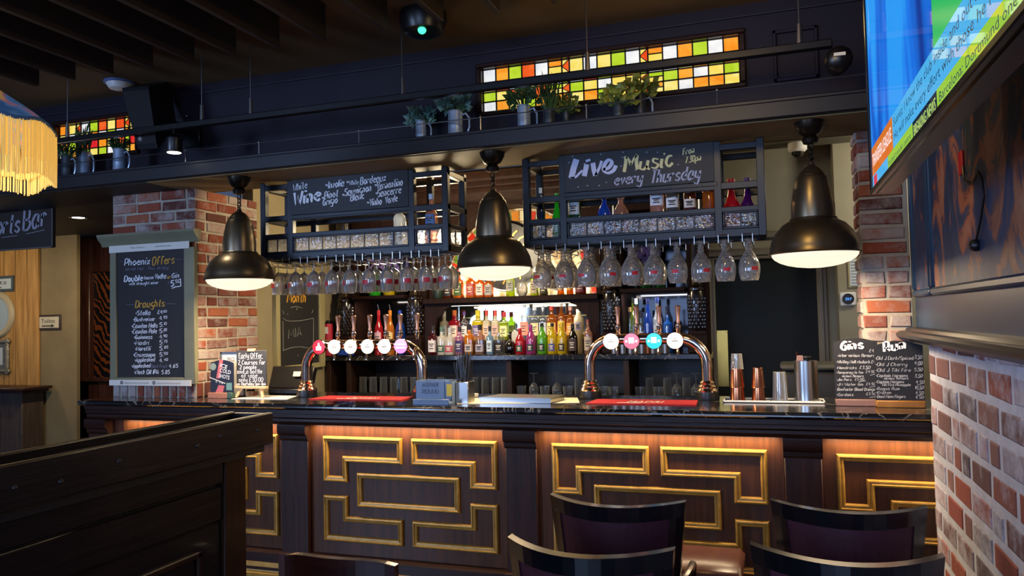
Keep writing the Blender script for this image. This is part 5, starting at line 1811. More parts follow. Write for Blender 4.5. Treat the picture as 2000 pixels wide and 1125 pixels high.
# ================================================================== things on the counter
# cardboard shots stand
p = aty(450, 775, 4.36)
x0 = atz(416, 778, CT).x - .042
t = thing('table_talker', 'navy ICE COLD SHOTS card in a small wooden block stand', 'menu card', (x0 + .1, 4.36, CT))
m = MB(); m.box(x0 - .005, x0 + .16, 4.345, 4.385, CT, CT + .038, .003); obj('wooden_block', m, pm('pinkish_wood', 'b0745a', .6), t)
m = MB(); m.box(x0 + .155, x0 + .195, 4.346, 4.384, CT, CT + .04, .003); obj('green_block', m, pm('green_block_paint', '3f5c50', .6), t)
zt = aty(440, 702, 4.365).z
m = MB()
pl = [(x0 + .005, CT + .038), (x0 + .20, CT + .038), (x0 + .20, zt - .025)] + [(x0 + .20 - .19 * k / 8, zt - .025 + .022 * math.sin(PI * k / 8)) for k in range(1, 8)] + [(x0 + .01, zt - .02)]
m.prism(pl, 1, 4.363, 4.367); cdp = obj('printed_card', m, pm('card_navy', '1c2030', .5), t, 0)
m = MB()
m.prism([(x0 + .055, zt - .13), (x0 + .085, zt - .13), (x0 + .115, zt - .002), (x0 + .085, zt + .0)], 1, 4.3615, 4.363); m.prism([(x0 + .05, CT + .04), (x0 + .11, CT + .04), (x0 + .125, CT + .085), (x0 + .075, CT + .09)], 1, 4.3615, 4.363)
obj('pink_shapes', m, lmat('c86a70'), cdp, 0)
m = MB(); m.prism([(x0 + .0, CT + .145), (x0 + .0, CT + .139), (x0 + .13, CT + .098), (x0 + .13, CT + .104)], 1, 4.3615, 4.363); obj('white_rule', m, M_label, cdp, 0)
m = MB(); m.box(x0 + .14, x0 + .185, 4.361, 4.363, CT + .055, CT + .105); obj('printed_drink', m, lmat('6f9a94'), cdp, 0); m = MB(); m.prism([(x0 + .03 + .025 * math.cos(a * PI / 8), zt - .05 + .025 * math.sin(a * PI / 8)) for a in range(16)], 1, 4.3615, 4.363); obj('printed_lime', m, lmat('8a9a90'), cdp, 0)
for k, (w_, xa_, xb_) in enumerate((('ICE', .088, .145), ('COLD', .085, .175), ('SHOTS', .075, .165))):
    z = zt - .055 - k * .036
    printed('printed_title', w_, (x0 + xa_, 4.363, z + .005), (x0 + xb_, 4.363, z - .012), .028, NY, M_white, cdp, 0, .012)
printed('printed_price', '£ 14', (x0 + .05, 4.363, CT + .110), (x0 + .11, 4.363, CT + .095), .016, NY, M_white, cdp)

# framed price card behind
p0, p1 = aty(433, 776, 4.47), aty(466, 687, 4.47)
t = thing('price_card', 'white framed price list card behind the small chalkboard', 'price card', (p0.x + .05, 4.46, CT))
m = MB(); m.box(p0.x, p0.x + .21, 4.462, 4.47, CT, p1.z, .002); obj('card_sheet', m, M_plastic, t)
m = MB()
for a in ((p0.x, p0.x + .21, p1.z - .012, p1.z), (p0.x, p0.x + .21, CT, CT + .012), (p0.x, p0.x + .012, CT, p1.z), (p0.x + .198, p0.x + .21, CT, p1.z)):
    m.box(a[0], a[1], 4.456, 4.464, a[2], a[3])
obj('card_border', m, M_steel, t)
printed('printed_title', 'PRICE', (p0.x + .06, 4.462, p1.z - .065), (p0.x + .12, 4.462, p1.z - .065), .03, NY, lmat('7a7a80'), t)

# small chalkboard on an easel
YB = 4.40
a0, a1 = aty(462, 748, YB), aty(520, 684, YB)
t = thing('easel_chalkboard', 'small Early Offer chalkboard on a pale wooden easel', 'chalkboard', ((a0.x + a1.x) / 2, YB, CT))
zb0 = aty(490, 754, YB).z
m = MB(); m.box(a0.x, a1.x, YB, YB + .008, zb0, a1.z, .002); bd = obj('board', m, pm('grey_chalkboard', '3a3b3f', .6), t)
Mp = pm('pale_wood', 'd8b890', .55)
m = MB(); m.box(a0.x - .005, a1.x + .005, YB - .022, YB + .012, zb0 - .016, zb0, .002); obj('ledge', m, Mp, t)
for s_, xx in ((-1, a0.x + .035), (1, a1.x - .035)):
    m = MB(); m.tube([(xx + s_ * .02, YB - .022, CT + .005), (xx - s_ * .005, YB + .0, zb0 - .012)], .010, 4); obj('leg', m, Mp, t)
m = MB(); m.tube([((a0.x + a1.x) / 2, YB + .10, CT + .005), ((a0.x + a1.x) / 2, YB + .014, a1.z - .04)], .008, 4); obj('leg', m, Mp, t)
m = MB(); m.box((a0.x + a1.x) / 2 - .03, (a0.x + a1.x) / 2 + .03, YB - .006, YB + .014, a1.z - .008, a1.z + .012, .002); obj('top_clip', m, Mp, t)
m = MB()
for txt, xa_, xb_, y, h in (('Early Offer', 467, 512, 699, 9), ('2 Courses for', 466, 518, 712, 8.5), ('2 people', 469, 501, 721, 8), ('and a bottle', 464, 512, 729.5, 8), ('of wine', 472, 503, 737, 7.5), ('only £30.00', 467, 514, 745.5, 8), ('Sun-Thursday 5pm-7pm', 459.5, 519, 752.5, 6)):
    pa, pb = aty(xa_, y, YB), aty(xb_, y - .3, YB); k = mpp(pa)
    script(m, txt, pa, pb, h * k, 1.25 * k, .05, NY)
for xa_, xb_ in ((467, 480), (489, 514)):
    pa, pb = aty(xa_, 701, YB), aty(xb_, 700, YB); ribbon(m, [(0, 0), (1, 0)], .003, lambda u, v, pa=pa, pb=pb: pa + (pb - pa) * u + Vector((0, -.0025, v)))
obj('chalk_lettering', m, M_white, bd, 0)

# till on the service side
q = aty(555, 745, 4.62)
t = thing('card_till', 'black till screen seen from behind beside the easel chalkboard', 'till', (q.x, 4.72, CT))
m = MB(); m.box(q.x - .17, q.x + .17, 4.66, 4.78, CT, CT + .04, .008); obj('till_base', m, M_black, t)
m = MB(); m.box(q.x - .18, q.x + .17, 4.68, 4.74, CT + .03, CT + .20, .01, 0, (Matrix.Rotation(-.35, 3, 'X'), (q.x, 4.7, CT + .05))); ts = obj('till_screen', m, M_black, t)
m = MB(); m.box(q.x + .03, q.x + .09, 4.655, 4.66, CT + .115, CT + .15, 0, 0, (Matrix.Rotation(-.35, 3, 'X'), (q.x, 4.7, CT + .05))); obj('sticker', m, M_label, ts, 0)
# paper sheet
a = [atz(*c_, CT) for c_ in ((452, 779.5), (510, 772.5), (582, 774), (560, 780.5))]
m = MB(); m.prism([(v.x, v.y) for v in a], 2, CT + .0, CT + .003); tag(obj('paper_sheet', m, M_label), 'cream paper sheet lying by the easel chalkboard', 'paper')

# blue caddy
c0, c1 = atz(805, 791, CT), atz(887, 789, CT)
t = thing('counter_caddy', 'blue plastic counter caddy holding straws beside the left beer font', 'caddy', ((c0.x + c1.x) / 2, 4.25, CT))
Mb = pm('caddy_blue', '5f7390', .35, 0, '566a88', 4)
yc0, yc1 = 4.17, 4.34
zc = aty(845, 745, yc0).z
m = MB()
m.box(c0.x, c1.x, yc0, yc1, CT, CT + .02, .003); m.box(c0.x, c1.x, yc0 - .012, yc0, CT, CT + .035, .003)
m.box(c0.x, c1.x, yc0 + .03, yc0 + .034, CT + .015, zc, .001); m.box(c0.x, c0.x + .004, yc0 + .03, yc1, CT + .015, zc, .001); m.box(c1.x - .004, c1.x, yc0 + .03, yc1, CT + .015, zc, .001); m.box(c0.x, c1.x, yc1 - .004, yc1, CT + .015, zc, .001); m.box(c0.x + .19, c0.x + .194, yc0 + .03, yc1, CT + .015, zc)
obj('tray', m, Mb, t)
m = MB(); m.box(c0.x + .205, c0.x + .235, yc0 + .026, yc0 + .03, CT + .05, CT + .12); obj('yellow_sticker', m, lmat('c8b030'), t, 0)
m = MB()
for r_, tx in enumerate(('ANOTHER', 'ROUND')):
    script(m, tx, (c0.x + .045, yc0 + .03, CT + .105 - r_ * .04), (c0.x + .15, yc0 + .03, CT + .105 - r_ * .04), .024, .004, .1, NY)
obj('embossed_words', m, pm('caddy_navy', '33415e', .4), t, 0)
m = MB(); m.box(c1.x + .003, c1.x + .085, yc0 + .08, yc1 + .02, CT, zc - .01, .003); hd = thing('straw_holder', 'grey steel box of black straws behind the blue caddy', 'straw holder', (c1.x + .04, 4.3, CT)); m.v = [(x, y + .0, z) for x, y, z in m.v]; obj('holder_box', m, M_steel, hd)
rg = random.Random(2)
m = MB()
for k in range(34):
    x = c1.x + rg.uniform(.008, .076); y = rg.uniform(yc0 + .10, yc1)
    m.tube([(x, y, zc - .05), (x + rg.uniform(-.03, .035), y + rg.uniform(-.01, .01), zc + rg.uniform(.10, .17))], .0032, 5)
ob = obj('straws', m, M_capb, hd); ob['kind'] = 'stuff'

# cream sheet, napkins and steel tray
a = [atz(*c_, CT) for c_ in ((893, 789), (900, 778), (1128, 777), (1132, 787))]
m = MB(); m.prism([(v.x, v.y) for v in a], 2, CT, CT + .002); tag(obj('counter_mat', m, lmat('cfc6a6')), 'cream sheet under the steel tray on the counter', 'mat')
a, b_ = atz(936, 786.5, CT), atz(1088, 787.5, CT)
t = thing('steel_tray', 'flat lidded stainless steel tray on the cream sheet', 'tray', ((a.x + b_.x) / 2, a.y + .1, CT + .002))
m = MB(); m.prism([(a.x, a.y + .01), (b_.x - .03, a.y), (b_.x, a.y + .20), (a.x + .06, a.y + .21)], 2, CT + .002, CT + .024); obj('tray_body', m, M_steel, t)
m = MB(); m.prism([(a.x - .006, a.y + .004), (b_.x - .026, a.y - .006), (b_.x + .006, a.y + .205), (a.x + .056, a.y + .216)], 2, CT + .024, CT + .032); obj('tray_lid', m, M_steel, t)
q = atz(918, 776, CT)
t = thing('napkin_stack', 'small stack of red and white packets beside the straw holder', 'napkins', (q.x, q.y, CT + .002))
m = MB(); m.box(q.x - .05, q.x + .04, q.y - .03, q.y + .05, CT + .0, CT + .022, .002); obj('white_packets', m, M_label, t)
m = MB(); m.box(q.x - .045, q.x - .005, q.y - .025, q.y + .04, CT + .022, CT + .034, .002); obj('red_packets', m, lmat('b0282c'), t)

# drip tray with cups, glass and shaker
a, b_ = atz(1412, 786, CT), atz(1612, 788, CT)
t = thing('drip_tray', 'white rimmed slotted tray under the copper cups and shaker', 'tray', ((a.x + b_.x) / 2, a.y, CT))
yt0, yt1 = 4.50, 4.66
m = MB(); m.box(a.x, b_.x, yt0, yt1, CT, CT + .006, .002); obj('tray_grid', m, M_capb, t)
m = MB()
for q in ((a.x, b_.x, yt0, yt0 + .008), (a.x, b_.x, yt1 - .008, yt1), (a.x, a.x + .008, yt0, yt1), (b_.x - .008, b_.x, yt0, yt1)):
    m.box(q[0], q[1], q[2], q[3], CT + .001, CT + .013, .002)
rg = random.Random(8)
for k in range(60):
    x, y = rg.uniform(a.x + .02, b_.x - .02), rg.uniform(yt0 + .015, yt1 - .015)
    m.box(x - .008, x + .008, y - .003, y + .003, CT + .005, CT + .0075)
obj('tray_rim', m, M_plastic, t)
YC = 4.57


def cone_cup(name, label, cat, x, z0, h, r0, r1, mat, group=None):
    m = MB(); m.lathe([(.001, h - .004), (r0 - .004, h - .004), (r0, h), (r1, .006), (r1 + .002, 0), (r1 - .002, .0), (r0 - .003, h - .006)], x, YC, z0, 24)
    return tag(obj(name, m, mat), label, cat, group)


TZ = CT + .0065
k = mpp((0, YC, 1.2))
for lbl, px_, hz, mat, zz, r0, r1 in (
    ('lower copper cup of the tall stack on the drip tray', 1440, 34, M_copper, 0, .034, .042), ('upper copper cup of the tall stack on the drip tray', 1440, 38, M_copper, 26, .032, .0405),
    ('lower copper cup of the shorter stack on the drip tray', 1481, 34, M_copper, 0, .030, .038), ('upper copper cup of the shorter stack on the drip tray', 1481, 38, M_copper, 26, .028, .0365)):
    x = aty(px_, 760, YC).x
    cone_cup('copper_cup', lbl, 'cup', x, TZ + zz * k, hz * k, r0, r1, mat, 'copper cups on the drip tray')
x = aty(1440, 730, YC).x
cone_cup('pint_glass', 'upturned clear glass on top of the tall copper stack', 'glass', x, TZ + 62 * k, 30 * k, .029, .0345, M_glass)
x = aty(1523, 760, YC).x
cone_cup('pint_glass', 'upturned clear glass between the copper cups and the steel shaker', 'glass', x, TZ, 56 * k, .033, .041, M_glass)
x = aty(1575, 750, YC).x
t = thing('bar_tool_pot', 'tall brushed steel pot of bar tools on the drip tray', 'utensil pot', (x, YC, TZ))
m = MB(); hp = 78 * k; m.lathe([(.001, .002), (.062, 0), (.062, hp), (.059, hp), (.059, .006), (.001, .006)], x, YC, TZ, 32); obj('steel_pot', m, M_steel, t)
m = MB(); m.tube([(x - .02, YC, TZ + .02), (x - .045, YC - .01, TZ + hp + .05)], .006, 6); m.prism([(x - .05, TZ + hp - .01), (x - .01, TZ + hp - .01), (x - .015, TZ + hp + .03), (x - .045, TZ + hp + .03)], 1, YC - .02, YC - .016); obj('copper_tongs', m, M_copper, t)
m = MB(); m.lathe([(.001, 0), (.03, 0), (.032, .006), (.03, .012), (.001, .014)], x + .0, YC + .01, TZ + hp + .012, 20); m.tube([(x + .005, YC, TZ + .02), (x + .01, YC, TZ + hp + .02)], .007, 6); obj('black_muddler', m, M_capb, t)

# grey bin behind
p0, p1 = aty(1530, 790, 5.3), aty(1640, 714, 5.3)
t = thing('grey_bin', 'dark grey plastic bin behind the shaker and the Gins board', 'bin', ((p0.x + p1.x) / 2, 5.4, 0))
m = MB(); m.box(p0.x, p1.x + .15, 5.3, 5.7, 0, p1.z - .03, .03); obj('bin_body', m, pm('bin_grey', '2e2f31', .45), t)
m = MB(); m.box(p0.x - .01, p1.x + .16, 5.28, 5.72, p1.z - .03, p1.z + .005, .014); obj('bin_lid', m, pm('bin_lid_grey', '55554f', .45), t)


# chalk price boards at the right end
def arched(name, label, px0, px1, ptop_edge, pcrown, pbot, Y, basecol, rows, title, tpx):
    A, B_ = aty(px0, pbot, Y), aty(px1, pbot, Y)
    ze, zcn = aty(px0, ptop_edge, Y).z, aty((px0 + px1) / 2, pcrown, Y).z
    t = thing(name, label, 'chalkboard', ((A.x + B_.x) / 2, Y, CT))
    zb_ = CT + .035
    n = 12
    pl = [(A.x, zb_), (B_.x, zb_), (B_.x, ze)] + [(B_.x + (A.x - B_.x) * k_ / n, ze + (zcn - ze) * math.sin(PI * k_ / n)) for k_ in range(1, n)] + [(A.x, ze)]
    m = MB(); m.prism(pl, 1, Y, Y + .008); bd = obj('board', m, M_chalk, t, 0)
    m = MB(); m.box(A.x, B_.x, Y - .02, Y + .03, CT, zb_, .003); obj('wooden_foot', m, basecol, t)
    m = MB()
    for txt, xa_, ya_, xb_, yb_, h, w_ in rows:
        pa, pb = aty(xa_, ya_, Y), aty(xb_, yb_, Y); k_ = mpp(pa)
        if txt == '_':
            ribbon(m, [(0, 0), (1, 0)], .003, lambda u, v, pa=pa, pb=pb: pa + (pb - pa) * u + Vector((0, -.0025, v)))
        else:
            script(m, txt, pa, pb, h * k_, w_ * k_, .22, NY)
    obj('chalk_lettering', m, pm('chalk_soft', 'b0b3ba', .7) if 'chalk_soft' not in MATS else MATS['chalk_soft'], bd, 0)
    m = MB(); pa, pb = aty(tpx[0], tpx[1], Y), aty(tpx[2], tpx[3], Y); k_ = mpp(pa)
    script(m, title, pa, pb, tpx[4] * k_, 4.4 * k_, .15, NY); obj('chalk_title', m, M_white, bd, 0)


def gz(x, y): return (1620 + x / 7.033, 650 + y / 7.031)


rows = []
for txt, xa_, y, xb_, h, w_ in (('*Arbor various flavours', 112, 330, 612, 40, 6), ('*Whitley Neill rhubarb £4', 98, 418, 618, 40, 6), ('*Hendricks', 98, 498, 370, 36, 6), ('£3.50', 415, 495, 555, 40, 6), ('*Tanqueray No Ten', 96, 560, 460, 34, 6), ('£4.50', 500, 550, 620, 34, 5), ('various flavours', 170, 608, 465, 32, 6), ('*Jim Pers', 100, 660, 300, 36, 6), ('£5.00', 350, 655, 470, 34, 5), ('*JM Water Gin', 104, 725, 460, 36, 6), ('£4.50', 505, 720, 625, 36, 5), ('*Beefeater Blood Orange', 100, 795, 620, 40, 6), ('*Gordons', 100, 868, 325, 40, 6), ('£3.50', 505, 855, 630, 34, 5), ('£4', 545, 265, 605, 40, 6)):
    a, b_ = gz(xa_, y), gz(xb_, y); rows.append((txt, a[0], a[1], b_[0], b_[1], h / 7.03, w_ / 7.03))
for xa_, xb_, y in ((490, 560, 502), (555, 625, 582), (400, 500, 672), (545, 635, 748), (548, 650, 888)):
    a, b_ = gz(xa_, y), gz(xb_, y - 14); rows.append(('_', a[0], a[1], b_[0], b_[1], 0, 0))
arched('arched_chalkboard', 'arched Gins chalkboard on a pinkish wooden foot at the counter end', 1632, 1718, 669, 660, 785, 4.43, pm('mauve_wood', '86655e', .6), rows, 'Gins', (1643, 684, 1685, 680, 16))
rows = []
for txt, xa_, y, xb_, h, w_ in (('*Old J Dark/Spiced', 632, 370, 1150, 46, 6), ('3.50', 1165, 355, 1265, 46, 6), ('*Old J Cherry', 636, 455, 1060, 44, 6), ('4.00', 1165, 435, 1270, 44, 6), ('*Old J Tiki Fire', 640, 535, 1110, 46, 6), ('5.50', 1165, 525, 1272, 44, 6), ('*Captain Morgans', 640, 605, 1070, 38, 7), ('3.50', 1170, 610, 1275, 40, 6), ('various flavours', 745, 640, 1080, 34, 6), ('*Captain Morgans', 640, 690, 1020, 38, 7), ('Tiki Fire Pineapple', 715, 730, 1110, 34, 6), ('4.50', 1185, 695, 1295, 40, 6), ('*Rogna Rum', 642, 785, 960, 40, 6), ('10.50', 1170, 770, 1290, 40, 6), ('*Kraken', 642, 840, 845, 40, 6), ('4.50', 1180, 845, 1290, 42, 6), ('*Dead Mans Fingers', 645, 893, 1040, 40, 6), ('4.50', 1180, 905, 1290, 40, 6)):
    a, b_ = gz(xa_, y), gz(xb_, y); rows.append((txt, a[0], a[1], b_[0], b_[1], h / 7.03, w_ / 7.03))
for y in (365, 450, 530, 620, 715, 785, 860):
    a, b_ = gz(1205, y), gz(1275, y - 16); rows.append(('_', a[0], a[1], b_[0], b_[1], 0, 0))
arched('arched_chalkboard', 'arched Rum chalkboard on an amber wooden foot against the right brick wall', 1711, 1807, 675, 666, 787, 4.385, pm('amber_wood', 'a5702e', .5, 0, '8a5a22', 12), rows, 'Rum', (1727, 687, 1769, 680, 18))

# ================================================================== menu board on the brick pillar
YM = 4.335
t = thing('menu_board', 'tall sage framed Phoenix Offers and Draughts chalkboard on the brick pillar', 'menu board', (-4.17, 4.35, 1.24))
e0, e1 = aty(218, 749, YM), aty(382, 480, YM)
X0, X1, Z0, Z1 = e0.x, aty(383, 600, YM).x, e0.z, aty(300, 487, YM).z
m = MB(); m.box(X0, X1, 4.335, 4.355, Z0, Z1, .002); obj('backing', m, M_sage, t)
i0, i1 = aty(229, 740, YM), aty(362, 489, YM)
bx0, bx1, bz0, bz1 = aty(230, 735, YM).x, aty(363, 735, YM).x, aty(300, 737, YM).z, aty(300, 489, YM).z
m = MB(); m.box(bx0, bx1, 4.331, 4.337, bz0, bz1); bd = obj('chalk_panel', m, pm('warm_chalkboard', '1d1819', .6), t, 0)
m = MB()
for q in ((X0, bx0, Z0, Z1), (bx1, X1, Z0, Z1), (bx0, bx1, bz1, Z1), (bx0, bx1, Z0, bz0)):
    m.box(q[0], q[1], 4.318, 4.34, q[2], q[3], .004)
obj('frame', m, M_sage, t)
cz0, cz1 = aty(290, 478, YM).z, aty(290, 461, YM).z
m = MB(); m.prism([(4.34, cz0), (4.318, cz0), (4.310, cz0 + .02), (4.285, cz0 + .045), (4.268, cz0 + .07), (4.268, cz0 + .085), (4.34, cz0 + .085)], 0, X0 - .07, X1 + .04); obj('cornice', m, M_sage, t, 25)
m = MB(); m.box(X0, X1 - .04, 4.314, 4.32, Z1 - .01, cz0 + .005); st1 = obj('white_strip', m, M_label, t)
printed('printed_words', 'The Tavern            phoenix pub', (X0 + .2, 4.314, Z1 + .012), (X0 + .56, 4.314, Z1 + .012), .014, NY, lmat('a2a0a0'), st1)
m = MB(); m.box(X0, X1 - .03, 4.314, 4.32, Z0 - .012, Z0 + .028); st2 = obj('white_strip', m, M_label, t)
printed('printed_words', '@phoenixtavernpub', (X0 + .14, 4.314, Z0 + .002), (X0 + .36, 4.314, Z0 + .002), .014, NY, lmat('a2a0a0'), st2)
printed('printed_words', '/phoenixtavernpub', (X0 + .43, 4.314, Z0 + .002), (X0 + .64, 4.314, Z0 + .002), .014, NY, lmat('a2a0a0'), st2)
m = MB()
for xx in (X0 + .115, X0 + .405):
    m.lathe([(.006, 0), (.013, .0)], 0, 0, 0, 14); n_ = 28
    m.v[-n_:] = [(xx + v[0], 4.3135, Z0 + .009 + v[1]) for v in m.v[-n_:]]
obj('social_icons', m, M_capb, st2, 0)
YK = 4.331
sets = {'w': MB(), 'g': MB(), 'd': MB()}


def mz1(x, y): return (220 + x / 8.035, 480 + y / 8.035)
def mz2(x, y): return (220 + x / 6.618, 600 + y / 6.618)


for f, sc, items in ((mz1, 8.035, (
    ('w', 'Phoenix', 190, 312, 580, 290, 105, 17), ('g', 'Offers', 625, 305, 965, 275, 125, 17), ('d', 'served Mon - Thur All day', 195, 388, 872, 365, 45, 8), ('w', 'Double', 185, 565, 470, 548, 90, 20), ('w', 'house', 500, 530, 640, 520, 55, 10), ('w', 'Vodka', 665, 520, 840, 510, 75, 13), ('g', 'or', 862, 515, 915, 510, 45, 11), ('w', 'Gin', 930, 508, 1045, 500, 75, 12), ('w', 'with draught mixer', 262, 620, 720, 598, 45, 9), ('w', '5.', 915, 640, 985, 632, 90, 18), ('w', '50', 985, 585, 1060, 578, 50, 10), ('d', '£', 872, 600, 895, 598, 40, 7), ('g', 'Draughts', 360, 970, 812, 950, 105, 18))),
    (mz2, 6.618, (
    ('w', '*Stella', 302, 105, 490, 98, 58, 11), ('w', '£4.', 585, 85, 655, 82, 45, 9), ('w', '00', 655, 70, 700, 67, 30, 6), ('w', '*Budweiser', 272, 183, 550, 175, 50, 10), ('w', '4.', 605, 165, 655, 162, 48, 9), ('w', '95', 658, 150, 706, 147, 34, 7), ('w', '*Camden Hells', 250, 270, 580, 262, 56, 10), ('w', '5.', 608, 255, 660, 252, 55, 10), ('w', '10', 662, 230, 698, 228, 34, 7), ('w', '*Camden Pale', 250, 342, 570, 335, 56, 10), ('w', '5.', 608, 335, 660, 330, 52, 10), ('w', '20', 662, 310, 700, 307, 34, 7), ('w', '*Guinness', 280, 412, 512, 408, 52, 10), ('w', '4.', 608, 405, 655, 402, 46, 9), ('w', '90', 658, 390, 704, 387, 34, 7), ('w', '*Madri', 282, 488, 470, 484, 52, 10), ('w', '5.', 608, 483, 660, 480, 55, 10), ('w', '75', 660, 460, 708, 457, 34, 7), ('w', '*Moretti', 296, 562, 490, 557, 52, 10), ('w', '5.', 608, 560, 660, 557, 55, 10), ('w', '85', 670, 535, 718, 532, 34, 7), ('w', '*Cruzcampo', 272, 640, 548, 637, 52, 10), ('w', '5.', 608, 640, 660, 637, 52, 10), ('w', '50', 665, 615, 712, 612, 32, 7), ('w', '*Appleshed', 290, 708, 548, 700, 52, 10), ('w', '4.', 605, 712, 655, 708, 46, 9), ('w', '40', 668, 695, 714, 692, 32, 7), ('w', '*Appleshed', 250, 782, 490, 778, 50, 10), ('d', 'Dark Fruit', 505, 785, 705, 782, 46, 7), ('w', '4.65', 730, 785, 845, 780, 46, 9), ('w', '*Neck Oil IPA', 284, 865, 595, 862, 54, 11), ('w', '5.85', 635, 865, 738, 862, 50, 9)))):
    for c_, txt, xa_, ya_, xb_, yb_, h, w_ in items:
        pa, pb = aty(*f(xa_, ya_), YK), aty(*f(xb_, yb_), YK); k_ = mpp(pa) / sc
        script(sets[c_], txt, pa, pb, h * k_, w_ * k_ * .95, .2, NY)
for c_, pts in (('w', [(930, 668), (1000, 645), (1075, 632), (1068, 515)]), ('d', [(110, 250), (170, 245)]), ('d', [(975, 215), (1090, 210)]), ('d', [(215, 930), (345, 920)]), ('d', [(850, 908), (990, 912)])):
    P = [aty(*mz1(x, y), YK) for x, y in pts]
    ribbon(sets[c_], [(p.x, p.z) for p in P], .007 if c_ == 'w' else .003, lambda u, v: Vector((u, YK - .0025, v)))
obj('chalk_lettering', sets['w'], M_white, bd, 0)
obj('gold_lettering', sets['g'], M_gld, bd, 0)
obj('faint_lettering', sets['d'], pm('chalk_faint', '77748a', .7), bd, 0)

# ================================================================== Month board on the side wall
XW = BW + .02
q0, q1 = atx(545, 717, XW), atx(626, 560, XW)
y0, y1 = atx(544, 600, XW).y, atx(621, 600, XW).y
zb_, zt = atx(545, 716, XW).z, 2.02
fy0, fy1 = atx(536, 600, XW).y, atx(631, 600, XW).y
t = thing('staff_chalkboard', 'cream framed Month chalkboard with the name MIA on the side wall', 'chalkboard', (BW, (fy0 + fy1) / 2, zb_))
M_frame = pm('cream_frame', 'a59c72', .55)
m = MB(); m.box(BW, XW, fy0, fy1, zb_ - .035, zt + .05, .002); obj('backing', m, M_frame, t)
m = MB()
for q in ((fy0, y0, zb_ - .045, zt + .05), (y1, fy1, zb_ - .045, zt + .05), (y0, y1, zb_ - .045, zb_), (y0, y1, zt, zt + .05)):
    m.box(XW - .005, XW + .02, q[0], q[1], q[2], q[3], .005)
obj('frame', m, M_frame, t)
m = MB(); m.box(XW, XW + .004, y0, y1, zb_, zt); bd = obj('board', m, pm('slate_board', '27282a', .6), t, 0)
m = MB(); m2 = MB()


def wz(x, y): return atx(400 + x / 4, 560 + y / 4, XW + .004)


pa, pb = wz(640, 122), wz(785, 120); script(m2, 'Month', pa, pb, .085, .014, .2, NX)
pa, pb = wz(652, 405), wz(752, 380); script(m, 'MIA', pa, pb, .075, .006, .1, NX)
for pts in ([(610, 245), (640, 265), (700, 268), (790, 258), (845, 245)], [(608, 500), (680, 475), (760, 470), (845, 490)], [(608, 268), (612, 500)], [(848, 250), (846, 485)], [(670, 165), (700, 155), (730, 158), (760, 168)], [(712, 165), (722, 172), (714, 180)], [(605, 185), (618, 215)], [(845, 180), (835, 205)], [(640, 212), (650, 218)], [(725, 530), (728, 545)]):
    P = [wz(x, y) for x, y in pts]
    ribbon(m, smooth_pts([(p.y, p.z) for p in P], 3), .006, lambda u, v: Vector((XW + .0065, u, v)))
obj('chalk_lettering', m, pm('chalk_thin', '9a9c9a', .7), bd, 0)
obj('gold_lettering', m2, M_gld, bd, 0)
# fire extinguisher and blue cloth by the back bar
q = aty(648, 660, 6.1)
t = thing('fire_extinguisher', 'red fire extinguisher standing at the left end of the back bar', 'fire extinguisher', (-3.812, 6.04, SLAB))
zt = aty(648, 632, 6.08).z
m = MB(); m.lathe([(.001, .0), (.036, 0), (.038, .01), (.038, zt - SLAB - .02), (.035, zt - SLAB - .002), (.001, zt - SLAB)], -3.812, 6.04, SLAB + .0006, 18); obj('cylinder', m, lmat('b01c34'), t)
m = MB(); m.box(-3.825, -3.795, 5.998, 6.004, zt - .09, zt - .03); obj('label', m, M_label, t, 0)
m = MB(); m.box(-3.83, -3.79, 6.02, 6.06, zt - .003, zt + .03, .004); obj('valve', m, M_capb, t)
q0, q1 = aty(640, 695, 5.97), aty(682, 695, 5.97)
m = MB(); m.box(q0.x + .07, q1.x, 5.995, 6.026, SLAB + .0006, SLAB + .075, .012); m.box(q0.x + .10, q1.x + .03, 5.992, 6.022, SLAB + .0006, SLAB + .05, .01); tag(obj('blue_cloth', m, pm('cloth_blue', '1a49b0', .8), None), 'crumpled bright blue cloth on the left end of the back bar', 'cloth')
# thermostat, notice, dome camera on the right
q = aty(1656, 584, 6.15)
t = thing('thermostat', 'white square thermostat with a round blue display beside the brick pillar', 'thermostat', (q.x, 6.15, q.z))
m = MB(); m.box(q.x - .055, q.x + .055, 6.125, 6.15, q.z - .05, q.z + .05, .008); tb = obj('casing', m, M_plastic, t)
m = MB(); m.lathe([(.001, .008), (.038, .008), (.041, 0)], 0, 0, 0, 28); m.v = [(q.x + v[0], 6.125 - v[2], q.z + v[1]) for v in m.v]; obj('dial', m, M_black, tb)
printed('digits', '23:7', (q.x - .02, 6.116, q.z - .008), (q.x + .022, 6.116, q.z - .008), .018, NY, glow('display_blue', '4a90ff', 1.8), tb)
p0, p1 = aty(1657, 562, 6.15), aty(1680, 503, 6.15)
t = thing('wall_notice', 'framed printed notice half hidden behind the right brick pillar', 'notice', (p0.x + .07, 6.15, p0.z))
m = MB(); m.box(p0.x, p0.x + .16, 6.138, 6.15, p0.z, p1.z, .003); nf = obj('frame', m, M_frame, t)
m = MB(); m.box(p0.x + .012, p0.x + .148, 6.136, 6.139, p0.z + .014, p1.z - .014); obj('sheet', m, lmat('c0ccd6'), nf, 0)
m = MB()
for k_ in range(9):
    z = p1.z - .035 - k_ * .022
    m.box(p0.x + .02, p0.x + .13, 6.135, 6.136, z, z + .006)
obj('print_lines', m, lmat('6a7480'), nf, 0)
q = aty(1558, 305, 5.2)
q = atz(1558, 299, 2.80)
t = thing('dome_camera', 'white dome camera under the beam beside the right lamp', 'camera', (q.x, 5.75, 2.8))
x = aty(1558, 305, 5.75).x
m = MB(); m.lathe([(.062, 0), (.064, -.01), (.064, -.05), (.05, -.062), (.04, -.066)], x, 5.75, 2.80, 24); obj('housing', m, M_plastic, t)
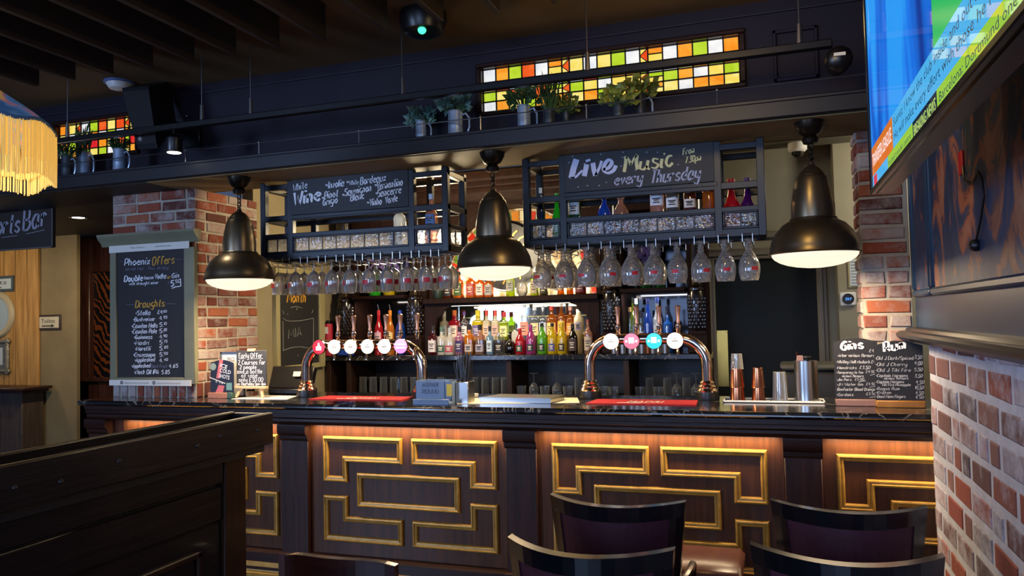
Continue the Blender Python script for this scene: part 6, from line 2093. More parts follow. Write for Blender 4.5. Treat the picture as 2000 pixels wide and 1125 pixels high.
m = MB(); m.lathe([(.044, -.062), (.038, -.085), (.022, -.100), (.001, -.104)], x, 5.75, 2.80, 20); obj('lens_dome', m, pm('smoked_lens', '101214', .08, coat=.5), t)
# ================================================================== television on the right wall
XT = .35
TY0, TY1, TZ0, TZ1 = 2.97, .88, 2.010, 3.19
t = thing('television', 'large wall television showing a blue sports news screen with green ticker', 'television', (XT + .07, 1.9, TZ0))
m = MB(); m.box(XT + .004, XT + .075, TY1, TY0, TZ0, TZ1, .012); m.box(XT + .07, XT + .13, TY1 + .25, TY0 - .25, TZ0 + .05, TZ1 - .25, .02); obj('casing', m, pm('tv_black', '0a0a0c', .25), t)
m = MB()
for q in ((TY1, TY0, TZ0, TZ0 + .018), (TY1, TY0, TZ1 - .016, TZ1), (TY0 - .014, TY0, TZ0, TZ1), (TY1, TY1 + .014, TZ0, TZ1)):
    m.box(XT - .006, XT + .01, q[0], q[1], q[2], q[3], .003)
obj('bezel', m, MATS['tv_black'], t)
m = MB()
for y in (1.5, 2.3):
    m.box(XT + .12, .698, y - .04, y + .04, 2.35, 2.42, .006); m.box(XT + .12, .698, y - .04, y + .04, 2.75, 2.82, .006)
m.box(.685, .6995, 1.4, 2.4, 2.3, 2.9, .004); obj('wall_bracket', m, M_black, t)
XS = XT + .0035
ms, nt, b = new_mat('screen_picture')
tc = nt.nodes.new('ShaderNodeTexCoord'); mp_ = nt.nodes.new('ShaderNodeMapping'); mp_.inputs['Scale'].default_value = (1, 3.2, .8); mp_.inputs['Rotation'].default_value = (.25, 0, 0)
nz = nt.nodes.new('ShaderNodeTexNoise'); nz.inputs['Scale'].default_value = 1.1; nz.inputs['Detail'].default_value = 2.5; nz.inputs['Distortion'].default_value = .8
rp = nt.nodes.new('ShaderNodeValToRGB'); e = rp.color_ramp.elements
e[0].position = .38; e[0].color = (*hexc('0a3a9a'), 1); e[1].position = .50; e[1].color = (*hexc('1478f0'), 1); k = e.new(.62); k.color = (*hexc('28a0ff'), 1)
nt.links.new(tc.outputs['Object'], mp_.inputs[0]); nt.links.new(mp_.outputs[0], nz.inputs['Vector']); nt.links.new(nz.outputs['Fac'], rp.inputs[0]); nt.links.new(rp.outputs[0], b.inputs['Emission Color'])
b.inputs['Emission Strength'].default_value = .5; b.inputs['Base Color'].default_value = (.01, .01, .02, 1); b.inputs['Roughness'].default_value = .07
m = MB(); m.quad((XS, TY0, TZ0), (XS, TY1, TZ0), (XS, TY1, TZ1), (XS, TY0, TZ1)); scr = obj('screen', m, ms, t, 0)


def spanel(name, y0, y1, z0, z1, mat, lift=.0006, skew=0):
    m = MB(); x = XS - lift
    m.quad((x, y0, z0), (x, y1, z0), (x, y1, z1), (x, y0, z1)); return obj(name, m, mat, scr, 0)


def sg_(m_):
    b_ = m_.node_tree.nodes['Principled BSDF']; b_.inputs['Roughness'].default_value = .03; b_.inputs['Specular IOR Level'].default_value = 1.0; b_.inputs['Base Color'].default_value = (.01, .01, .01, 1)


sg_(ms)
GB = glow('screen_sky', '4fb8f4', .5); GG = glow('screen_green', '9cd040', .5); GN = glow('screen_navy', '0a2438', .5); GO = glow('screen_orange', 'e8641e', .5, 'd8862a', 2); GWt = glow('screen_white', 'eef2f8', .5); GT = glow('screen_text', '12324a', .5)
for g_ in (GB, GG, GN, GO, GWt):
    sg_(g_)
z1, z2, z3 = 2.028, 2.073, 2.17
spanel('ticker_green', 2.585, TY1 + .014, z1, z2, GG)
spanel('logo_block', TY0 - .014, 2.585, z1, z2, GB)
spanel('headline_blue', 2.47, TY1 + .014, z2, z3, GB)
spanel('topic_orange', TY0 - .014, 2.47, z2, z3, GO)
spanel('breaking_box', 2.145, 1.845, z1 - .004, z2, GN, .0009)
m = MB(); m.box(XS - .0012, XS - .0004, TY0 - .05, TY0 - .13, z1 + .006, z2 - .006); lg = obj('red_logo_mark', m, glow('screen_red', 'd83a50', .5), scr, 0)
spanel('green_pitch', 1.86, TY1 + .014, z3, 2.40, glow('screen_pitch', '10b860', .5), .0004)


def tvt(txt, ya, yb, z, h, mat):
    printed('screen_words', txt, (XS - .001, ya, z), (XS - .001, yb, z), h, NXm, mat, scr, 0, 0, .0004)


tvt('BREAKING NEWS', 2.13, 1.86, z1 + .006, .030, glow('screen_lime', 'c8e87a', .5))
tvt('TRANSFER LEAGUE', 2.94, 2.50, z2 + .03, .045, GWt)
tvt('Suarez: I know the club inside and out and have been kept well', 2.44, .92, z2 + .058, .026, GT)
tvt('He will make every effort with those he reached and targets', 2.44, .92, z2 + .018, .026, GT)
tvt('football transfer centre', 2.57, 2.17, z1 + .012, .018, GT)
tvt('Barcelona: Dortmund one-off bid accepted', 1.82, .92, z1 + .012, .022, GT)

# cord with a ball and red tag on the papered wall
t = thing('pull_cord', 'black hanging cord with a ball end and red tag under the television', 'cord', (.695, 3.3, 1.9))
P = [atx(1880, 325, .69), atx(1883, 352, .69), atx(1899, 358, .69), atx(1910, 335, .69), atx(1918, 350, .69), atx(1922, 385, .69), atx(1915, 430, .69), atx(1906, 470, .69)]
P2 = []
for i in range(len(P) - 1):
    for k in range(4):
        P2.append(P[i].lerp(P[i + 1], k / 4))
m = MB(); m.tube(P2 + [P[-1]], .004, 6); obj('cord', m, M_capb, t)
q = atx(1905, 479, .69); m = MB(); m.ball(q, .022, 14, 8); obj('ball', m, M_capb, t)
q = atx(1877, 318, .692); m = MB(); m.box(.688, .698, q.y - .02, q.y + .03, q.z - .045, q.z + .045, .003); obj('red_tag', m, lmat('b01c28'), t)

# ================================================================== booth partition on the left
t = thing('booth_partition', 'tall dark timber booth partition with a hollow planter top', 'partition', (-1.72, .6, 0))
Bx0, Bx1, By1, By0 = -1.80, -1.625, 2.225, -1.8
m = MB(); m.box(Bx1 - .022, Bx1 + .0, By0, By1, 1.195, 1.30, .004); cpb = obj('cap_board', m, M_darkb if 'M_darkb' in globals() else wood('booth_wood', '110d10', '1d1413', .4, 3, 1, .1), t)
m = MB()
for px_, py in ((118, 940), (232, 900), (385, 870), (28, 952), (428, 852), (502, 840)):
    q = atx(px_, py, Bx1)
    m.ball((Bx1, q.y, q.z), .007, 8, 5, 0, .8)
obj('screw_caps', m, pm('screw_cap', '3c3430', .5), cpb)
m = MB(); m.box(Bx0, Bx0 + .022, By0, By1, 1.195, 1.30, .004); obj('cap_board', m, MATS['booth_wood'], t)
m = MB(); m.box(Bx0 + .022, Bx1 - .022, By1 - .022, By1 - .001, 1.19, 1.297, .002); obj('end_board', m, MATS['booth_wood'], t)
m = MB(); m.box(Bx0 + .022, Bx1 - .022, By0, By1 - .022, 1.17, 1.19); obj('planter_floor', m, M_darkp, t)
Cx, Cy = -1.665, 2.13
M_bz = wood('booth_upright', '24140e', '392215', .35, 3, 2)
m = MB(); m.box(Bx0 + .03, Cx - .02, By0, Cy - .02, 0, 1.18); obj('core', m, M_darkp, t, 0)
m = MB(); m.box(Bx0 + .03, Cx, Cy - .105, Cy, 0, 1.19, .003); obj('end_stile', m, M_bz, t)
for k, (za, zb_) in enumerate(((1.10, 1.19), (.985, 1.092))):
    m = MB(); m.box(Cx - .03, Cx - .002 - .006 * k, By0, Cy - .107, za, zb_, .004); obj('rail_board', m, MATS['booth_wood'], t)
m = MB(); m.box(Cx - .03, Cx - .014, By0, Cy - .107, .0, .98, .002); pb_ = obj('lower_panel', m, MATS['booth_wood'], t)
m = MB()
for q in ((By0 + .2, 1.93, .895, .915), (By0 + .2, 1.93, .2, .22), (1.91, 1.93, .2, .915)):
    m.box(Cx - .016, Cx - .004, q[0], q[1], q[2], q[3], .004)
obj('panel_moulding', m, M_bz, pb_)

# ================================================================== chairs
M_frame_b = pm('black_lacquer', '0e0f13', .22, 0, '14151b', 6, coat=.5)
M_uph = pm('plum_upholstery', '4c2431', .55, 0, '562b39', 30, bump=.05)
M_seat = pm('brown_leather', '4c2a22', .3, 0, '56322a', 20, bump=.05)


def tub_chair():
    """armchair with a bowed framed back; local frame: back towards -y, facing +y"""
    t = thing('tub_chair', 'x', 'chair', (0, 0, 0))
    Wd, bow, zt, zb_ = .262, .15, .905, .55
    N = 14

    def bk(u, z, inset=0):
        """curve of the back at side parameter u in [-1, 1]"""
        f = (z - zb_) / (zt - zb_)
        w = Wd * (.86 + .14 * f)
        return Vector((u * w, -bow * (1 - u * u) + .02 * (1 - f) + inset, z))
    def slab(us, z0, z1, th, mb):
        for i in range(len(us) - 1):
            a, b_ = us[i], us[i + 1]
            for (za, zc) in ((z0, z1),):
                o = [bk(a, za), bk(b_, za), bk(b_, zc), bk(a, zc)]
                n_ = [p + Vector((0, th, 0)) for p in o]
                mb.quad(o[0], o[1], o[2], o[3]); mb.quad(n_[1], n_[0], n_[3], n_[2]); mb.quad(o[3], o[2], n_[2], n_[3]); mb.quad(o[1], o[0], n_[0], n_[1])
                if i == 0: mb.quad(n_[0], o[0], o[3], n_[3])
                if i == len(us) - 2: mb.quad(o[1], n_[1], n_[2], o[2])
    us = [-1 + 2 * k / N for k in range(N + 1)]
    m = MB(); slab(us, zt - .055, zt, .042, m); top = obj('top_rail', m, M_frame_b, t, 30)
    m = MB(); slab(us, zb_, zb_ + .05, .036, m); obj('lower_rail', m, M_frame_b, t, 30)
    m = MB(); slab([-1, -.9, -.82], zb_ - .001, zt - .054, .042, m); obj('back_post', m, M_frame_b, t, 30)
    m = MB(); slab([.82, .9, 1], zb_ - .001, zt - .054, .042, m); obj('back_post', m, M_frame_b, t, 30)
    m = MB()
    ui = [-.82 + 1.64 * k / N for k in range(N + 1)]
    for i in range(N):
        o = [bk(ui[i], zb_ + .05, .006), bk(ui[i + 1], zb_ + .05, .006), bk(ui[i + 1], zt - .055, .006), bk(ui[i], zt - .055, .006)]
        n_ = [p + Vector((0, .03, 0)) for p in o]
        m.quad(*o); m.quad(n_[1], n_[0], n_[3], n_[2])
    obj('back_pad', m, M_uph, t, 40)
    m = MB()
    m.box(-.235, .235, -.10, .36, .43, .50, .03); obj('seat', m, M_seat, t, 50)
    m = MB(); m.box(-.24, .24, -.10, .355, .385, .43, .006); obj('seat_frame', m, M_frame_b, t)
    for sx in (-1, 1):
        m = MB(); m.tube([(sx * .225, -.0, zb_ + .03), (sx * .235, .0, .42), (sx * .235, -.05, .0)], .02, 6); obj('leg', m, M_frame_b, t)
        m = MB(); m.tube([(sx * .225, .33, .41), (sx * .235, .35, .0)], .02, 6); obj('leg', m, M_frame_b, t)
        m = MB(); m.tube([(sx * .236, -.01, .60), (sx * .25, .14, .60), (sx * .25, .28, .59), (sx * .24, .325, .53), (sx * .235, .335, .40)], .016, 8); obj('arm', m, M_frame_b, t)
    return t


tc_ = tub_chair()
CH = ((-.592, 2.925, -.01, 'rear row tub chair with plum back, left of the two before the bar'),
      (-.562, 2.325, -.02, 'front row tub chair with plum back, left one at the bottom edge'),
      (.232, 3.03, .02, 'plum backed black tub chair in the rear row, close to the right brick wall'),
      (.175, 2.44, .02, 'plum backed black tub chair in the front row, close to the right brick wall'))
for i, (x, y, a, lbl) in enumerate(CH):
    o = tc_ if i == 0 else copy_tree(tc_)
    o.location = (x, y, 0)
    o.rotation_euler = (0, 0, a)
    o['label'] = lbl
    o['group'] = 'tub chairs in front of the bar'
# low leather stool between the chairs
t = thing('leather_stool', 'low brown leather stool with a black frame between the tub chairs', 'stool', (-.31, 3.62, 0))
m = MB(); m.box(-.52, -.16, 3.46, 3.85, .425, .485, .022); obj('seat', m, M_seat, t, 50)
m = MB(); m.box(-.515, -.165, 3.465, 3.845, .37, .425, .004); obj('stool_frame', m, M_frame_b, t)
for x in (-.495, -.185):
    for y in (3.485, 3.825):
        m = MB(); m.box(x - .018, x + .018, y - .018, y + .018, 0, .37, .003); obj('leg', m, M_frame_b, t)
# mahogany chair at the bottom edge
M_mah = pm('mahogany', '34140f', .2, 0, '45201a', 4, (1, 9, 9), coat=.6)
q0, q1 = atz(527, 1122, .80), atz(766, 1118, .80)
mx, my, hw = (q0.x + q1.x) / 2, 2.20, .205
t = thing('wooden_chair', 'polished mahogany chair showing only its curved top rail at the bottom edge', 'chair', (mx, my, 0))
m = MB(); N = 14
pts_o = []
for k in range(N + 1):
    u = -1 + 2 * k / N
    x = mx + u * hw; y = my - .05 * (1 - u * u)
    zt = .848 - .022 * u ** 4
    pts_o.append((x, y, zt))
for i in range(N):
    a, b_ = pts_o[i], pts_o[i + 1]
    A = [Vector((a[0], a[1], .70)), Vector((b_[0], b_[1], .70)), Vector(b_), Vector(a)]
    B2 = [p + Vector((0, .026, 0)) for p in A]
    m.quad(A[0], A[1], A[2], A[3]); m.quad(B2[1], B2[0], B2[3], B2[2]); m.quad(A[3], A[2], B2[2], B2[3]); m.quad(A[1], A[0], B2[0], B2[1])
    if i == 0: m.quad(B2[0], A[0], A[3], B2[3])
    if i == N - 1: m.quad(A[1], B2[1], B2[2], A[2])
obj('top_rail', m, M_mah, t, 30)
for s_ in (-1, 1):
    m = MB(); m.tube([(mx + s_ * (hw - .02), my + .015, .72), (mx + s_ * (hw - .03), my + .02, .45), (mx + s_ * (hw - .02), my - .05, 0)], .018, 8); obj('leg', m, M_mah, t)
    m = MB(); m.tube([(mx + s_ * (hw - .02), my + .40, .44), (mx + s_ * (hw - .02), my + .42, 0)], .018, 8); obj('leg', m, M_mah, t)
m = MB(); m.box(mx - hw, mx + hw, my + .0, my + .42, .43, .465, .012); obj('seat', m, M_mah, t)
m = MB(); m.box(mx - .05, mx + .05, my - .035, my - .015, .465, .71, .006); obj('splat', m, M_mah, t)

# ================================================================== fringed lamp
LX, LY = -3.06, 2.1
t = thing('fringed_lamp', 'hanging lamp with a blue floral fabric shade and long cream fringe', 'hanging lamp', (LX, LY, CEIL))
mf, nt, b = new_mat('floral_fabric')
tc = nt.nodes.new('ShaderNodeTexCoord'); nz = nt.nodes.new('ShaderNodeTexNoise'); nz.inputs['Scale'].default_value = 7; nz.inputs['Detail'].default_value = 2; nz.inputs['Distortion'].default_value = .6
rp = nt.nodes.new('ShaderNodeValToRGB'); e = rp.color_ramp.elements
e[0].position = .42; e[0].color = (*hexc('3c66a0'), 1); e[1].position = .60; e[1].color = (*hexc('b87088'), 1); k = e.new(.53); k.color = (*hexc('5a86bc'), 1); k = e.new(.68); k.color = (*hexc('d8a860'), 1)
nt.links.new(tc.outputs['Object'], nz.inputs['Vector']); nt.links.new(nz.outputs['Fac'], rp.inputs[0]); nt.links.new(rp.outputs[0], b.inputs['Base Color'])
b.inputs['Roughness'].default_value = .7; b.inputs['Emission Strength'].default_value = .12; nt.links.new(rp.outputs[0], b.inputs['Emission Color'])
m = MB()
NL = 48
RF = .38


def rim(an): return RF * (1 + .015 * math.cos(8 * an)), 2.43 - .028 * (.5 + .5 * math.cos(8 * an)) 


prof = [(1, 0), (.93, .03), (.80, .065), (.62, .11), (.44, .16), (.34, .18)]
for k in range(NL):
    a0, a1 = 2 * PI * k / NL, 2 * PI * (k + 1) / NL
    for (f0, h0), (f1, h1) in zip(prof, prof[1:]):
        q = []
        for an, f, h in ((a0, f0, h0), (a1, f0, h0), (a1, f1, h1), (a0, f1, h1)):
            r_, z = rim(an); z = z + h if h > 0 else z
            q.append((LX + math.cos(an) * r_ * f, LY + math.sin(an) * r_ * f, z))
        m.quad(*q)
obj('fabric_shade', m, mf, t, 60)
m = MB(); pts = []
for k in range(NL):
    an = 2 * PI * k / NL; r_, z = rim(an); pts.append((LX + math.cos(an) * r_, LY + math.sin(an) * r_, z))
m.tube(pts, .008, 6, closed=True); obj('braid_trim', m, pm('blue_braid', '4a78b0', .7), t)
m = MB(); rg = random.Random(11)
for ly, (dr, nn, zlow) in enumerate(((0, 300, 2.215), (-.012, 260, 2.28))):
    for k in range(nn):
        an = 2 * PI * (k + rg.random() * .5) / nn
        r_, z = rim(an); r_ += dr + rg.uniform(-.003, .003)
        zl = zlow - .024 * (.5 + .5 * math.cos(8 * an)) + rg.uniform(-.006, .004)
        sw = rg.uniform(-.012, .012)
        m.tube([(LX + math.cos(an) * r_, LY + math.sin(an) * r_, z), (LX + math.cos(an + sw * .5) * r_ * 1.003, LY + math.sin(an + sw * .5) * r_ * 1.003, (z + zl) / 2), (LX + math.cos(an + sw) * r_, LY + math.sin(an + sw) * r_, zl)], .0032, 4, cap=False)
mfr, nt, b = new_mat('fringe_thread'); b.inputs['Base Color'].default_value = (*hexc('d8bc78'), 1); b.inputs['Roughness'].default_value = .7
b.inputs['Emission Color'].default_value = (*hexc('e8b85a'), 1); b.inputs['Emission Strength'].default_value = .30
fr = obj('fringe', m, mfr, t, 60); fr['kind'] = 'stuff'
m = MB(); m.ball((LX, LY, 2.44), .05, 14, 10); obj('bulb', m, glow('warm_bulb', (1, .8, .5), 6), t)
m = MB(); m.tube([(LX, LY, CEIL), (LX, LY, 2.60)], .008, 6); m.lathe([(.135, 0), (.135, .012), (.02, .02), (.02, .05)], LX, LY, 2.598, 20); obj('hanging_rod', m, M_brass, t)
lamp('fringed_lamp_light', 'POINT', (LX, LY, 2.42), 7, (1, .74, .38), size=.09)

# ================================================================== speaker
t = thing('loudspeaker', 'black loudspeaker box tilted down in front of the small stained window', 'loudspeaker', (-3.85, 4.1, 2.9))
R = Matrix.Rotation(math.radians(-16), 3, 'Y') @ Matrix.Rotation(math.radians(-10), 3, 'X')
R = Matrix.Rotation(math.radians(8), 3, 'Y')
pv = Vector((-3.92, 4.0, 3.0))
fl, fr_ = aty(222, 165, 3.93), aty(318, 160, 3.93)
bl, br_ = aty(268, 292, 3.86), aty(346, 288, 3.86)
m = MB()
A = [aty(238, 172, 4.03), aty(290, 168, 4.03), aty(308, 290, 3.97), aty(270, 292, 3.97)]      # baffle
Bk = [aty(300, 160, 4.34), aty(332, 158, 4.34), aty(346, 250, 4.28), aty(334, 262, 4.28)]
for f in ((A[3], A[2], A[1], A[0]), (Bk[0], Bk[1], Bk[2], Bk[3]), (A[0], A[1], Bk[1], Bk[0]), (A[1], A[2], Bk[2], Bk[1]), (A[2], A[3], Bk[3], Bk[2]), (A[3], A[0], Bk[0], Bk[3])):
    m.quad(*f)
sb_ = obj('cabinet', m, pm('speaker_black', '100f12', .45, 0, '16151a', 30), t, 0)
q = A[3].lerp(A[2], .35).lerp(A[0], .16)
m = MB(); m.ball((q.x, q.y - .003, q.z), .018, 12, 6, 0, 1); obj('maker_badge', m, pm('badge_grey', '8a8a88', .4), sb_)
m = MB(); g0 = A[0].lerp(A[3], .06); 
d_ = Vector((0, -.004, 0))
m.quad(A[3] + d_ + (A[0] - A[3]) * .08, A[2] + d_ + (A[1] - A[2]) * .08, A[1] + d_ - (A[1] - A[2]) * .06, A[0] + d_ - (A[0] - A[3]) * .06); obj('grille', m, pm('grille_black', '1a1516', .7, 0, '0c0b0c', 160), sb_, 0)
m = MB(); c_ = aty(355, 255, 4.3); m.box(c_.x - .12, c_.x + .05, 4.20, 4.40, c_.z - .04, c_.z + .04, .01); m.box(c_.x - .05, c_.x + .08, 4.38, 4.42, c_.z - .10, c_.z + .07, .004); wb = obj('wall_bracket', m, M_black, t)
for px_, py in ((350, 229), (366, 227), (366, 258)):
    q = aty(px_, py, 4.385); m = MB(); m.ball((q.x, 4.38, q.z), .011, 8, 5); obj('bolt_head', m, M_steel, wb)

# ================================================================== tankards of plants on the shelf
def mug(px_, ptop, wpx, label, leafmat, style, seed, handle=True, h_=None, dark=False):
    Y = (4.165, 4.285)[seed % 2]
    ZB = 2.6656
    p = aty(px_, ptop, Y)
    h = h_ or (p.z - ZB)
    r = wpx * .5 * mpp(p)
    x = p.x
    t = thing('plant_tankard', label, 'potted plant', (x, Y, ZB), 'plants in pewter tankards on the shelf')
    m = MB(); m.lathe([(.001, .004), (r * 1.06, 0), (r * 1.08, .006), (r, .016), (r * .97, h * .45), (r * .99, h * .5), (r * .96, h * .55), (r * .95, h - .006), (r * 1.02, h - .003), (r * 1.02, h), (r * .88, h), (r * .88, h - .02), (.001, h - .022)], x, Y, ZB, 22); obj('tankard', m, M_pot if not dark else pm('dark_pewter_%d' % seed, '3a4046', .45, .6, '454b52', 10), t)
    if handle:
        m = MB(); hh = h * .36
        m.tube([(x + r * .9, Y, ZB + h * .86), (x + r * 1.5, Y, ZB + h * .90), (x + r * 1.95, Y, ZB + h * .72), (x + r * 1.95, Y, ZB + h * .42), (x + r * 1.65, Y, ZB + h * .22), (x + r * 1.0, Y, ZB + h * .14)], .006, 8); obj('handle', m, M_pot, t)
    rg = random.Random(seed)
    m, ms_ = MB(), MB()
    top = Vector((x, Y, ZB + h))
    if style == 'ivy':
        n, sz, sp, up = 40, .046, .075, .085
    elif style == 'broad':
        n, sz, sp, up = 42, .05, .082, .10
    elif style == 'spiky':
        n, sz, sp, up = 60, .012, .055, .17
    else:
        n, sz, sp, up = 120, .022, .07, .115
    for k in range(n):
        an = rg.uniform(0, 2 * PI); rr = sp * math.sqrt(rg.random())
        tip = top + Vector((math.cos(an) * rr, math.sin(an) * rr * .8, up * rg.uniform(.05, 1) * (1 - .4 * rr / sp) - (.03 if style == 'ivy' and rg.random() < .3 else 0)))
        ms_.tube([top + Vector((math.cos(an) * r * .3, math.sin(an) * r * .3, -.02)), tip], .0018, 4, cap=False)
        d = (tip - top); d.z = d.z * .5 + .01
        d = d.normalized() if d.length else Vector((0, 0, 1))
        if style == 'spiky':
            d = Vector((math.cos(an) * .25, math.sin(an) * .25, 1)).normalized(); ln, wd_ = rg.uniform(.06, .11), .005
        else:
            ln, wd_ = sz * rg.uniform(.8, 1.25), sz * (.55 if style != 'ivy' else .75)
        s_ = d.cross(Vector((rg.uniform(-.3, .3), -1, rg.uniform(.2, .8)))).normalized() * wd_
        nrm = s_.cross(d).normalized() * (ln * .12)
        if style == 'ivy':
            b0 = len(m.v)
            P_ = [tip, tip + d * ln * .25 + s_, tip + d * ln * .45 + s_ * .45, tip + d * ln, tip + d * ln * .45 - s_ * .45, tip + d * ln * .25 - s_, tip + d * ln * .35 + nrm]
            m.raw(P_, [(6, 0, 1), (6, 1, 2), (6, 2, 3), (6, 3, 4), (6, 4, 5), (6, 5, 0)])
        else:
            P_ = [tip, tip + d * ln * .4 + s_, tip + d * ln, tip + d * ln * .4 - s_, tip + d * ln * .45 + nrm]
            m.raw(P_, [(4, 0, 1), (4, 1, 2), (4, 2, 3), (4, 3, 0)])
    obj('foliage', m, leafmat, t, 0); obj('stems', ms_, M_leaf, t, 0)
    return t


mug(822, 236, 22, 'tankard of pale veined ivy, leftmost plant right of the hanging rods', M_leafb, 'ivy', 1)
mug(889, 218, 30, 'large tankard with sparse dark leaves left of the big stained window', M_leafb, 'broad', 2)
mug(1023, 207, 27, 'tankard with drooping dark leaves in front of the big stained window', M_leaf, 'broad', 3)
mug(1072, 215, 24, 'dark pot of thin upright spiky stems before the stained window', M_leaf, 'spiky', 4, False, dark=True)
mug(1105, 219, 19, 'small dark pot of fine yellow green leaves before the stained window', M_leafy, 'fine', 5, False, dark=True)
mug(1208, 206, 24, 'dark pot with a broad olive green leafy head before the stained window', M_leafy, 'broad', 6, False, dark=True)
mug(1250, 186, 24, 'tall tapered dark jug with bright green leaves, rightmost plant', M_leafy, 'broad', 7, True, dark=True)
mug(131, 306, 22, 'dark tankard of ferny leaves half hidden beside the lamp fringe', M_leaf, 'fine', 8, True, dark=True)
mug(163, 298, 27, 'blue grey tankard of spiky leaves before the small stained window', M_leaf, 'spiky', 9)
mug(234, 292, 25, 'blue grey tankard of red tipped leaves beside the loudspeaker', M_leaf, 'fine', 10)

# ================================================================== signs and pictures on the left
YS = 4.6
a, b_ = aty(103, 483, YS), aty(103, 390, YS)
x0 = a.x - .98
t = thing('hanging_sign', 'dark hanging Sports Bar sign on hooks in the left passage', 'sign', (a.x - .5, YS, SOF))
m = MB(); m.box(x0, a.x, YS, YS + .03, a.z, b_.z - .0, .004); sg = obj('sign_panel', m, pm('sign_brown', '2a221e', .6, 0, '332a25', 5), t)
m = MB()
for q in ((x0, a.x, a.z, a.z + .008), (x0, a.x, b_.z - .008, b_.z), (x0, x0 + .008, a.z, b_.z), (a.x - .008, a.x, a.z, b_.z)):
    m.box(q[0], q[1], YS - .004, YS + .002, q[2], q[3])
obj('edge_line', m, pm('worn_edge', '6a6460', .6), sg)
m = MB()
for px_ in (55,):
    pass
for x in (aty(58, 385, YS).x, x0 + .15):
    m2 = MB(); m2.tube([(x, YS + .015, b_.z), (x, YS + .015, SOF + .0)], .005, 6); obj('hook', m2, M_steel, t)
m = MB(); pa, pb = aty(-30, 460, YS - .002), aty(37, 453, YS - .002); k_ = mpp(pa)
script(m, 'Sports', pa, pb, 34 * k_, 5 * k_, .2, NY)
pa, pb = aty(46, 450, YS - .002), aty(90, 440, YS - .002); script(m, 'Bar', pa, pb, 38 * k_, 5 * k_, .2, NY)
for (xa_, ya_, xb_, yb_) in ((5, 464, 35, 460), (52, 457, 88, 449)):
    pa, pb = aty(xa_, ya_, YS), aty(xb_, yb_, YS); ribbon(m, [(0, 0), (1, 0)], .006, lambda u, v, pa=pa, pb=pb: pa + (pb - pa) * u + Vector((0, -.0045, v)))
obj('painted_lettering', m, pm('sign_silver', '9c9aa8', .6), sg, 0)


def plaque(name, label, cat, x0p, y0p, x1p, y1p, Y, fcol, scol, fw):
    a, b_ = aty(x0p, y1p, Y), aty(x1p, y0p, Y)
    t = thing(name, label, cat, ((a.x + b_.x) / 2, Y, a.z))
    m = MB(); m.box(a.x, b_.x, Y - .012, Y, a.z, b_.z, .003); f = obj('frame', m, fcol, t)
    m = MB(); m.box(a.x + fw, b_.x - fw, Y - .014, Y - .011, a.z + fw, b_.z - fw); s_ = obj('sign_face', m, scol, t, 0)
    return t, s_, a, b_


M_signface = pm('sign_cream', 'b0a68c', .6)
for args, w0 in (((73, 614, 120, 645), 0), ((-60, 538, 28, 573), 1)):
    Y = 5.998 if not w0 else 5.966
    t, s_, a, b_ = plaque('toilets_sign', 'small dark framed Toilets sign on the plaster wall' if not w0 else 'grey framed Toilets sign on the boarded wall cut by the photo edge', 'sign', *args, Y, pm('sign_frame_%d' % w0, '2a1a14' if not w0 else '3a4548', .5), M_signface if not w0 else lmat('a4b0b2'), .022 if not w0 else .03)
    W_ = b_.x - a.x; H_ = b_.z - a.z
    printed('printed_word', 'Toilets', (a.x + W_ * .22, Y - .014, a.z + H_ * .47), (a.x + W_ * (.78 if not w0 else .86), Y - .014, a.z + H_ * .47), H_ * .28, NY, lmat('4a4640'), s_)
    m = MB(); zz = a.z + H_ * .27
    m.box(a.x + W_ * .25, a.x + W_ * .66, Y - .0165, Y - .014, zz - .006, zz + .006); m.prism([(a.x + W_ * .64, zz - .018), (a.x + W_ * .76, zz), (a.x + W_ * .64, zz + .018)], 1, Y - .0165, Y - .014); obj('arrow', m, lmat('2a2624'), s_, 0)
q = aty(-6, 615, 5.965)
t = thing('round_mirror', 'round cream framed mirror on the boarded wall at the left edge', 'mirror', (q.x, 5.965, q.z - .25))
m = MB(); m.lathe([(.18, .01), (.20, .028), (.235, .03), (.25, .014), (.255, 0)], 0, 0, 0, 40); m.v = [(q.x + v[0], 5.967 - v[2], q.z + v[1]) for v in m.v]; obj('frame', m, pm('aged_cream', 'a49878', .5), t)
m = MB(); m.lathe([(.001, .012), (.19, .012)], 0, 0, 0, 40); m.v = [(q.x + v[0], 5.967 - v[2], q.z + v[1]) for v in m.v]; obj('mirror_glass', m, pm('frosted_mirror', 'a8b8ba', .3, .3), t)
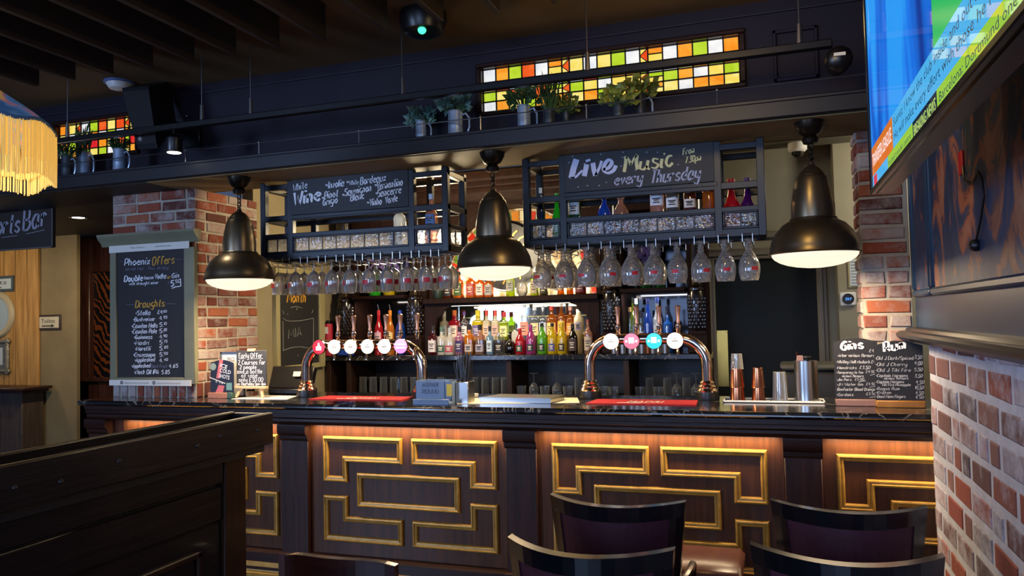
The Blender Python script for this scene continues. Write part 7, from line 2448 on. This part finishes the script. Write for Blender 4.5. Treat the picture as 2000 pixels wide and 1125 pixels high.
t, s_, a, b_ = plaque('picture_frame', 'ornate silver picture frame low on the boarded wall', 'picture', -50, 663, 19, 728, 5.965, pm('tarnished_silver', '6f6d62', .4, .6, '8c8a7c', 22, bump=.6), lmat('a8acb0'), .085)
m = MB()
for k in range(24):
    for xx, zz in (((a.x + (b_.x - a.x) * k / 23), a.z + .02), ((a.x + (b_.x - a.x) * k / 23), b_.z - .02), (b_.x - .02, a.z + (b_.z - a.z) * k / 23), (a.x + .02, a.z + (b_.z - a.z) * k / 23)):
        m.ball((xx, 5.952, zz), .022, 7, 5)
obj('carved_beading', m, MATS['tarnished_silver'], t)
# mantel shelf
a = aty(57, 757, 5.7)
t = thing('mantelpiece', 'dark timber mantelpiece against the boarded wall at the left edge', 'mantelpiece', (a.x - .7, 5.75, 0))
m = MB(); m.box(a.x - 1.6, a.x, 5.62, 5.965, a.z - .03, a.z, .006); m.box(a.x - 1.58, a.x - .05, 5.66, 5.965, a.z - .055, a.z - .03, .006); obj('mantel_shelf', m, M_dark, t)
m = MB(); m.box(a.x - 1.55, a.x - .12, 5.72, 5.965, 0, a.z - .055, .004); fp = obj('surround', m, wood('fire_surround', '352b24', '4a3c32', .5, 3, 2), t)
m = MB(); m.box(a.x - 1.3, a.x - .42, 5.715, 5.722, 0, a.z - .25); obj('fire_opening', m, pm('fire_opening_brown', '2c1714', .6), fp)
# recessed downlight in the passage
q = atz(153, 425, SOF)
t = thing('downlight', 'small bright recessed downlight in the dark passage ceiling', 'downlight', (q.x, q.y, SOF))
m = MB(); m.lathe([(.05, 0), (.075, -.004), (.075, .0)], q.x, q.y, SOF, 24); obj('bezel', m, M_steel, t)
m = MB(); m.lathe([(.001, -.002), (.05, -.002)], q.x, q.y, SOF, 24); obj('lens', m, glow('downlight_lens', (1, .92, .8), 6), t)
lamp('passage_downlight', 'SPOT', (q.x, q.y, SOF - .03), 70, (1, .80, .52), (q.x - .6, 6.0, .9), .04, spot=2.3, blend=.9)
lamp('passage_glow', 'POINT', (-7.6, 4.9, 2.2), 16, (1, .76, .42), size=.15)
